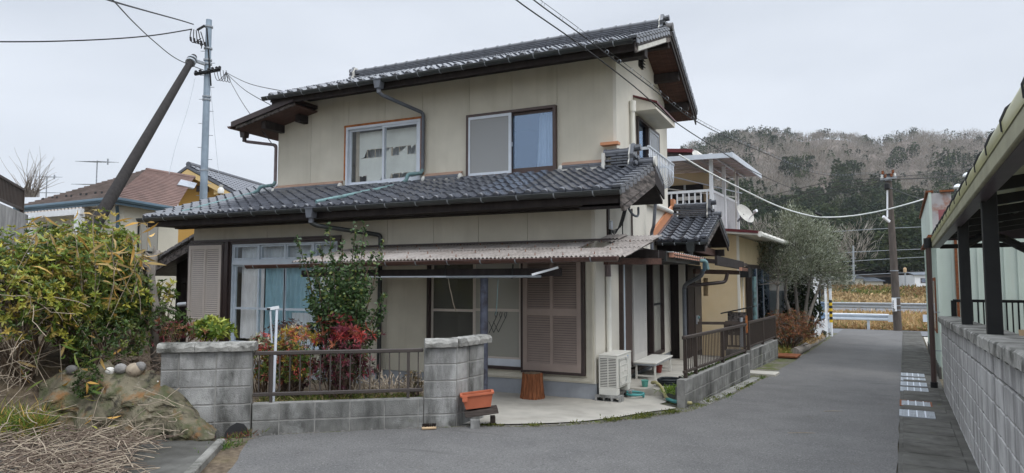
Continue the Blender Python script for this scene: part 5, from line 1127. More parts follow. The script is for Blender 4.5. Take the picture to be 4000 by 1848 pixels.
# ---------------------------------------------------------------- right side: block wall, carport, green building
EA_ = Vector((C5, -S5, 0)); EB_ = Vector((S5, C5, 0))
rw = thing('garden_block_wall', 'long light grey block wall with coping along the right edge of the street', 'wall', SP(.6, 9))
def szf(x, y): return float(np.interp(x * S5 + y * C5, PS, PZ))
p0 = SP(.67, 3.0)
# thickness lies to the left of the direction, so run along +b from the far face
def rblocks(b0, b1, zr, start):
    p = SP(.67, b0); block_wall(rw, (p.x, p.y), (S5, C5), b1 - b0, zr, .12, 'block_side', start=start, zfun=szf)
RR = [-.16, .04, .24, .44, .64, .84, 1.04]
rblocks(2.8, 7.06, RR, .26); rblocks(7.12, 14.2, RR, .0)
# row of round-headed blocks under the coping
mb = MB(); w_, h_ = .125, .165
pr_ = [(-w_ / 2, 0), (w_ / 2, 0), (w_ / 2, h_ * .62), (w_ / 2 * .8, h_ * .9), (0, h_), (-w_ / 2 * .8, h_ * .9), (-w_ / 2, h_ * .62)]
mb.prism([(a, 0, z) for a, z in pr_], (0, .06, 0)); ARC = mb.mesh('round_block', .012)
for b in np.arange(2.9, 14.1, .14):
    if 7.0 < b < 7.16: continue
    p = SP(.548, b); place('round_block', ARC, 'block_side', rw, frame4((p.x, p.y, p.z + 1.045), EB_, EA_, Vector((0, 0, 1))))
bk = MB()
for k in range(14): a, b = 2.8 + k * .82, 2.8 + (k + 1) * .82 - .004; p = SP(.63, (a + b) / 2); bk.obox((p.x, p.y, p.z + 1.13), EB_ * (b - a) / 2, EA_ * .045, (0, 0, .09))
bk.build('arch_backing', 'concrete_dark', rw)
CM = MB().box(-.198, .198, -.16, .16, 0, .1).mesh('coping', .012)
for b in np.arange(3.0, 14.2, .4):
    p = SP(.66 - (.012 if b < 7.1 else 0), b); place('coping', CM, 'cap_stone', rw, frame4((p.x, p.y, p.z + 1.222), EB_, -EA_, Vector((0, 0, 1))))
# carport
cpt = thing('carport', 'black framed carport with a curved translucent roof on the grey block wall', 'carport', SP(1.5, 8))
def Z(a, b, z): v_ = SP(a, b); return Vector((v_.x, v_.y, z))
for b in (6.6, 9.33, 3.6): MB().bar(Z(.62, b, g(*Z(.62, b, 0)[:2]) + 1.32), Z(.62, b, 2.55), .105, .105, EB_).build('post', 'black_metal', cpt, bevel=.004)
BZ = 2.50
MB().bar(Z(.50, 2.0, BZ), Z(.50, 14.6, BZ - .04), .05, .15).build('eave_beam', 'olive_beam', cpt, bevel=.006); MB().bar(Z(.62, 2.0, BZ + .03), Z(.62, 14.6, BZ), .09, .07).build('inner_beam', 'black_metal', cpt); MB().bar(Z(.55, 2.0, BZ - .075), Z(.55, 14.6, BZ - .115), .1, .012).build('beam_underside', 'smoke_poly', cpt)
arc = [(.47, .03), (.465, .09), (.49, .15), (.56, .21), (.70, .27), (1.0, .33), (1.6, .40), (2.4, .43), (3.4, .43)]
for k in range(17):
    b0, b1 = 2.0 + k * .742, 2.0 + (k + 1) * .742 - .02
    P = [[Z(a, b, BZ + h - .04 * (b - 2) / 12.6) for b in (b0, b1)] for a, h in arc]; P2 = [[p - Vector((0, 0, .006)) for p in r] for r in P]
    MB().grid(P).grid(P2).build('roof_panel', 'olive_poly', cpt, smooth=True, recalc=False)
    MB().tube([Z(a, b0 - .01, BZ + h + .003) for a, h in arc], .010, 6).build('rib', 'black_metal', cpt)
for k in range(9):
    b = 2.4 + k * 1.45; MB().bar(Z(.62, b, BZ + .05), Z(3.4, b, BZ + .42), .05, .1).build('rafter', 'black_metal', cpt)
for a in (1.3, 2.0, 2.8): MB().bar(Z(a, 2, BZ + .1 + .17 * (a - .6)), Z(a, 14.5, BZ + .06 + .17 * (a - .6)), .04, .06).build('purlin', 'black_metal', cpt)
MB().bar(Z(.6, 14.5, BZ - .1), Z(4.6, 14.5, BZ - .08), .05, .08).build('end_beam', 'black_metal', cpt)
MB().obox(Z(2.5, 14.52, 2.66), EA_ * 1.95, EB_ * .006, (0, 0, .15)).build('end_panel', 'smoke_poly', cpt); MB().obox(Z(2.5, 14.52, 2.95), EA_ * 1.9, EB_ * .006, (0, 0, .13)).build('end_panel', 'pink_poly', cpt)
MB().tube([Z(.66, 9.33, 2.2), Z(.8, 9.33, 2.28), Z(1.0, 9.33, 2.25), Z(1.3, 9.33, 2.05), Z(1.6, 9.33, 1.8), Z(1.75, 9.33, 1.4)], .045, 8).build('arched_brace', 'black_metal', cpt)
MB().bar(Z(.75, 6.4, 1.36), Z(2.4, 6.2, 1.5), .05, .06).build('cross_rail', 'skin_wood', cpt)
MB().obox(Z(1.6, 4.6, 2.1), EA_ * .9 + Vector((0, 0, .3)), EB_ * .04, (0, 0, .06)).build('raking_beam', 'black_metal', cpt)
railing('railing', 'black barred fence across the far end of the carport', Z(.75, 14.3, 0), Z(4.5, 14.3, 0), .78, 1.42, 46, (.0, .5, 1), 'black_metal', .022, .05, zb=-.2, pw=.06)
o = MB().box(-.8, .8, -.6, .6, -.3, .55).mesh('crate', .02); 
# green metal building
gb = thing('metal_building', 'pale green ribbed metal building with rusty parapet beside the carport', 'building', SP(2.4, 18))
B0 = 16.55; AX = .62
def wallrect(a0, a1, b, z0, z1): return [Z(a0, b, z0), Z(a1, b, z0), Z(a1, b, z1), Z(a0, b, z1)]
MB().prism(wallrect(AX, 6.5, B0 + .05, -.4, 2.95), EB_ * .05).build('front_wall', 'metal_green', gb)
for k in range(26): a = AX + .06 + k * .22; MB().obox(Z(a, B0 + .04, 1.28), EA_ * .022, EB_ * .018, (0, 0, 1.65)).build('wall_rib', 'metal_green', gb)
MB().prism([Z(AX, B0 + .02, -.4), Z(AX, B0 + 8, -.4), Z(AX, B0 + 8, 2.9), Z(AX, B0 + .02, 2.9)], EA_ * .04).build('street_wall', 'metal_green', gb)
for k in range(20): MB().obox(Z(AX - .012, B0 + .2 + k * .4, 1.25), EB_ * .02, EA_ * .014, (0, 0, 1.6)).build('wall_rib', 'metal_green', gb)
MB().obox(Z(AX + .12, B0 + .02, 3.18), EA_ * .18, EB_ * .03, (0, 0, .44)).build('parapet_end', 'rusty_sheet', gb, bevel=.004)
MB().prism([Z(AX - .1, B0 - .03, 2.74), Z(AX - .1, B0 - .03, 3.64), Z(AX - .1, B0 + 6.8, 3.64), Z(AX - .1, B0 + 6.8, 2.74)], EA_ * .05).build('parapet', 'metal_green', gb)
MB().bar(Z(AX - .08, B0 - .04, 3.66), Z(AX - .08, B0 + 6.85, 3.66), .14, .04).build('parapet_cap', 'rust', gb); MB().bar(Z(AX + .1, B0 - .02, 3.65), Z(AX + .35, B0 - .02, 3.65), .12, .04).build('parapet_cap', 'rust', gb); MB().bar(Z(AX - .09, B0 - .04, 2.72), Z(AX - .09, B0 + 6.85, 2.72), .1, .05).build('parapet_drip', 'rust', gb)
MB().bar(Z(AX + .34, B0 + .0, -.2), Z(AX + .34, B0 + .0, 2.8), .05, .05, EB_).build('corner_trim', 'rust', gb)
MB().obox(Z(AX - .02, B0 + 1.1, 1.25), EB_ * .55, EA_ * .02, (0, 0, .6)).build('window', 'rust', gb); MB().obox(Z(AX - .045, B0 + 1.1, 1.25), EB_ * .46, EA_ * .005, (0, 0, .52)).build('pane', 'glass_haze', gb)
MB().prism([Z(AX - .04, B0 - .03, -.45), Z(AX - .04, B0 + 8, -.45), Z(AX - .04, B0 + 8, -.1), Z(AX - .04, B0 - .03, -.02)], EA_ * .04).build('plinth', 'concrete_dark', gb)
MB().prism([Z(AX, B0 + .1, 2.96), Z(6.5, B0 + .1, 2.96), Z(6.5, B0 + .1, 3.2), Z(AX, B0 + .1, 3.0)], EB_ * 8).build('roof', 'roof_grey', gb)
dpz = g(*Z(.48, 14.6, 0)[:2])
dp = thing('downpipe', 'brown rainwater pipe standing at the far end of the grey wall', 'pipe', Z(.42, 14.5, dpz))
MB().tube([Z(.42, 14.5, dpz + .02), Z(.42, 14.5, 2.4)], .045, 10).build('pipe', 'brown_sash', dp, smooth=True, auto=40); MB().tube([Z(.42, 14.5, 2.38), Z(.42, 14.5, 2.56)], .075, 8).build('hopper', 'black_metal', dp); MB().tube([Z(.42, 14.5, dpz), Z(.42, 14.5, dpz + .12)], .06, 10).build('shoe', 'black_metal', dp)
for z in (.5, 1.2): MB().bar(Z(.42, 14.5, z), Z(.56, 14.5, z), .02, .015).build('clip', 'galv', dp)
for px, py, lb in ((3742, 735, 'round white cap lamp above the carport ribs'), (3778, 690, 'nearer white cap vent behind the carport roof')):
    c = at(px, py, 12.5); o = MB().lathe([(.07, 0), (.075, .02), (.05, .06), (.01, .08)], c, 14).tube([c, c - Vector((0, 0, .5))], .02, 6).build('roof_vent', 'white_paint', smooth=True, auto=40); tag(o, lb, 'vent', 'white caps behind the carport')
# dark cabinet shapes inside the carport
o = MB().obox(Z(2.3, 13.2, .35), EA_ * 1.1, EB_ * .5, (0, 0, .55)).build('storage_bin', 'black_metal', bevel=.02); tag(o, 'dark storage bin inside the carport behind the wall', 'bin')
# ---------------------------------------------------------------- annex with balcony behind the house
an = thing('annex', 'cream and tan single storey annex with a white roofed balcony behind the house', 'building', SP(-4.6, 20, 0))
AR, AF, AB_ = -3.82, 18.44, 23.2
MB().prism([Z(-6.6, AF, -.4), Z(AR, AF, -.4), Z(AR, AF, 3.0), Z(-6.6, AF, 3.25)], EB_ * .1).build('front_wall', 'beige_wall', an)
MB().prism([Z(AR - .1, AF + .1, -.4), Z(AR - .1, AB_, -.4), Z(AR - .1, AB_, 2.95), Z(AR - .1, AF + .1, 2.98)], EA_ * .1).build('street_wall', 'beige_wall', an)
MB().prism([Z(-6.6, AB_, -.4), Z(AR, AB_, -.4), Z(AR, AB_, 3.0), Z(-6.6, AB_, 3.2)], EB_ * .1).build('rear_wall', 'beige_wall', an)
MB().obox(Z(AR + .02, AF + .02, 1.4), EA_ * .03, EB_ * .03, (0, 0, 1.6)).build('corner_trim', 'plaster_pale', an)
rf = MB().prism([Z(-6.8, AF - .5, 3.40), Z(AR + .62, AF - .5, 3.02), Z(AR + .62, AF - .5, 2.96), Z(-6.8, AF - .5, 3.30)], EB_ * 6).build('roof', 'pipe_cream', an)
MB().prism([Z(-6.8, AF - .53, 3.45), Z(AR + .64, AF - .53, 3.07), Z(AR + .64, AF - .53, 3.0), Z(-6.8, AF - .53, 3.37)], EB_ * 6.05).build('roof_sheet', 'red_roof', rf)
MB().tube([Z(AR + .68, AF - .5, 2.98), Z(AR + .68, AF + 5.4, 2.96)], .07, 8).build('gutter', 'pipe_cream', rf)
for k in range(8): MB().tube([Z(AR + .68, AF - .4 + k * .7, 2.98), Z(AR + .68, AF - .38 + k * .7, 2.98)], .08, 8).build('gutter_joint', 'pipe_cream', rf)
wn = MB().obox(Z(AR + .02, AF + 2.8, 1.05), EB_ * 1.75, EA_ * .03, (0, 0, 1.2)).build('window', 'brown_metal', an)
for k in range(3): MB().obox(Z(AR + .06, AF + 1.75 + k * 1.08, 1.05), EB_ * .48, EA_ * .006, (0, 0, 1.08)).build('pane', 'glass_mirror', wn); MB().obox(Z(AR + .065, AF + 1.24 + k * 1.08, 1.05), EB_ * .03, EA_ * .012, (0, 0, 1.1)).build('mullion', 'alum', wn)
MB().bar(Z(AR + .12, AF + .95, -.3), Z(AR + .12, AF + .95, 2.15), .12, .12, EB_).build('porch_post', 'dark_wood', an); MB().tube([Z(AR + .15, AF + 1.45, -.2), Z(AR + .15, AF + 1.45, 1.9)], .06, 8).build('downpipe', 'pipe_teal', an)
MB().obox(Z(AR + .12, AF + .3, 2.0), EA_ * .14, EB_ * .18, (0, 0, .13)).build('meter_box', 'black_metal', an); MB().tube([Z(AR + .05, AF + .42, -.2), Z(AR + .05, AF + .42, 1.9)], .018, 6).build('conduit', 'mortar', an)
MB().obox(Z(-4.5, AF - .04, 2.86), EA_ * .16, EB_ * .04, (0, 0, .06)).build('vent_hood', 'brown_sash', an)
# balcony
c0 = at(2776, 735, 18.0); ca = c0.x * C5 - c0.y * S5; cb = c0.x * S5 + c0.y * C5; RT, RB = 4.24, 3.25
bl = MB().prism([Z(-8.5, cb, RB - .06), Z(ca + .04, cb, RB - .06), Z(ca + .04, cb, RB - .16), Z(-8.5, cb, RB - .16)], EB_ * 3.4).build('balcony', 'white_paint', an)
MB().prism([Z(ca, cb, 2.7), Z(ca, cb + 3.4, 2.7), Z(ca, cb + 3.4, RB + .02), Z(ca, cb, RB + .02)], EA_ * .04).build('parapet', 'white_paint', bl)
MB().bar(Z(-6.6, cb, RT), Z(ca, cb, RT), .05, .07).build('top_rail', 'white_paint', bl); MB().bar(Z(ca, cb, RT), Z(ca, cb + 3.4, RT), .05, .07).build('top_rail', 'white_paint', bl)
for k in range(12): MB().bar(Z(ca - .1 - k * .165, cb, RB), Z(ca - .1 - k * .165, cb, RT), .035, .035, EB_).build('baluster', 'white_paint', bl)
for k in range(24): MB().bar(Z(ca, cb + .15 + k * .135, RB), Z(ca, cb + .15 + k * .135, RT), .04, .03, EB_).build('baluster', 'white_paint', bl)
for b in (0, 1.5, 3.3): MB().bar(Z(ca + .02, cb + b, RB - .1), Z(ca + .02, cb + b, 5.25), .09, .09, EB_).build('post', 'white_paint', bl)
rr_ = .88
br_ = MB().prism([Z(-6.5, cb - .35, 5.24), Z(ca + .62, cb - .35, 5.16), Z(ca + .62, cb - .35, 5.03), Z(-6.5, cb - .35, 5.10)], EB_ * .05).build('balcony_roof', 'alum_white', bl)
MB().prism([Z(-6.5, cb - .29, 5.22), Z(ca + .60, cb - .29, 5.14), Z(ca + .60, cb - .29, 5.125), Z(-6.5, cb - .29, 5.205)], EB_ * 4.1).build('roof_panel', 'pale_poly', bl)
MB().prism([Z(ca + .62, cb - .35, 5.18), Z(ca + .67, cb - .35, 5.17), Z(ca + .67, cb - .35, 5.03), Z(ca + .62, cb - .35, 5.03)], EB_ * 4.2).build('roof_edge', 'alum_white', bl)
for k in range(4): MB().bar(Z(ca + .6 - .42 * k, cb - .25, 5.09), Z(ca + .6 - .42 * k, cb + 3.8, 5.09), .05, .05).build('roof_bar', 'alum', bl)
for k in range(9): MB().bar(Z(-6, cb - .1 + k * .47, 5.115), Z(ca + .6, cb - .1 + k * .47, 5.1), .03, .02).build('roof_bar', 'shutter_beige', bl)
MB().bar(Z(-6.4, cb + .5, 4.55), Z(ca + .1, cb + 2.8, 4.35), .03, .03).build('laundry_bar', 'pipe_cream', bl); MB().bar(Z(-5.6, cb + .3, 4.75), Z(ca + .2, cb + 3.1, 4.5), .03, .03).build('laundry_bar', 'alum_white', bl)
MB().prism([Z(-8.5, cb + 2.2, 3.1), Z(-4.95, cb + 2.2, 3.1), Z(-4.95, cb + 2.2, 5.1), Z(-8.5, cb + 2.2, 5.2)], EB_ * .1).build('rear_house_wall', 'beige_wall', an)
MB().obox(Z(-5.75, cb + 2.18, 4.0), EA_ * .55, EB_ * .03, (0, 0, .75)).build('balcony_door', 'room_dark', an); MB().obox(Z(-5.75, cb + 2.14, 4.0), EA_ * .03, EB_ * .03, (0, 0, .75)).build('door_frame', 'alum', an)
tag(MB().obox(Z(ca - .35, cb + .6, 3.75), EA_ * .2, EB_ * .02, (0, 0, .26)).build('hanging_laundry', 'room_dark'), 'dark garment hanging on the balcony', 'laundry')
tag(MB().obox(Z(ca - .75, cb + .5, 4.12), EA_ * .33, EB_ * .04, (0, 0, .05)).build('clip_rack', 'mortar'), 'pale clothes clip rack hanging above the balcony rail', 'rack')
MB().tube([Z(ca + .28, cb + 1.8, 5.1), Z(ca + .28, cb + 1.8, 3.2)], .02, 6).build('rain_chain', 'mortar', bl)
# upper roof of the rear building, with cream gutter
ub = MB().prism([Z(-8.5, cb + .2, 5.75), Z(ca - .55, cb + .2, 5.35), Z(ca - .55, cb + .2, 5.28), Z(-8.5, cb + .2, 5.6)], EB_ * 5).build('upper_eave', 'dark_wood', an)
MB().prism([Z(-8.5, cb + .15, 5.86), Z(ca - .52, cb + .15, 5.46), Z(ca - .52, cb + .15, 5.36), Z(-8.5, cb + .15, 5.76)], EB_ * 5).build('upper_tiles', 'red_roof', an); MB().tube([Z(ca - .45, cb + .15, 5.34), Z(ca - .45, cb + 4, 5.33)], .08, 8).build('gutter', 'pipe_cream', an)
# dish
sdh = thing('satellite_dish', 'white satellite dish on the street side of the balcony', 'satellite dish', at(2905, 850, 19.5)); c = at(2905, 838, 19.5); ax = Vector((.75, -.55, .35)).normalized()
P = []; u_ = ax.orthogonal().normalized(); v_ = ax.cross(u_)
for r_ in (.02, .1, .18, .25, .3): P.append([c + (u_ * math.cos(t) * .85 + v_ * math.sin(t) * 1.1) * r_ + ax * (r_ * r_ * .9) for t in np.linspace(0, 2 * math.pi, 25)])
MB().grid(P).build('reflector', 'mortar', sdh, smooth=True); MB().tube([c - v_ * .2 + ax * .03, c + ax * .42 - v_ * .1], .018, 6).build('arm', 'white_paint', sdh); e_ = c + ax * .42 - v_ * .1; MB().tube([e_, e_ - ax * .1], .05, 8).build('receiver', 'white_paint', sdh); MB().tube([c - ax * .02, c - ax * .25 - Vector((0, 0, .1))], .03, 6).build('mount', 'galv', sdh)
# ---------------------------------------------------------------- white house down the street
h3 = thing('white_house', 'white rendered house with ivy and a street window down the lane', 'house', SP(-3.5, 27, -.36)); HF, HR = 24.5, -2.62
MB().prism([Z(-9, HF, -.6), Z(HR, HF, -.6), Z(HR, HF, 2.5), Z(-9, HF, 2.5)], EB_ * .1).build('front_wall', 'white_paint', h3); MB().prism([Z(HR - .1, HF + .1, -.6), Z(HR - .1, HF + 4.6, -.6), Z(HR - .1, HF + 4.6, 2.5), Z(HR - .1, HF + .1, 2.5)], EA_ * .1).build('street_wall', 'white_paint', h3)
MB().prism([Z(-9, HF - .4, 2.5), Z(HR + .3, HF - .4, 2.5), Z(-5.5, HF - .4, 3.4)], EB_ * 5.4).build('roof', 'roof_grey', h3)
wn = MB().obox(Z(-4.05, HF - .02, .95), EA_ * .55, EB_ * .03, (0, 0, .55)).build('window', 'white_paint', h3); MB().obox(Z(-4.05, HF - .06, .95), EA_ * .5, EB_ * .006, (0, 0, .5)).build('pane', 'glass_mirror', wn)
wn = MB().obox(Z(HR + .02, HF + 2.2, 1.0), EB_ * .75, EA_ * .03, (0, 0, .65)).build('window', 'black_metal', h3); MB().obox(Z(HR + .06, HF + 2.2, 1.0), EB_ * .68, EA_ * .006, (0, 0, .58)).build('pane', 'glass_mirror', wn); MB().obox(Z(HR + .06, HF + 2.2, .32), EB_ * .8, EA_ * .05, (0, 0, .035)).build('sill', 'white_paint', wn)
lt = MB()
for k in range(24): z = -.1 + k * .085; MB().bar(Z(-3.3, HF - .12, z), Z(HR, HF - .12, z), .02, .025).build('lattice_slat', 'straw_dark', h3)
yp = thing('striped_pole', 'white pole with yellow and black warning stripes at the lane corner', 'pole', SP(-2.45, 29)); c = SP(-2.5, 29)
MB().tube([c, c + Vector((0, 0, 3.6))], .055, 10).build('pole', 'white_paint', yp, smooth=True, auto=40)
for k in range(8): z = .55 + k * .11; MB().tube([c + Vector((0, 0, z)), c + Vector((0, 0, z + .11))], .062, 10).build('stripe', 'black_stripe' if k % 2 else 'yellow_stripe', yp)
# stone kerb logs
for k, (b0, b1) in enumerate(((20.0, 22.2), (22.3, 24.4), (24.5, 26.6))):
    p, q = SP(-2.66, b0), SP(-2.62, b1); o = MB().tube([p + Vector((0, 0, .08)), q + Vector((0, 0, .08))], [.13, .135], 10).build('kerb_log', 'bark_grey', smooth=True, auto=50); tag(o, ['nearest grey log edging the lane by the russet bush', 'middle grey log edging the lane by the russet bush', 'farthest grey log edging the lane before the white house'][k], 'log', 'logs edging the lane')
o = MB().obox(SP(-2.75, 19.2, .06), EA_ * .3, EB_ * .4, (0, 0, .02)).build('drain_cover', 'rust'); tag(o, 'rusty drain cover plate at the end of the pier wall', 'cover')
for k in range(3): o = MB().obox(SP(-2.62, 14.62 + k * .2, .03), EA_ * .3, EB_ * .085, (0, 0, .03)).build('gutter_slab', 'concrete', bevel=.006); tag(o, ['nearest', 'middle', 'farthest'][k] + ' of three pale slabs bridging the gutter at the gate', 'slab', 'slabs at the gate')
# ---------------------------------------------------------------- guardrails, far road, small houses
def guardrail(name, label, p, q, z, m, hgt=.35, posts=3, th=.06, group='guardrails'):
    t = thing(name, label, 'guardrail', (p + q) / 2 + Vector((0, 0, -.4)), group); e = (q - p).normalized(); nn = Vector((-e.y, e.x, 0))
    if nn.y > 0: nn = -nn
    prof = [(0, -.5), (.05, -.42), (.05, -.2), (.0, -.08), (.0, .08), (.05, .2), (.05, .42), (0, .5)]
    P = [[s_ + nn * a * 1.4 + Vector((0, 0, z + b * hgt)) for s_ in (p, q)] for a, b in prof]; P2 = [[v - nn * .012 for v in r] for r in P]
    MB().grid(P).grid(P2).build('beam', m, t)
    L = (q - p).length
    for k in range(posts): c = p + e * (L * (k + .5) / posts) - nn * .05; MB().tube([(c.x, c.y, z - 1.2), (c.x, c.y, z + .1)], .06, 8).build('post', m, t)
    return t
zg = -.42
p, q = SP(-9, 34.9), SP(-.62, 34.9); p.z = q.z = 0; t = guardrail('guardrail', 'white steel guardrail left of the utility pole at the lane end', p, q, .13, 'guard_white', .31, 5)
MB().obox(SP(-.5, 34.87, .55), EA_ * .16, EB_ * .03, (0, 0, .16)).build('end_plate', 'guard_white', t)
p, q = SP(.95, 34.9), SP(9, 34.9); p.z = q.z = 0; t = guardrail('guardrail', 'white steel guardrail right of the utility pole at the lane end', p, q, .17, 'guard_white', .31, 5)
MB().obox(SP(.85, 34.87, .59), EA_ * .16, EB_ * .03, (0, 0, .16)).build('end_plate', 'guard_white', t)
p, q = SP(-60, 61), SP(60, 61); p.z = q.z = 0; guardrail('guardrail', 'grey guardrail along the far road', p, q, -.15, 'galv', .45, 30, group=None)
struct(sheet('dry_field', [(SP(-40, b), SP(40, b)) for b in np.arange(35.0, 61, 1)], 'dry_grass', .03, 20)); struct(sheet('far_bank', [(SP(-90, b), SP(90, b)) for b in np.arange(71, 131, 2)], 'bank', .05, 30))
def small_house(px, py, d, wd, dp, wh, rh, wm, lb, win=True):
    c = at(px, py, d); t = thing('far_house', lb, 'house', c, 'small houses below the wooded hill'); ex = Vector((_c, _s, 0)); ey = Vector((-_s, _c, 0))
    V = lambda a, b, z: Vector((c.x, c.y, c.z)) + ex * a + ey * b + Vector((0, 0, z))
    MB().prism([V(-wd / 2, 0, -3), V(wd / 2, 0, -3), V(wd / 2, 0, wh), V(-wd / 2, 0, wh)], ey * dp).build('wall', wm, t)
    MB().prism([V(-wd / 2 - .4, -.4, wh), V(wd / 2 + .4, -.4, wh), V(wd / 2 - .2, dp / 2, wh + rh), V(-wd / 2 + .2, dp / 2, wh + rh)], Vector((0, 0, .12))).build('roof', 'roof_grey', t)
    if win: f = MB().obox(V(-wd * .1, -.05, wh * .4), ex * .75, ey * .04, (0, 0, .5)).build('window', 'brown_sash', t); MB().obox(V(-wd * .1, -.1, wh * .4), ex * .62, ey * .02, (0, 0, .4)).build('pane', 'glass_mirror', f)
    return t
t = small_house(3335, 1122, 150, 4.4, 6, 1.9, .9, 'cream_wall', 'cream cottage with a grey roof on the far bank'); t2 = small_house(3415, 1122, 150, 4.0, 6, 1.3, .8, 'cream_wall', 'lower cream wing of the far cottage, right of it', False); t3 = small_house(3250, 1118, 160, 5, 6, 1.6, .8, 'white_paint', 'pale shed half hidden by the olive tree on the far bank'); t4 = small_house(3620, 1110, 140, 5, 6, 1.9, .5, 'white_paint', 'white cabin on the far bank beside the green building')
sg_ = thing('signal_post', 'thin post with a pale lantern head on the far bank', 'signal', at(3538, 1125, 100)); c = at(3538, 1130, 100); MB().tube([c - Vector((0, 0, 1)), c + Vector((0, 0, 2.6))], .1, 6).build('post', 'galv', sg_); MB().lathe([(.15, 0), (.22, .1), (.22, .6), (.12, .75)], c + Vector((0, 0, 2.5)), 8).build('head', 'skin_wood', sg_)
from mathutils import noise
# ---------------------------------------------------------------- plants
def arr(v): return np.array([list(p) for p in v])
def whorls(centres, normals, k, L, W, cols, spread=.55, jit=.18, p=None):
    """rosettes: k leaves round each shoot tip"""
    C = np.repeat(centres, k, axis=0); N = np.repeat(unit(normals), k, axis=0); n = len(C)
    t = np.tile(np.arange(k) * 2 * math.pi / k, len(centres)) + np.repeat(RNG.uniform(0, 6.28, len(centres)), k)
    a = unit(np.cross(N, RNG.normal(size=(len(centres), 3)).repeat(k, axis=0) * 0 + np.array([.3, .5, .81]))); b = np.cross(N, a)
    D = N * (1 - spread) + (a * np.cos(t)[:, None] + b * np.sin(t)[:, None]) * spread + RNG.normal(size=(n, 3)) * .12
    base = pick(cols, len(centres), jit, p).repeat(k, axis=0) * (1 + RNG.normal(size=(n, 1)) * .12)
    return C, D, RNG.uniform(.5, 1.25, n) * L, RNG.uniform(.6, 1.15, n) * W, np.clip(base, .004, .9), N
def shell(c, rad, n, zmin=-.5, inner=.55, lump=.18):
    """points in the outer layer of a lumpy ellipsoid and their outward directions"""
    d = rdir(n, zmin, 1); ph = RNG.uniform(0, 6.28, 6)
    lum = 1 + lump * (np.sin(d[:, 0] * 5 + ph[0]) * np.sin(d[:, 1] * 6 + ph[1]) + .6 * np.sin(d[:, 2] * 8 + ph[2] + d[:, 0] * 7))
    r = RNG.uniform(inner, 1, n) ** .6 * lum; return np.array(c) + d * np.array(rad) * r[:, None], d
def stems(parent, base, tips, m, r0=.02, n=5, wob=.04, nm='stem'):
    mb = MB()
    for t_ in tips:
        b = Vector(base) + Vector((random.gauss(0, .03), random.gauss(0, .03), 0)); t_ = Vector(t_); pts = []
        for k in range(n + 1): s_ = k / n; pts.append(b.lerp(t_, s_) + Vector((random.gauss(0, wob), random.gauss(0, wob), 0)) * math.sin(s_ * 3.1) + Vector((0, 0, .1 * math.sin(s_ * 3.14))) * (t_ - b).length * .3)
        mb.tube(pts, [r0 * (1 - .75 * k / n) for k in range(n + 1)], 5)
    o = mb.build(nm, m, parent, recalc=False); o['kind'] = 'stuff'; return o
def bush(name, label, cat, c, rad, nw, k, L, W, cols, m='leaf', p=None, group=None, zmin=-.6, inner=.5, lump=.18, spread=.6, ns=14, stem_m='bark', jit=.18, up=.4, base=None, droop=.15):
    gb_ = base if base is not None else (c[0], c[1], g(c[0], c[1])); t = thing(name, label, cat, gb_, group)
    P, d = shell(c, rad, nw, zmin, inner, lump); C, D, LL, WW, CC, N = whorls(P, d + np.array([0, 0, up]) + RNG.normal(size=d.shape) * .3, k, L, W, cols, spread, jit, p)
    leaves(C, D, LL, WW, CC, 'foliage', m, t, up=N * 1.5, droop=droop)
    stems(t, gb_, [P[i] for i in RNG.choice(len(P), min(ns, len(P)), False)], stem_m, .014); return t
GREENS = [(.055, .105, .022), (.085, .15, .03), (.035, .07, .018), (.14, .19, .035)]
YG = [(.22, .27, .04), (.12, .18, .03), (.33, .32, .05), (.06, .10, .02), (.34, .26, .06)]
# -- the overgrown shrubs on the left bank
S1 = bush('evergreen_shrub', 'large yellow green evergreen shrub overhanging the rock on the left bank', 'shrub', at(295, 1115, 8.6), (.82, .8, .80), 2400, 7, .07, .026, YG, 'leaf_gloss', group='shrubs on the left bank', base=at(350, 1470, 8.6), ns=80, lump=.22)
bush('evergreen_shrub', 'darker evergreen shrub at the left picture edge above the dry stems', 'shrub', at(60, 1180, 7.8), (.62, .6, .72), 1300, 7, .07, .026, YG, 'leaf_gloss', group='shrubs on the left bank', base=at(80, 1520, 7.8), ns=50, lump=.22)
bush('evergreen_shrub', 'small leaved green shrub on the bank beside the gnarled trunk', 'shrub', at(478, 1190, 8.8), (.32, .34, .55), 620, 6, .065, .026, [(.06, .1, .02), (.1, .15, .03), (.2, .2, .04), (.03, .06, .015)], 'leaf_gloss', group='shrubs on the left bank', base=at(520, 1450, 8.9), ns=18)
bush('evergreen_shrub', 'dense dark green underwood over the stones of the bank', 'shrub', at(420, 1340, 8.1), (.5, .4, .38), 460, 6, .05, .02, [(.03, .055, .014), (.05, .09, .018), (.11, .13, .025)], 'leaf_gloss', group='shrubs on the left bank', base=at(420, 1470, 8.1), ns=16)
bush('evergreen_shrub', 'tuft of small dark leaves hanging on the rock face', 'shrub', at(345, 1500, 7.5), (.14, .14, .24), 130, 6, .035, .016, [(.03, .055, .014), (.06, .1, .02)], 'leaf', group='shrubs on the left bank', base=at(345, 1530, 7.55), ns=8)
bush('evergreen_shrub', 'spindly yellow green shoots reaching above the left shrubs', 'shrub', at(480, 940, 8.8), (.22, .2, .2), 60, 7, .07, .025, YG[:3], 'leaf_gloss', group='shrubs on the left bank', base=at(470, 1150, 8.8), ns=16, inner=.2)
bush('evergreen_shrub', 'leafy shoots spilling right from the gnarled trunk', 'shrub', at(640, 1160, 9.3), (.2, .18, .28), 40, 7, .08, .03, YG, 'leaf_gloss', group='shrubs on the left bank', base=at(630, 1330, 9.3), ns=14, inner=.2)
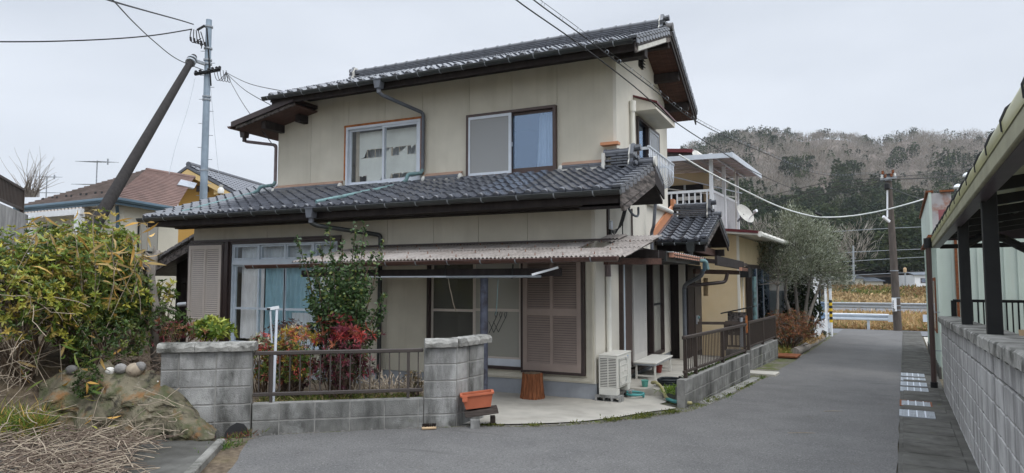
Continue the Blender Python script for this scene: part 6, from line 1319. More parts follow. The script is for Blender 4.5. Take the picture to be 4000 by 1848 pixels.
bush('evergreen_shrub', 'olive green shrub behind the left pier under the dark shed', 'shrub', at(640, 1260, 9.0), (.3, .3, .2), 150, 6, .06, .022, [(.05, .085, .02), (.08, .12, .035)], 'leaf', group='shrubs on the left bank', base=at(640, 1330, 9.0), ns=10)
# bamboo grass: long blades, green and straw coloured
def bamboo(label, spots, cols, n, L, name='bamboo_grass'):
    t = thing(name, label, 'bamboo grass', Vector(spots[0]), 'bamboo grass on the left bank'); P = []; D = []; mb = MB()
    for s_ in spots:
        s_ = Vector(s_); ln = [wander(s_ - Vector((0, 0, RNG.uniform(.5, .9))), (RNG.normal() * .25, RNG.normal() * .25, 1), RNG.uniform(.6, 1.1), 6, .1, .02) for _ in range(2)]
        for pts in ln:
            mb.tube(pts, .004, 4, False)
            for q in pts[2:]:
                for _ in range(n): P.append(q); D.append(Vector((RNG.normal(), RNG.normal(), -.25 + RNG.normal() * .5)))
    P, D = arr(P), arr(D); k = len(P); leaves(P, D, RNG.uniform(.6, 1.15, k) * L, RNG.uniform(.022, .036, k), pick(cols, k, .2), 'foliage', 'leaf', t, droop=.3)
    o = mb.build('culm', 'straw', t, recalc=False); o['kind'] = 'stuff'
STRAW = [(.50, .29, .07), (.55, .36, .12), (.42, .30, .12)]; BG = [(.13, .21, .04), (.09, .15, .03), (.2, .25, .06)]
bamboo('bamboo grass with green and straw blades at the upper left corner of the bank', [at(x, y, 7.9) for x, y in ((30, 930), (90, 980), (20, 1040), (150, 1010), (60, 1090), (10, 1000))], BG + STRAW + [(.25, .1, .05)], 3, .24)
bamboo('straw coloured bamboo blades hanging among the shrub tops', [at(x, y, 8.0) for x, y in ((200, 1050), (330, 950), (380, 900), (260, 1000), (520, 980), (560, 960), (430, 1010), (410, 1120))], STRAW + [(.16, .22, .05)], 2, .22)
bamboo('bamboo blades sprouting through the middle of the shrubs', [at(x, y, 7.7) for x, y in ((150, 1200), (330, 1380), (250, 1380), (420, 1450), (300, 1440), (90, 1300))], BG + STRAW, 2, .2)
bamboo('small bamboo sprig with pale blades on the rock face', [at(370, 1600, 7.25), at(360, 1570, 7.2)], STRAW + [(.3, .3, .06)], 1, .14)
# gnarled dead trunk
gt = thing('dead_trunk', 'gnarled grey dead trunk standing at the right end of the left bank', 'tree', at(620, 1340, 9.1)); b = at(618, 1360, 9.1)
MB().tube([b - Vector((0, 0, .3)), at(612, 1250, 9.1), at(592, 1150, 9.1), at(586, 1080, 9.05), at(600, 1010, 9.1), at(622, 978, 9.1)], [.09, .075, .07, .06, .055, .02], 9).build('trunk', 'bark_grey', gt, smooth=True)
for a_, e_ in (((596, 1030), (570, 985)), ((604, 1010), (640, 985)), ((610, 1240), (660, 1180)), ((600, 1200), (690, 1215)), ((600, 1020), (603, 960)), ((592, 1060), (560, 1040))): MB().tube([at(*a_, 9.1), (at(*a_, 9.1) + at(*e_, 9.1)) / 2 + Vector((0, 0, .02)), at(*e_, 9.05)], [.035, .022, .008], 6).build('branch', 'bark_grey', gt, smooth=True)
# rock outcrop with its crust of stones
rk = thing('rock_outcrop', 'big lichen stained boulder below the left shrubs', 'rock', at(500, 1700, 7.35))
outl = [(180, 1500), (260, 1460), (400, 1440), (520, 1470), (640, 1490), (700, 1530), (760, 1620), (812, 1690)]
P = []; nn_ = 90
def rockpt(u, v_):
    px = 150 + u * 680; top = np.interp(px, [150, 250, 400, 520, 640, 700, 760, 830], [1500, 1450, 1432, 1455, 1480, 1530, 1610, 1700]); bot = 1730
    py = top + (bot - top) * v_; d = 7.62 - .34 * math.sin(min(1, v_ * 1.3) * 1.45) + .1 * (1 - u)
    q = at(px, py, d); f1 = (noise.fractal(q * 2.6, .9, 2.1, 6) * .10 + noise.voronoi(q * 4.0)[0][0] * .16 - .06)
    return q + Vector((-_s, _c, 0)) * f1 + Vector((0, 0, f1 * .5))
P = [[at(150 + i / 89 * 680, np.interp(150 + i / 89 * 680, [150, 250, 400, 520, 640, 700, 760, 830], [1500, 1450, 1432, 1455, 1480, 1530, 1610, 1700]) - 6, 8.3) for i in range(nn_)]] + [[rockpt(i / 89, j / 39) for i in range(nn_)] for j in range(40)]
MB().grid(P).build('boulder', 'rock', rk, recalc=False)
def pebble(c, r, m, lb, sq=(1, .8, .8)):
    mb = MB(); P = []
    for j in range(7):
        f = math.pi * j / 6; P.append([(c[0] + r * sq[0] * math.sin(f) * math.cos(t) * (1 + .09 * math.sin(3 * t + r * 99)), c[1] + r * sq[1] * math.sin(f) * math.sin(t) * (1 + .07 * math.sin(2 * t)), c[2] + r * sq[2] * math.cos(f)) for t in np.linspace(0, 2 * math.pi, 13)])
    return tag(mb.grid(P).build('stone', m, smooth=True, recalc=False), lb, 'stone', 'stones on top of the boulder')
for (px, py, r, m, lb) in ((526, 1446, .105, 'straw', 'largest tan round stone on top of the boulder'), (472, 1440, .075, 'stone', 'dark grey stone left of the tan round one'), (430, 1450, .06, 'mortar', 'pale stone at the left of the row on the boulder'), (548, 1432, .07, 'stone', 'dark stone tucked behind the tan round one'), (622, 1497, .06, 'mortar', 'pale flat stone on the right slope of the boulder'), (662, 1508, .04, 'straw_dark', 'small brown stone at the right end of the row'), (280, 1445, .07, 'stone', 'grey stone under the hanging bamboo blades')):
    pebble(at(px, py, 7.68), r, m, lb)
# dry stems heaped on the apron
mb = MB(); md = MB()
for k in range(620):
    px, py = RNG.uniform(-40, 600), RNG.uniform(1690, 1900)
    if py < 1640 + .1 * abs(px - 250) or (px > 480 and py > 1780 - .2 * (px - 480)): continue
    z = .06 + abs(RNG.normal()) * .07 * max(.2, 1 - abs(px - 260) / 420); d = (CZ - z) * FPX / (py - HZ); c = at(px, py, d); ang = RNG.uniform(0, 3.14); L_ = RNG.uniform(.25, .8)
    dv = Vector((math.cos(ang), math.sin(ang), 0)); mid = Vector((RNG.normal() * .08, RNG.normal() * .08, RNG.uniform(.0, .12)))
    pts = [c - dv * L_ / 2, c - dv * L_ / 5 + mid * .7, c + dv * L_ / 5 + mid, c + dv * L_ / 2 + Vector((0, 0, RNG.uniform(-.02, .04)))]
    for p_ in pts: p_.z = max(p_.z, .06)
    (mb if k % 5 < 2 else md).tube(pts, RNG.uniform(.002, .0055), 4, False)
tag(md.build('dry_stems', 'straw_dark', recalc=False), 'darker brown withered stems under the pale heap at lower left', 'dry stems', kind='stuff')
tag(mb.build('dry_stems', 'straw', recalc=False), 'heap of tangled pale dry stems on the apron at lower left', 'dry stems', kind='stuff')
mb = MB()
for k in range(150):
    px, py = (RNG.uniform(0, 130), RNG.uniform(1080, 1550)) if k % 4 else (RNG.uniform(20, 760), RNG.uniform(1580, 1690)); d = 7.5 + RNG.uniform(-.25, .5) if k % 4 else 7.0 + RNG.uniform(-.1, .3)
    mb.tube(wander(at(px, py, d), (RNG.normal(), RNG.normal(), RNG.normal() * .7), RNG.uniform(.25, .7), 5, .25, .05), RNG.uniform(.002, .0045), 4, False)
tag(mb.build('dead_vines', 'straw', recalc=False), 'tangled pale dead vines over the left shrubs and boulder', 'vines', kind='stuff')
mb = MB()
for k in range(240): px, py = RNG.uniform(380, 660), RNG.uniform(1390, 1480); mb.tube(wander(at(px, py, 7.9 + RNG.uniform(-.2, .3)), (RNG.normal(), RNG.normal(), RNG.normal() * .3), RNG.uniform(.08, .25), 3, .2), RNG.uniform(.002, .004), 4, False)
tag(mb.build('leaf_litter', 'straw_dark', recalc=False), 'brown twig litter behind the stones of the boulder', 'litter', kind='stuff')
# green grass tuft lower left
n = 900; cpts = np.array([list(at(RNG.uniform(-30, 190), RNG.uniform(1640, 1740), 7.3 + RNG.uniform(-.25, .2))) for _ in range(n)])
o = leaves(cpts, rdir(n, .2, 1) + np.array([.25, -.1, .1]), RNG.uniform(.12, .3, n), .008, pick([(.12, .22, .03), (.08, .15, .025), (.3, .28, .06), (.45, .3, .08)], n), 'grass_tuft', 'leaf', droop=.5); tag(o, 'long green grass tuft at the left picture edge', 'grass', kind='stuff')
# weeds in the gully hole
for k, (px, py, lb, cols) in enumerate(((945, 1705, 'reddish weeds in the drain hole at the left pier foot', [(.22, .06, .05), (.14, .1, .04), (.1, .13, .03)]), (870, 1750, 'green weeds growing in the gully by the apron lip', GREENS))):
    n = 160; c = at(px, py, 7.5 - .35 * k); P = np.array(c) + RNG.normal(size=(n, 3)) * np.array([.07, .12, .005]); o = leaves(P, rdir(n, .2, 1), RNG.uniform(.03, .09, n), .01, pick(cols, n), 'weeds', 'leaf', droop=.3); tag(o, lb, 'weeds', kind='stuff')
hc = WA + WE * -.16 - WN * .004; o = MB().prism([hc + WE * a + Vector((0, 0, z)) for a, z in ((-.13, -.02), (.13, -.02), (.14, .05), (.08, .13), (.0, .15), (-.07, .11), (-.12, .05))], WN * .003).build('drain_hole_shade', 'ac_dark'); tag(o, 'dark patch painted as the shade in a broken drain hole at the foot of the left pier', 'drain')  # flat dark plate on the wall face, its colour stands for the hole's shade
# -- front garden
FGB = (0, 0, 0)
def small_tree():
    c = at(1330, 1140, 9.0); gb_ = Vector((c.x, c.y, .0)); t = thing('garden_tree', 'slender evergreen tree with small round leaves behind the railing', 'tree', gb_)
    sh = MB(); P = []; D = []
    tips = [(1160, 930, 8.9), (1285, 872, 9.0), (1390, 868, 9.0), (1425, 872, 9.1), (1500, 930, 9.1), (1215, 985, 8.9), (1340, 935, 9.0), (1250, 950, 9.1), (1460, 985, 9.0), (1200, 1120, 8.9), (1500, 1215, 9.0), (1210, 1260, 8.9), (1470, 1300, 9.0), (1240, 1050, 8.8), (1440, 1080, 8.8), (1300, 1000, 8.8), (1370, 1010, 8.8), (1400, 950, 9.0), (1505, 1145, 9.0), (1280, 1150, 8.7), (1400, 1180, 8.7), (1330, 1250, 8.7), (1420, 1270, 8.8), (1230, 1180, 8.8)]
    for px, py, d in tips:
        tip = at(px, py, d); b = gb_ + Vector((random.gauss(0, .06), random.gauss(0, .06), 0)); mid = Vector((gb_.x * .55 + tip.x * .45, gb_.y * .55 + tip.y * .45, min(tip.z * .55, 1.0)))
        pts = [b, b.lerp(mid, .5), mid, mid.lerp(tip, .55) + Vector((random.gauss(0, .02), random.gauss(0, .02), .03)), tip]; sh.tube(pts, [.02, .016, .012, .007, .003], 5, False)
        for k in range(110):
            s_ = random.random() ** .8; i_ = 2 + (s_ > .5); q = pts[2].lerp(pts[3], min(1, s_ * 2)) if s_ < .5 else pts[3].lerp(pts[4], (s_ - .5) * 2)
            P.append(q + Vector(RNG.normal(size=3)) * .03 * (1.5 - s_)); D.append(RNG.normal(size=3) + np.array([0, 0, .25]))
    n = 3000; E, dd = shell(at(1340, 1195, 9.0), (.36, .34, .45), n, -.8, .2, .35); P = np.concatenate([arr(P), E]); D = np.concatenate([arr(D), dd + RNG.normal(size=dd.shape) * .8]); k = len(P)
    leaves(P, D, RNG.uniform(.04, .068, k), RNG.uniform(.026, .04, k), pick([(.045, .085, .03), (.07, .125, .04), (.035, .065, .025), (.17, .2, .05), (.10, .15, .06)], k, .2, [.3, .28, .22, .08, .12]), 'foliage', 'leaf_gloss', t)
    o = sh.build('stem', 'bark', t, recalc=False); o['kind'] = 'stuff'
small_tree()
RED = [(.24, .03, .035), (.34, .05, .04), (.13, .022, .04), (.18, .035, .05), (.30, .10, .05)]; DRED = [(.07, .02, .03), (.12, .025, .035), (.04, .035, .02), (.18, .03, .04), (.05, .07, .025)]
bush('nandina', 'bright red heavenly bamboo shrub in front of the slender tree', 'shrub', at(1345, 1315, 8.75), (.40, .3, .24), 150, 9, .085, .017, RED, 'leaf', lump=.45, group='front garden shrubs', base=(at(1345, 1500, 8.75).x, at(1345, 1500, 8.75).y, .05), zmin=-.3, inner=.05, up=.3)
bush('nandina', 'dark purple red leaves below the bright red shrub, behind the railing', 'shrub', at(1330, 1430, 8.6), (.46, .28, .34), 330, 8, .075, .017, DRED, 'leaf', lump=.4, group='front garden shrubs', base=(at(1330, 1500, 8.6).x, at(1330, 1500, 8.6).y, .05), inner=.35)
bush('garden_shrub', 'mixed yellow and green shrub behind the left half of the railing', 'shrub', at(1110, 1430, 8.6), (.42, .25, .34), 420, 7, .07, .018, [(.07, .12, .025), (.045, .075, .02), (.3, .2, .04), (.22, .06, .04), (.12, .15, .03)], 'leaf', group='front garden shrubs', base=(at(1110, 1500, 8.6).x, at(1110, 1500, 8.6).y, .05), inner=.35)
bush('garden_shrub', 'golden and coral leaved shrub beside the white laundry post', 'shrub', at(1165, 1315, 8.8), (.28, .22, .13), 120, 7, .07, .018, [(.42, .26, .04), (.45, .13, .07), (.34, .3, .06), (.35, .3, .22)], 'leaf', group='front garden shrubs', base=(at(1165, 1500, 8.8).x, at(1165, 1500, 8.8).y, .05), inner=.3)
bush('garden_shrub', 'pale variegated shrub at the left end of the railing', 'shrub', at(1020, 1345, 8.8), (.16, .15, .14), 90, 7, .06, .018, [(.45, .42, .34), (.3, .3, .2), (.12, .14, .05), (.4, .06, .05)], 'leaf', group='front garden shrubs', base=(at(1020, 1500, 8.8).x, at(1020, 1500, 8.8).y, .05), inner=.3)
bush('garden_shrub', 'brown withered twiggy shrub before the blue curtain', 'shrub', at(1120, 1285, 9.2), (.32, .25, .13), 190, 6, .035, .012, [(.07, .035, .03), (.11, .06, .045), (.05, .03, .03)], 'leaf', group='front garden shrubs', base=(at(1120, 1500, 9.2).x, at(1120, 1500, 9.2).y, .05), inner=.2, ns=40)
bush('laurel_shrub', 'glossy yellow green laurel behind the left pier', 'shrub', at(825, 1290, 8.9), (.3, .25, .13), 110, 7, .11, .04, [(.22, .26, .03), (.12, .19, .03), (.3, .33, .06), (.07, .12, .02)], 'leaf_gloss', group='front garden shrubs', base=(at(825, 1400, 8.9).x, at(825, 1400, 8.9).y, .4), inner=.3)
bush('nandina', 'red purple leaves behind the left pier beside the dead trunk', 'shrub', at(700, 1305, 8.7), (.38, .22, .16), 70, 7, .07, .016, [(.18, .04, .05), (.12, .03, .035), (.24, .1, .05), (.1, .1, .03)], 'leaf', lump=.5, group='front garden shrubs', base=(at(700, 1400, 8.7).x, at(700, 1400, 8.7).y, .4), inner=.3)
for (px, py, n, lb) in ((1165, 1455, 40, 'cluster of red berries behind the middle of the railing'), (1035, 1360, 34, 'cluster of red berries at the left end of the railing')):
    mb = MB(); c = at(px, py, 8.35)
    for k in range(n): q = c + Vector(RNG.normal(size=3)) * .04; mb.lathe([(.003, -.008), (.009, 0), (.003, .008)], q, 6)
    tag(mb.build('berries', 'plastic_red', smooth=True), lb, 'berries', kind='stuff')
# withered plants and stalks near the right pier
mb = MB()
for k in range(150):
    px = RNG.uniform(1380, 1650); c = at(px, RNG.uniform(1515, 1535), 8.55 + RNG.uniform(-.2, .3)); mb.tube(wander(c, (RNG.normal() * .5, RNG.normal() * .5, 1), RNG.uniform(.12, .3), 4, .2, .05), RNG.uniform(.003, .007), 4, False)
tag(mb.build('dry_stalks', 'straw', recalc=False), 'withered tan stalks behind the right half of the railing', 'dry stalks', kind='stuff')
bush('garden_shrub', 'withered small shrub at the right end of the railing', 'shrub', at(1610, 1490, 8.6), (.15, .12, .14), 60, 6, .045, .012, [(.10, .09, .035), (.06, .05, .03), (.2, .14, .06)], 'leaf', group='front garden shrubs', base=(at(1610, 1530, 8.6).x, at(1610, 1530, 8.6).y, .05), inner=.2)
P = np.array([list(WA + WE * RNG.uniform(.0, 1.95) + WN * RNG.uniform(.14, .8) + Vector((0, 0, .28))) for _ in range(1500)]); n = len(P)
o = leaves(P, rdir(n, .3, 1), RNG.uniform(.04, .12, n), .009, pick([(.12, .17, .03), (.08, .12, .02), (.3, .24, .1)], n), 'garden_grass', 'leaf', droop=.4); tag(o, 'short grass and weeds along the inside of the low front wall', 'grass', kind='stuff')
gs = MB().prism([WA + WE * -.9 + WN * .12, WA + WE * 2.3 + WN * .12, WA + WE * 2.3 + WN * 1.3, WA + WE * -.9 + WN * 2.6], (0, 0, .28)); struct(gs.build('garden_bed', 'soil'))
# weeds on the yard step
P = np.array([[-2.2 + RNG.normal() * .09, 10.75 + RNG.normal() * .2, .05] for _ in range(420)]); n = len(P); o = leaves(P, rdir(n, .1, 1), RNG.uniform(.04, .12, n), .018, pick([(.16, .26, .03), (.1, .18, .03), (.22, .3, .06)], n), 'weeds', 'leaf', droop=.3); tag(o, 'fresh green weeds on the corner of the yard step', 'weeds', kind='stuff')
P = np.array([list(YA + YE * RNG.uniform(.3, 4.2) + Vector((-.1, 0, .34 + RNG.uniform(-.02, .0)))) for _ in range(700)]); n = len(P); o = leaves(P, rdir(n, .3, 1), RNG.uniform(.03, .07, n), .012, pick(GREENS, n), 'weeds', 'leaf', droop=.3); tag(o, 'low green weeds on top of the mossy yard wall under its railing', 'weeds', kind='stuff')
P = np.array([list(SP(RNG.normal() * .05 - 2.52, RNG.uniform(10.5, 14.5), .0)) for _ in range(420)]); P = P[np.sin(P[:, 1] * 4) > .2]; n = len(P); o = leaves(P, rdir(n, .3, 1), RNG.uniform(.02, .06, n), .012, pick(GREENS, n), 'weeds', 'leaf', droop=.3); tag(o, 'tiny weeds in the gutter at the foot of the yard wall', 'weeds', kind='stuff')
# -- lane side: olive tree, russet bush, ivy
def olive():
    c = at(3120, 1000, 21.0); gb_ = Vector((c.x, c.y, g(c.x, c.y))); t = thing('olive_tree', 'silvery green olive tree with several trunks beside the lane', 'tree', gb_); mb = MB(); P = []; D = []
    for (bx, ex_, ey_, d) in ((3010, 3040, 1010, 20.4), (3110, 3080, 960, 21), (3118, 3180, 1000, 21), (3100, 3230, 1040, 20.6), (3112, 3120, 880, 21.2)):
        b = at(bx, 1280, d); b.z = g(b.x, b.y); e_ = at(ex_, ey_, d); m_ = b.lerp(e_, .5) + Vector((RNG.normal() * .12, 0, 0)); mb.tube([b, b.lerp(m_, .5) + Vector((.05, 0, 0)), m_, e_], [.075, .065, .05, .015], 7, False)
        for _ in range(16):
            s_ = RNG.uniform(.4, 1); q = m_.lerp(e_, s_); mb.tube(wander(q, (RNG.normal(), RNG.normal(), .6 + RNG.normal() * .4), RNG.uniform(.6, 1.3), 5, .15), [.02, .016, .012, .009, .006, .003], 4, False)
    o = mb.build('trunk', 'bark_grey', t, recalc=False, smooth=True)
    for (px, py, rx, rz, n) in ((3125, 1010, 1.15, .95, 1250), (3040, 1050, .75, .7, 520), (3215, 1030, .7, .65, 520), (3110, 885, .6, .55, 420), (3185, 935, .75, .55, 480), (2985, 1000, .55, .65, 340), (3260, 1090, .55, .45, 320), (3090, 850, .3, .35, 120)):
        E, dd = shell(at(px, py, 20.8), (rx, rx, rz), n, -.8, .3, .3); P.append(E); D.append(dd)
    P = np.concatenate(P); D = np.concatenate(D); n = len(P); k = 6
    Q = np.repeat(P, k, axis=0) + RNG.normal(size=(n * k, 3)) * .07; DD = np.repeat(D + np.array([.25, -.1, .9]), k, axis=0) + RNG.normal(size=(n * k, 3)) * .55
    leaves(Q, DD, RNG.uniform(.06, .11, n * k), .02, pick([(.22, .24, .155), (.33, .355, .26), (.13, .145, .085), (.48, .50, .42), (.08, .09, .05)], n * k, .2, [.3, .27, .17, .18, .08]), 'crown', 'leaf', t)
olive()
bush('russet_bush', 'russet brown twiggy bush beside the lane behind the logs', 'shrub', at(3080, 1285, 19.6), (.85, .8, .55), 1500, 6, .06, .015, [(.26, .10, .05), (.18, .09, .05), (.36, .15, .07), (.16, .13, .05)], 'leaf', inner=.3, up=.8, ns=60)
bush('ivy', 'dark ivy climbing the corner of the white house', 'ivy', at(3130, 1200, 22.3), (.55, .3, 1.15), 900, 5, .08, .06, [(.025, .04, .018), (.04, .06, .022), (.02, .03, .012)], 'leaf', zmin=-1, inner=.4, up=.1)
bush('hedge_shrub', 'low dark shrub at the street corner of the white house', 'shrub', at(3190, 1305, 24.5), (.4, .5, .2), 200, 6, .07, .03, [(.03, .045, .02), (.08, .05, .03)], 'leaf', inner=.3)
P = np.array([list(SP(RNG.uniform(-3.4, -2.75), RNG.uniform(19.6, 22.5), .05)) for _ in range(900)]); n = len(P); o = leaves(P, rdir(n, .2, 1), RNG.uniform(.08, .25, n), .018, pick([(.16, .24, .04), (.3, .27, .06), (.4, .26, .09)], n), 'lane_grass', 'leaf', droop=.5); tag(o, 'green and straw grass blades behind the lane logs', 'grass', kind='stuff')
P = np.array([list(SP(-2.68 + RNG.normal() * .1, RNG.uniform(22.3, 26.5), .16)) for _ in range(900)]); n = len(P); o = leaves(P, rdir(n, .0, 1), RNG.uniform(.08, .2, n), .014, pick(STRAW + [(.5, .3, .13)], n), 'dry_thatch', 'leaf', droop=.5); tag(o, 'orange dry grass lying over the far lane logs', 'grass', kind='stuff')
# dry grass in the field beyond the guardrail
n = 26000; P = np.array([list(SP(a, b, .03)) for a, b in zip(RNG.uniform(-9, 9, n), 35.2 + 25 * RNG.random(n) ** 1.6)])
o = leaves(P, rdir(n, .05, 1), RNG.uniform(.15, .55, n), RNG.uniform(.03, .06, n), pick([(.40, .27, .13), (.33, .22, .11), (.47, .35, .2), (.16, .19, .06), (.25, .15, .08)], n, .2, [.32, .25, .2, .13, .1]), 'field_grass', 'leaf_far', droop=.4); tag(o, 'tawny dry grass of the field beyond the guardrail', 'grass', kind='stuff')
n = 30000; aa, bb_ = RNG.uniform(-34, 34, n), RNG.uniform(71, 118, n); P = np.array([list(SP(a, b, .05 + (.6 if math.sin(a * .35 + b * .2) > .3 else 0) * RNG.random())) for a, b in zip(aa, bb_)])
pt_ = (np.sin(aa * .31 + bb_ * .17) + np.sin(aa * .13 - bb_ * .23) + RNG.normal(size=n) * .6) > 0
cc = np.where(((bb_ < 84) & (np.sin(aa * .2 + 1) > -.5))[:, None], pick([(.40, .29, .16), (.34, .24, .13)], n), np.where(pt_[:, None], pick([(.13, .15, .05), (.09, .11, .035), (.2, .18, .06)], n), pick([(.24, .16, .08), (.15, .09, .05), (.3, .2, .1)], n)))
o = leaves(P, rdir(n, .05, 1), RNG.uniform(.25, .7, n), RNG.uniform(.1, .2, n), cc, 'bank_scrub', 'leaf_far', droop=.4); tag(o, 'mixed dry and green scrub covering the far bank', 'scrub', kind='stuff')
# ---------------------------------------------------------------- left background: shed, neighbours, poles, wires
sh = thing('timber_shed', 'dark weathered timber shed against the left end of the house', 'shed', (-13.4, 11.2, 0))
for k in range(13):
    x = -14.4 + k * .17; MB().box(x, x + .164, 11.2, 11.23, -.2, 3.05 - max(0, (-12.6 - x)) * .42).build('wall_board', 'dark_wood', sh)
MB().box(-12.5, -12.34, 10.95, 11.1, -.2, 3.0).build('post', 'dark_wood', sh)
MB().prism([(-12.28, 10.55, 3.02), (-15.0, 10.55, 1.92), (-15.0, 10.55, 1.72), (-12.28, 10.55, 2.82)], (0, .05, 0)).build('verge_board', 'weathered_wood', sh)
MB().prism([(-12.28, 10.5, 3.08), (-15.1, 10.5, 1.96), (-15.1, 10.5, 1.9), (-12.28, 10.5, 3.02)], (0, 2.6, 0)).build('roof', 'tile_worn', sh)
for k in range(11): c = Vector((-12.5 - k * .24, 10.52, 3.08 - .1 - k * .0955)); MB().obox(c, (.1, 0, .04), (0, .05, 0), (-.01, 0, .03)).build('verge_tile', 'tile_worn', sh)
MB().prism([(-12.3, 10.9, 2.36), (-13.6, 10.9, 1.98), (-13.6, 10.9, 1.93), (-12.3, 10.9, 2.31)], (0, .25, 0)).build('inner_pent', 'soffit_wood', sh)
MB().prism([(-12.3, 10.95, 2.28), (-13.9, 10.95, 1.8), (-13.9, 10.95, 1.7), (-12.3, 10.95, 2.18)], (0, .08, 0)).build('inner_beam', 'dark_wood', sh)
for z, x0, x1 in ((.95, -13.6, -12.5), (.55, -13.4, -12.6)): MB().box(x0, x1, 10.6, 10.9, z, z + .06).build('shelf', 'dark_wood', sh)
tag(MB().tube([(-13.2, 10.35, 1.24), (-12.62, 10.35, 1.28)], .05, 10).build('white_pipe', 'white_paint', smooth=True, auto=40), 'short white plastic pipe laid on the shed shelf', 'pipe')
tag(MB().obox((-12.5, 10.4, 1.1), (.14, 0, .05), (0, .1, 0), (0, 0, .02)).build('plastic_tray', 'galv'), 'grey plastic tray leaning by the shed post', 'tray'); tag(MB().obox((-12.6, 10.3, .75), (.16, 0, 0), (0, .1, 0), (0, 0, .16)).build('box', 'old_plank'), 'dark wooden box on the shed floor', 'box')
# retaining wall and fence at the far left
def hv(px, py, d): return at(px, py, d)
RA, RB_ = hv(-260, 791, 7.5), hv(111, 832, 12.0); RA.z = RB_.z = 2.96; e_ = (RB_ - RA).normalized(); nn = Vector((-e_.y, e_.x, 0))
rt = thing('retaining_wall', 'stained pale concrete retaining wall at the far left', 'wall', (RA + RB_) / 2 - Vector((0, 0, 2)))
L_ = (RB_ - RA).length
for k in range(6): a, b = RA + e_ * (L_ * k / 6 + .006), RA + e_ * (L_ * (k + 1) / 6 - .006); MB().prism([a, b, b - Vector((0, 0, 2.6)), a - Vector((0, 0, 2.6))], nn * .25).build('wall_panel', 'block_side', rt)
MB().prism([RB_, RB_ + nn * 8, RB_ + nn * 8 - Vector((0, 0, 2.6)), RB_ - Vector((0, 0, 2.6))], -e_ * .2).build('return_wall', 'block_side', rt)
railing('railing', 'brown barred fence on top of the far left retaining wall', RA + nn * .1, RB_ + nn * .1, 3.02, 3.42, 52, (0, .3, .62, 1), 'bars_dark', .03, .05, group=None, pw=.06)
bs = thing('bare_shrub', 'leafless arching shrub behind the far left fence', 'shrub', at(120, 790, 14)); mb = MB()
for k in range(46): b = at(110 + RNG.normal() * 18, 770, 14); mb.tube(wander(b, (.25 + RNG.normal() * .4, RNG.normal() * .3, 1), RNG.uniform(.5, 1.1), 7, .1, .03 + .06 * RNG.random()), [.012, .01, .008, .007, .005, .004, .003, .002], 4, False)
o = mb.build('branches', 'bark_grey', bs, recalc=False)
# beige neighbour with hip roof
nb = thing('neighbour_house', 'cream neighbour house with a brown hip roof and white porch', 'house', at(420, 1000, 19.5))
EC, EL, ER = at(447, 770, 18), at(60, 809, 20.4), at(690, 812, 20.6); zE = EC.z; EL.z = ER.z = zE
RK0, RK1 = at(572, 663, 22.3), at(760, 690, 24.0); RK1.z = RK0.z
eu = (EC - EL).normalized(); ev = (ER - EC).normalized()
def slatefield(a, b, c, d, n, nm, m):   # a-b eave, d-c top; courses as overlapping strips
    for k in range(n):
        t0, t1 = k / n, (k + 1) / n + .02 / n; p0, p1, q0, q1 = a.lerp(d, t0), b.lerp(c, t0), a.lerp(d, t1), b.lerp(c, t1); up = Vector((0, 0, .022)); MB().add([p0 + up * 1.6, p1 + up * 1.6, q1, q0, p0, p1], [(0, 1, 2, 3), (4, 5, 1, 0)]).build(nm, m, nb, recalc=False)
slatefield(EL, EC, RK0, RK0, 22, 'slate_course', 'slate_brown'); slatefield(EC, ER, RK1, RK0, 22, 'slate_course', 'slate_red')
MB().tube([RK0, RK1], .07, 6).build('ridge', 'slate_red', nb); 
for a, b in ((EL, EC), (EC, ER)): MB().tube([a - Vector((0, 0, .06)), b - Vector((0, 0, .06))], .075, 8).build('gutter', 'gutter_blue', nb); MB().bar(a - Vector((0, 0, .12)), b - Vector((0, 0, .12)), .03, .14).build('fascia', 'gutter_blue', nb)
inn = ((RK0 - EC) * Vector((1, 1, 0))).normalized(); WC = EC + inn * .55; wL, wR = EL + inn * .55, ER + inn * .55
def wq(a, b, z0, z1, th, nm, m, off=0.0, par=nb): 
    d_ = (b - a); d_.z = 0; n_ = Vector((-d_.y, d_.x, 0)).normalized(); 
    if n_.dot(Vector((0, 0, 0)) - a) < 0: n_ = -n_
    A, B = a + n_ * off, b + n_ * off; return MB().prism([(A.x, A.y, z0), (B.x, B.y, z0), (B.x, B.y, z1), (A.x, A.y, z1)], -n_ * th).build(nm, m, par)
wq(wL, WC, .5, zE - .15, .15, 'wall', 'cream_wall'); wq(WC, wR, .5, zE - .15, .15, 'wall', 'cream_wall')
for i in range(3): MB().add([EL - Vector((0, 0, .16)), EC - Vector((0, 0, .16)), WC + Vector((0, 0, zE - .16 - WC.z)), wL + Vector((0, 0, zE - .16 - wL.z))], [(0, 1, 2, 3)]).build('soffit', 'white_paint', nb, recalc=False) if i == 0 else None
def onw(a, b, t): return a.lerp(b, t)
for t0, t1, z0, z1, w0, w1 in ((.24, .40, 2.55, 3.45, wL, WC), (.30, .62, 2.6, 3.5, WC, wR)):
    f = wq(onw(w0, w1, t0), onw(w0, w1, t1), z0, z1, .05, 'window', 'black_metal', .04); wq(onw(w0, w1, t0 + .012), onw(w0, w1, t1 - .012), z0 + .06, z1 - .05, .01, 'pane', 'glass_haze' if w0 is WC else 'glass_dim', .05); wq(onw(w0, w1, (t0 + t1) / 2 - .004), onw(w0, w1, (t0 + t1) / 2 + .004), z0 + .06, z1 - .05, .012, 'mullion', 'alum', .06)
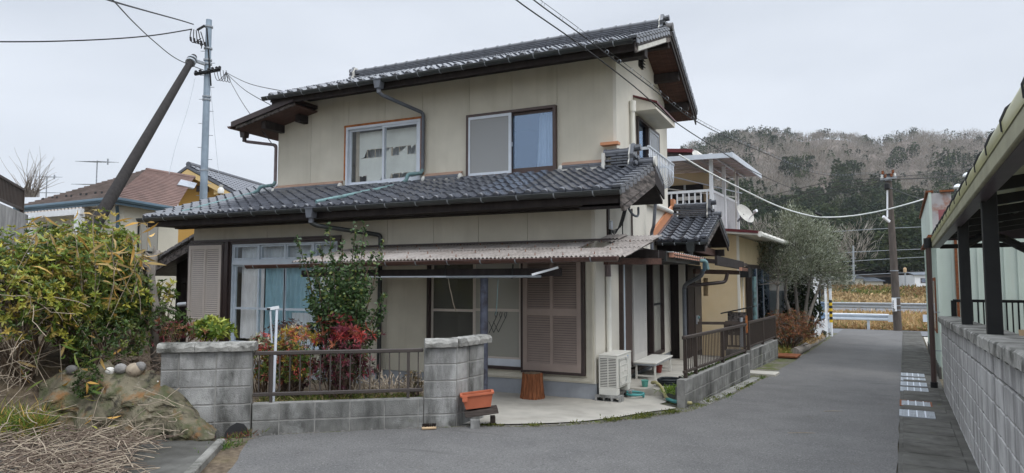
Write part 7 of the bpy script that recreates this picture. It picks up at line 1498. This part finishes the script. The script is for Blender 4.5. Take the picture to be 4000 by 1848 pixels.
# porch: posts, beam, lattice eave, rail with fan pattern
pa, pb = EL + (EC - EL) * .12 - inn * .35, EL + (EC - EL) * .74 - inn * .35
MB().bar(Vector((pa.x, pa.y, zE - .36)), Vector((pb.x, pb.y, zE - .36)), .1, .16).build('porch_beam', 'white_paint', nb)
for t in (.16, .96): c = pa.lerp(pb, t); MB().box(c.x - .09, c.x + .09, c.y - .09, c.y + .09, 1.2, zE - .4).build('porch_post', 'white_paint', nb)
for k in range(18): c = pa.lerp(pb, (k + .5) / 18); MB().bar(Vector((c.x, c.y, zE - .25)), Vector((c.x, c.y, zE - .2)) + inn * .9, .05, .04).build('porch_rafter', 'shutter_beige', nb)
MB().bar(Vector((pa.x, pa.y, zE - 1.52)), Vector((pb.x, pb.y, zE - 1.52)), .06, .1).build('porch_rail', 'white_paint', nb)
for k in range(6):
    c = pa.lerp(pb, (k + .5) / 6)
    for q in (-.16, -.05, .05, .16): MB().bar(Vector((c.x, c.y, zE - 1.56)), Vector((c.x, c.y, zE - 2.1)) + eu * q * 2, .03, .03).build('rail_fan', 'white_paint', nb)
MB().tube([Vector((WC.x, WC.y, zE - .2)) - inn * .2, Vector((WC.x, WC.y, zE - .45)) - inn * .05, Vector((WC.x, WC.y, .5)) - inn * .05], .045, 8).build('downpipe', 'gutter_blue', nb)
sk = EC.lerp(ER, .78).lerp(RK1, .72); us = (RK1 - ER).normalized(); MB().obox(sk, ev * .45, us * .35, ev.cross(us).normalized() * .03).build('skylight', 'alum', nb)
for k in range(10): c = EL.lerp(EC, .1 + .088 * k).lerp(RK0, .14 + .02 * (k % 2)); MB().obox(c + Vector((0, 0, .05)), eu * .05, inn * .02, (0, 0, .03)).build('snow_guard', 'black_metal', nb)
def antenna(px, py, d, s_, lb):
    b = at(px, py, d); t = thing('tv_antenna', lb, 'antenna', b, 'television antennas behind the neighbour roof'); ex = Vector((_c, _s, 0)); ey = Vector((-_s, _c, 0))
    MB().tube([b - Vector((0, 0, 1.0 * s_)), b + Vector((0, 0, 1.2 * s_))], .025, 6).build('mast', 'galv', t)
    for z, L_, nE, up in ((1.15, .85, 6, .12), (.25, 1.1, 8, .0)):
        c = b + Vector((0, 0, z * s_)); MB().tube([c - ex * L_ * .5 * s_, c + ex * L_ * .5 * s_], .018, 5).build('boom', 'galv', t)
        for k in range(nE): q = c + ex * (k / (nE - 1) - .5) * L_ * s_; dv = (ey * .3 + ex * .25 + Vector((0, 0, .03))) * s_; MB().tube([q - dv, q + dv], .011, 4).build('element', 'galv', t)
    c = b + Vector((0, 0, 1.15 * s_)) + ex * .42 * s_; MB().tube([c - Vector((0, 0, .12 * s_)), c + Vector((0, 0, .12 * s_))], .03, 5).build('reflector', 'galv', t)
antenna(375, 745, 26, 1.0, 'larger television antenna above the brown neighbour roof'); antenna(180, 770, 28, .75, 'smaller television antenna left of the brown neighbour roof')
# ochre gable house
og = thing('ochre_house', 'ochre walled neighbour house with a grey tiled gable roof', 'house', at(760, 1000, 28)); D0 = 28.0
pk, gl0, gr0 = at(735, 660, D0), at(577, 778, D0), at(945, 772, D0); gr0.z = gl0.z = (gl0.z + gr0.z) / 2; rec = Vector((.12, .99, 0)).normalized() * 9 + Vector((1.2, 0, 0)); rec = (at(1150, 735, 38) - at(735, 660, D0)); rec.z = 0
for a, b, nm in ((gl0, pk, 'roof'), (pk, gr0, 'roof')): MB().prism([a, b, b + Vector((0, 0, .14)), a + Vector((0, 0, .14))], rec).build(nm, 'roof_grey', og)
TILE_S = TILE.copy(); n_c = 26
sl_ = (pk - gr0); ewo = sl_.normalized(); euo = rec.normalized(); lenw = sl_.length; mats_ = []
for i in range(int(rec.length / .30)):
    for j in range(int(lenw / .26)): o_ = gr0 + Vector((0, 0, .15)) + euo * (i * .30 + .0) + ewo * (j * .26); nz_ = euo.cross(ewo).normalized(); nz_ = nz_ if nz_.z > 0 else -nz_; mats_.append(frame4(o_, euo * 1.12, ewo, nz_))
me = join_instances(TILE, mats_, 'far_tiles'); me.materials.append(M['tile']); o = put('far_tiles', me, 'tile', og); o['kind'] = 'stuff'
ed = (gr0 - gl0).normalized(); fwd = Vector((_s, -_c, 0))
for a, b in ((gl0, pk), (pk, gr0)): MB().prism([a - Vector((0, 0, .02)) + fwd * .02, b - Vector((0, 0, .02)) + fwd * .02, b - Vector((0, 0, .26)) + fwd * .02, a - Vector((0, 0, .26)) + fwd * .02], fwd * .06).build('barge_board', 'yellow_trim', og); MB().prism([a + Vector((0, 0, .14)), b + Vector((0, 0, .14)), b + Vector((0, 0, .02)), a + Vector((0, 0, .02))], fwd * .1).build('verge_tiles', 'tile', og)
bw = -fwd * .7; wl0, wr0 = gl0.lerp(gr0, .24) + bw, gl0.lerp(gr0, .97) + bw
zt = lambda t: (gl0.z + (pk.z - gl0.z) * t / .44) if t < .44 else (pk.z + (gr0.z - pk.z) * (t - .44) / .56)
MB().prism([Vector((wl0.x, wl0.y, 0)), Vector((wr0.x, wr0.y, 0)), Vector((wr0.x, wr0.y, zt(.97) - .05)), Vector((pk.x + bw.x, pk.y + bw.y, pk.z - .05)), Vector((wl0.x, wl0.y, zt(.24) - .05))], bw * .2).build('wall', 'yellow_wall', og)
MB().prism([gl0 + bw - Vector((0, 0, .01)), pk + bw - Vector((0, 0, .01)), pk - fwd * .06 - Vector((0, 0, .01)), gl0 - fwd * .06 - Vector((0, 0, .01))], Vector((0, 0, -.03))).build('soffit', 'soffit_wood', og); MB().prism([pk + bw - Vector((0, 0, .01)), gr0 + bw - Vector((0, 0, .01)), gr0 - fwd * .06 - Vector((0, 0, .01)), pk - fwd * .06 - Vector((0, 0, .01))], Vector((0, 0, -.03))).build('soffit', 'soffit_wood', og)
for t in (.16, .31, .72, .9): c = gl0.lerp(gr0, t); MB().obox(Vector((c.x, c.y, zt(t) - .36)) + bw * .5, ed * .09, fwd * .34, (0, 0, .1)).build('purlin', 'yellow_trim', og)
c = gl0.lerp(gr0, .5) + bw + fwd * .04; MB().obox(Vector((c.x, c.y, pk.z - .75)), ed * .26, fwd * .02, (0, 0, .13)).build('gable_vent', 'brown_metal', og)
MB().tube([pk + Vector((0, 0, .2)), pk + rec + Vector((0, 0, .2))], .12, 8).build('ridge_cap', 'tile', og)
tag(MB().lathe([(.02, -.16), (.1, -.14), (.11, .0), (.05, .08), (.09, .14), (.02, .16)], at(863, 740, 23), 10).tube([at(863, 745, 23), at(863, 800, 23)], .02, 5).build('insulator_ball', 'insulator', smooth=True, auto=50), 'white insulator ball on a thin stay beside the steel pole', 'insulator')
# ---------------------------------------------------------------- steel pole with concrete brace
p1 = thing('utility_pole', 'blue grey steel utility pole with step bolts left of the house', 'utility pole', at(797, 1050, 24)); pt0, pt1 = at(797, 1050, 24), at(797, 78, 24)
pt0.x, pt0.y = at(797, 700, 24).x, at(797, 700, 24).y; pt1.x, pt1.y = pt0.x, pt0.y; pt0.z = 1.0
MB().tube([pt0, pt0.lerp(pt1, .5), pt1], [.145, .128, .105], 14).build('shaft', 'steel_blue', p1, smooth=True, auto=40); EXv = Vector((_c, _s, 0))
def pz(py): return at(797, py, 24).z
for k, py in enumerate(range(200, 780, 47)): s_ = 1 if k % 2 else -1; c = Vector((pt0.x, pt0.y, pz(py))); MB().tube([c + EXv * s_ * .1, c + EXv * s_ * .27], .012, 5).build('step_bolt', 'galv', p1)
for py in (105, 190, 235, 250, 378, 390, 665): MB().tube([Vector((pt0.x, pt0.y, pz(py) - .03)), Vector((pt0.x, pt0.y, pz(py) + .03))], .15, 12).build('band', 'galv', p1)
MB().bar(at(760, 290, 23.85), at(860, 272, 23.85), .09, .1).build('cross_arm', 'black_metal', p1)
for px, py in ((765, 285), (782, 282), (815, 276), (830, 272), (846, 270), (858, 268)): MB().lathe([(.03, -.05), (.06, -.02), (.045, .03), (.06, .06), (.02, .1)], at(px, py, 23.8), 8).build('insulator', 'black_metal', p1)
MB().bar(at(770, 118, 23.9), at(800, 100, 23.9), .05, .07).build('bracket', 'black_metal', p1); MB().tube([at(808, 110, 23.9), at(818, 250, 23.9), at(824, 335, 23.9)], .03, 6).build('cable_riser', 'black_metal', p1)
for k in range(5): x = 748 + k * 9; MB().tube(bend([at(x, 112 + k * 3, 23.8), at(x - 8 + 6 * k, 150 + 6 * k, 23.8), at(x + 6, 172, 23.8), at(786, 150 + 10 * k, 23.8)], .3, 4), .018, 5).build('jumper_cable', 'cable', p1); MB().tube([at(x - 4 + 5 * k, 145 + 5 * k, 23.8), at(x - 2 + 5 * k, 160 + 5 * k, 23.8)], .04, 6).build('connector', 'cable', p1)
for k in range(5): x = 835 + k * 12; MB().tube(bend([at(x, 275, 23.8), at(x + 8, 310 + 4 * k, 23.8), at(x + 20, 318, 23.8), at(885, 282, 23.8)], .25, 4), .012, 5).build('jumper_cable', 'cable', p1)
bp = thing('brace_pole', 'dark concrete brace pole leaning against the steel utility pole', 'pole', at(330, 950, 15)); a_, b_ = at(300, 1000, 14.7), at(757, 222, 23.6); MB().tube([a_, a_.lerp(b_, .5), b_], [.15, .135, .11], 14).build('shaft', 'pole_dark', bp, smooth=True, auto=40)
for t in (.955, .975): c = a_.lerp(b_, t); d_ = (b_ - a_).normalized(); MB().tube([c - d_ * .05, c + d_ * .05], .17, 12).build('band', 'galv', bp)
MB().bar(at(770, 240, 23.7), at(800, 250, 23.9), .1, .1).build('bracket', 'galv', bp)
# ---------------------------------------------------------------- utility pole at the lane end
p2 = thing('utility_pole', 'dark concrete utility pole with a white sign at the lane end', 'utility pole', at(3508, 1292, 29.7)); a_, b_ = at(3508, 1294, 29.7), at(3470, 682, 29.7); MB().tube([a_ - Vector((0, 0, .2)), a_.lerp(b_, .5), b_], [.175, .15, .115], 14).build('shaft', 'pole_concrete', p2, smooth=True, auto=40); EX2 = EXv
for py, z in ((690, 0), (705, 0), (738, 0), (1060, 0), (1165, 0), (1195, 0), (1212, 0)): t = (1294 - py) / 612; c = a_.lerp(b_, t); MB().tube([c - Vector((0, 0, .02)), c + Vector((0, 0, .02))], .19 - .055 * t, 12).build('band', 'galv', p2)
MB().bar(at(3440, 700, 29.5), at(3500, 692, 29.5), .1, .1).build('cross_arm', 'galv', p2); MB().bar(at(3452, 684, 29.5), at(3490, 680, 29.5), .08, .08).build('cross_arm', 'black_metal', p2)
for px, py in ((3445, 692), (3458, 690), (3482, 686), (3495, 684), (3448, 676), (3488, 672)): MB().lathe([(.03, -.06), (.06, -.02), (.045, .03), (.06, .07), (.02, .1)], at(px, py, 29.4), 8).build('insulator', 'insulator' if px % 2 else 'rust', p2)
MB().tube([at(3466, 725, 29.45), at(3466, 850, 29.45)], .04, 6).build('conduit', 'white_paint', p2); MB().lathe([(.06, -.16), (.12, -.1), (.12, .1), (.05, .16)], at(3465, 728, 29.4), 10).build('junction_can', 'black_metal', p2)
MB().bar(at(3450, 846, 29.3), at(3474, 866, 29.4), .1, .1).build('street_lamp', 'white_paint', p2)
sgn = MB().obox(at(3493, 1190, 29.45), EX2 * .1, Vector((_s, -_c, 0)) * .012, (0, 0, .29)).build('sign', 'white_paint', p2)
for k in range(5): MB().obox(at(3489, 1176 + k * 7, 29.42), EX2 * .018, Vector((_s, -_c, 0)) * .003, (0, 0, .026)).build('sign_mark', 'black_stripe', sgn)
for k in range(3): MB().obox(at(3492, 1207 + k * 3, 29.42), EX2 * .05, Vector((_s, -_c, 0)) * .003, (0, 0, .009)).build('sign_mark', 'black_stripe', sgn)
pf_ = thing('far_pole', 'slim pale concrete pole standing before the far cottage', 'utility pole', at(3335, 1130, 120)); MB().tube([at(3335, 1130, 120), at(3333, 960, 120)], [.2, .14], 8).build('shaft', 'galv', pf_)
for py in (985, 1010, 1040): MB().bar(at(3325, py, 120), at(3343, py - 2, 120), .15, .15).build('cross_arm', 'galv', pf_)
# ---------------------------------------------------------------- wires
def wire(pts, r, m, label, group=None, cat='cable', nm='overhead_cable', sub=10):
    pts = [Vector(p) for p in pts]; out = []
    n = len(pts)
    for i in range(n - 1):
        p0, p1_, p2_, p3 = pts[max(i - 1, 0)], pts[i], pts[i + 1], pts[min(i + 2, n - 1)]
        for k in range(sub):
            t = k / sub; out.append(.5 * ((2 * p1_) + (p2_ - p0) * t + (2 * p0 - 5 * p1_ + 4 * p2_ - p3) * t * t + (3 * p1_ - p0 - 3 * p2_ + p3) * t ** 3))
    out.append(pts[-1]); o = MB().tube(out, r, 6).build(nm, m, smooth=True); return tag(o, label, cat, group), out
GW = 'overhead wires'
wire([at(1900, -110, 7.4), at(2017, 0, 8), at(2270, 178, 9), at(2480, 340, 10), at(2640, 478, 11.6), at(2830, 600, 14), at(2960, 678, 17), at(3130, 745, 21.5), at(3280, 758, 25), at(3380, 740, 28), at(3465, 712, 29.5)], .009, 'cable', 'lower black cable crossing in front of the gable to the lane pole', GW)
o, pl_ = wire([at(1960, -110, 7.9), at(2085, 0, 8.5), at(2260, 128, 9.3), at(2405, 238, 10.2), at(2560, 355, 11.5), at(2700, 462, 13.4), at(2860, 545, 16), at(3000, 603, 19), at(3150, 668, 22.5), at(3280, 688, 25.2), at(3380, 680, 27.8), at(3460, 655 + 35, 29.5)], .009, 'cable', 'upper black cable with spiral hangers reaching the lane pole', GW)
hb = MB(); acc = 0.0
for k in range(2, len(pl_) - 2):
    c = pl_[k]; seg = pl_[k + 1] - c; d_ = seg.normalized(); u = acc
    while u < seg.length:
        cc_ = c + d_ * u; s_ = d_.cross(Vector((0, 0, 1))).normalized(); hb.tube([cc_ + (s_ * math.cos(t) * .03 + Vector((0, 0, 1)) * (math.sin(t) * .035 + .03)) for t in np.linspace(-1.4, 3.6, 7)], .0035, 4, False); u += .42
    acc = u - seg.length
tag(hb.build('cable_hangers', 'galv', recalc=False), 'row of small ring hangers along the upper black cable', 'hangers', kind='stuff')
wire([p + Vector((0, 0, .07)) for p in pl_[::10]], .004, 'cable', 'thin messenger wire just above the cable with ring hangers', GW)
wire([at(2652, 604, 16.5), at(2760, 668, 16.6), at(2900, 740, 16.8), at(3040, 806, 17), at(3160, 842, 17), at(3240, 849, 17), at(3340, 842, 16.8), at(3450, 822, 16.4), at(3560, 793, 16), at(3640, 768, 15.8)], .018, 'cable_white', 'thick white sleeved cable sagging across the lane', GW)
wire([at(3185, 832, 17), at(3210, 842, 17)], .03, 'cable', 'black joint on the white sleeved cable', GW); wire([at(3636, 768, 15.8), at(3665, 745, 15.9), at(3700, 752, 16.4)], .008, 'cable', 'dark tail tying the white cable to the green building', GW)
wire([at(3480, 735, 29.6), at(3560, 765, 24), at(3640, 790, 19.5), at(3690, 812, 17)], .012, 'cable', 'dark wire from the lane pole to the green building', GW)
wire([at(3485, 700, 29.6), at(3700, 690, 40), at(4100, 655, 60)], .03, 'cable', 'dark wire leaving the lane pole to the right, upper', GW); wire([at(3485, 692, 29.6), at(3720, 668, 40), at(4100, 620, 60)], .02, 'cable', 'dark wire leaving the lane pole to the right above its twin', GW)
for k, (y0, y1, y2) in enumerate(((695, 720, 795), (700, 742, 822), (708, 762, 838))): wire([at(3460, y0, 29.6), at(3200, y1, 36), at(2850, y2, 48), at(2500, y2 + 40, 60)], .018, 'cable', ['top', 'middle', 'bottom'][k] + ' dark wire running left from the lane pole behind the annex', GW)
for k, (ya, yb) in enumerate(((900, 870), (985, 960), (1020, 985), (1075, 1050))): wire([at(2900, ya + 40, 130), at(3335, ya, 120), at(4000, yb, 110)], .045, 'galv', ['highest', 'second', 'third', 'lowest'][k] + ' of four pale wires strung before the wooded slope', 'far wires before the wood')
wire([at(-80, 163, 20), at(180, 162, 21), at(420, 153, 22), at(600, 138, 23), at(750, 114, 23.8)], .022, 'cable', 'black cable from the left edge to the steel pole top', GW); wire([at(300, -40, 12), at(450, 8, 15), at(580, 45, 18.5), at(700, 78, 22), at(755, 95, 23.8)], .022, 'cable', 'thick black cable from the top edge to the steel pole top', GW)
wire([at(400, -40, 11), at(450, 10, 13), at(520, 85, 16), at(600, 160, 19), at(690, 230, 22), at(795, 274, 23.8)], .014, 'cable', 'thin black cable from the top edge to the cross arm of the steel pole', GW)
for k, (e, d) in enumerate(((at(1140, 362, 14), 0), (at(1085, 425, 14), 0), (at(1072, 575, 13.2), 0))): wire([at(880, 282, 23.8), at(880, 282, 23.8).lerp(e, .5) - Vector((0, 0, .12)), e], .01, 'cable', ['highest', 'middle', 'lowest'][k] + ' service wire from the steel pole to the house', GW)
wire([at(762, 305, 23.7), at(735, 420, 22), at(690, 560, 20), at(660, 680, 18.5)], .006, 'galv', 'thin stay wire left of the steel pole', GW); wire([at(822, 335, 23.8), at(835, 480, 23.6), at(846, 600, 23.4), at(856, 690, 23.2)], .006, 'galv', 'thin stay wire right of the steel pole', GW)
# ---------------------------------------------------------------- wooded hill
HT = [(2300, 1020), (2500, 800), (2600, 640), (2709, 575), (2800, 540), (2900, 524), (3000, 516), (3090, 520), (3160, 540), (3230, 526), (3300, 532), (3400, 548), (3450, 560), (3520, 538), (3600, 520), (3700, 532), (3880, 520), (4000, 524), (4300, 560), (5200, 700)]
hx, hy = [p[0] for p in HT], [p[1] for p in HT]
def hill_pt(px, s_):                      # s_ 0 foot .. 1 ridge .. 1.3 behind
    d = 175 + 470 * s_; top = (HZ - np.interp(px, hx, hy) - 14) / FPX * 645
    f = max(s_, 0) ** 1.12 if s_ <= 1 else 1 - (s_ - 1) * 1.6
    und = (math.sin(px * .006 + s_ * 4) * math.sin(s_ * 7 + px * .003) * .06 + math.sin(px * .017 + 2) * .025 * s_) * math.sin(min(s_, 1) * math.pi)
    p = at(px, HZ, d); return Vector((p.x, p.y, 3 + top * max(0, f + und)))
P = [[hill_pt(px, s_) for px in range(2300, 5201, 50)] for s_ in np.linspace(0, 1.3, 30)]
struct(MB().grid(P).build('hill', 'hill', smooth=True, recalc=False))
def project_y(p):
    d = Vector(p) - Vector((0, 0, CZ)); f = -d.x * _s + d.y * _c; return HZ - d.z / f * FPX
pe, pb = [], []
def patch(px, s_): return math.sin(px * .011 + s_ * 9) + math.sin(px * .023 - s_ * 17 + 1) + .8 * math.sin(px * .005 + s_ * 23)
for k in range(4600):
    s_ = RNG.uniform(0, 1.02) ** 1.15; px = RNG.uniform(2560, 4080); p = hill_pt(px, s_); py = project_y(p)
    ev_ = .05
    if py > 815 - 60 * math.sin(px * .008): ev_ = .9
    elif patch(px, s_) > 1.45: ev_ = .8
    if px < 2960 and py < 690: ev_ = max(ev_, .3)
    if s_ > .93 and math.sin(px * .013) > .2: ev_ = max(ev_, .55)
    if px > 3650 and py > 640: ev_ = max(ev_, .35)
    (pe if RNG.random() < ev_ else pb).append((p, s_))
def forest(pts, kind, name, lab):
    C, D, L, W, CO = [], [], [], [], []
    for p, s_ in pts:
        near = s_ < .25; h = RNG.uniform(8, 14) * (.85 if s_ > .5 else 1); 
        if kind == 'e':
            n = 170 if near else (90 if s_ < .5 else 60); u = RNG.random(n) ** .75; z = h * (.12 + .88 * u); r = (1 - u) ** .75 * h * .24 + .25; t = RNG.uniform(0, 6.28, n); rr = r * np.sqrt(RNG.uniform(.25, 1, n))
            q = np.stack([p.x + rr * np.cos(t), p.y + rr * np.sin(t), p.z + z], 1); dd = np.stack([np.cos(t), np.sin(t), RNG.uniform(-.5, .5, n)], 1)
            sz = (1.0 if near else 1.3) * RNG.uniform(.7, 1.3, n); base = np.array([(.036, .05, .026), (.045, .06, .03), (.06, .075, .034), (.03, .045, .028)][RNG.integers(4)]) * RNG.uniform(.75, 1.3)
            C.append(q); D.append(dd); L.append(sz); W.append(sz * .6); CO.append(np.clip(base * (1 + RNG.normal(size=(n, 1)) * .14), .006, .3))
        else:
            n = 80 if near else 60; t = RNG.uniform(0, 6.28, n); rr = h * .28 * np.sqrt(RNG.random(n)); z = h * RNG.uniform(.25, .8, n)
            q = np.stack([p.x + rr * np.cos(t), p.y + rr * np.sin(t), p.z + z], 1); dd = np.stack([np.cos(t) * .5, np.sin(t) * .5, RNG.uniform(.4, 1.3, n)], 1); sz = RNG.uniform(1.2, 2.8, n)
            base = np.array([(.235, .212, .18), (.262, .24, .21), (.21, .188, .15), (.235, .20, .165), (.275, .255, .225)][RNG.integers(5)]) * RNG.uniform(.9, 1.12)
            C.append(q); D.append(dd); L.append(sz); W.append(np.full(n, .13 if near else .22)); CO.append(np.clip(base * (1 + RNG.normal(size=(n, 1)) * .1), .01, .6))
    o = leaves(np.concatenate(C), np.concatenate(D), np.concatenate(L), np.concatenate(W), np.concatenate(CO), name, 'leaf_far', droop=.2); tag(o, lab, 'wood', kind='stuff')
forest(pe, 'e', 'evergreen_wood', 'dark evergreen wood at the foot and along the ridge of the hill'); forest(pb, 'b', 'bare_wood', 'grey brown leafless wood covering the hill')
# a denser evergreen belt at the foot
pts = [(hill_pt(RNG.uniform(2700, 4050), RNG.uniform(-.06, .2)), .1) for _ in range(420)]
forest(pts, 'e', 'foot_wood', 'tall dark evergreen belt behind the far cottages')
pts = [(hill_pt(RNG.uniform(2880, 3380), RNG.uniform(-.08, .06)), .1) for _ in range(40)]
forest(pts, 'b', 'bare_thicket', 'pale leafless thicket between the annex and the far cottage')
# ---------------------------------------------------------------- the air between here and the hill
hm = bpy.data.materials.new('haze'); hm.use_nodes = True; t_ = hm.node_tree; t_.nodes.clear(); ho = t_.nodes.new('ShaderNodeOutputMaterial'); pv = t_.nodes.new('ShaderNodeVolumePrincipled')
pv.inputs['Color'].default_value = (.86, .90, .96, 1); pv.inputs['Density'].default_value = .00016; pv.inputs['Anisotropy'].default_value = .2; t_.links.new(pv.outputs[0], ho.inputs['Volume'])
o = MB().box(-3200, 3200, -900, 3600, -4, 230).build('haze', hm); tag(o, 'thin pale haze filling the air to the hill', 'haze', kind='stuff')
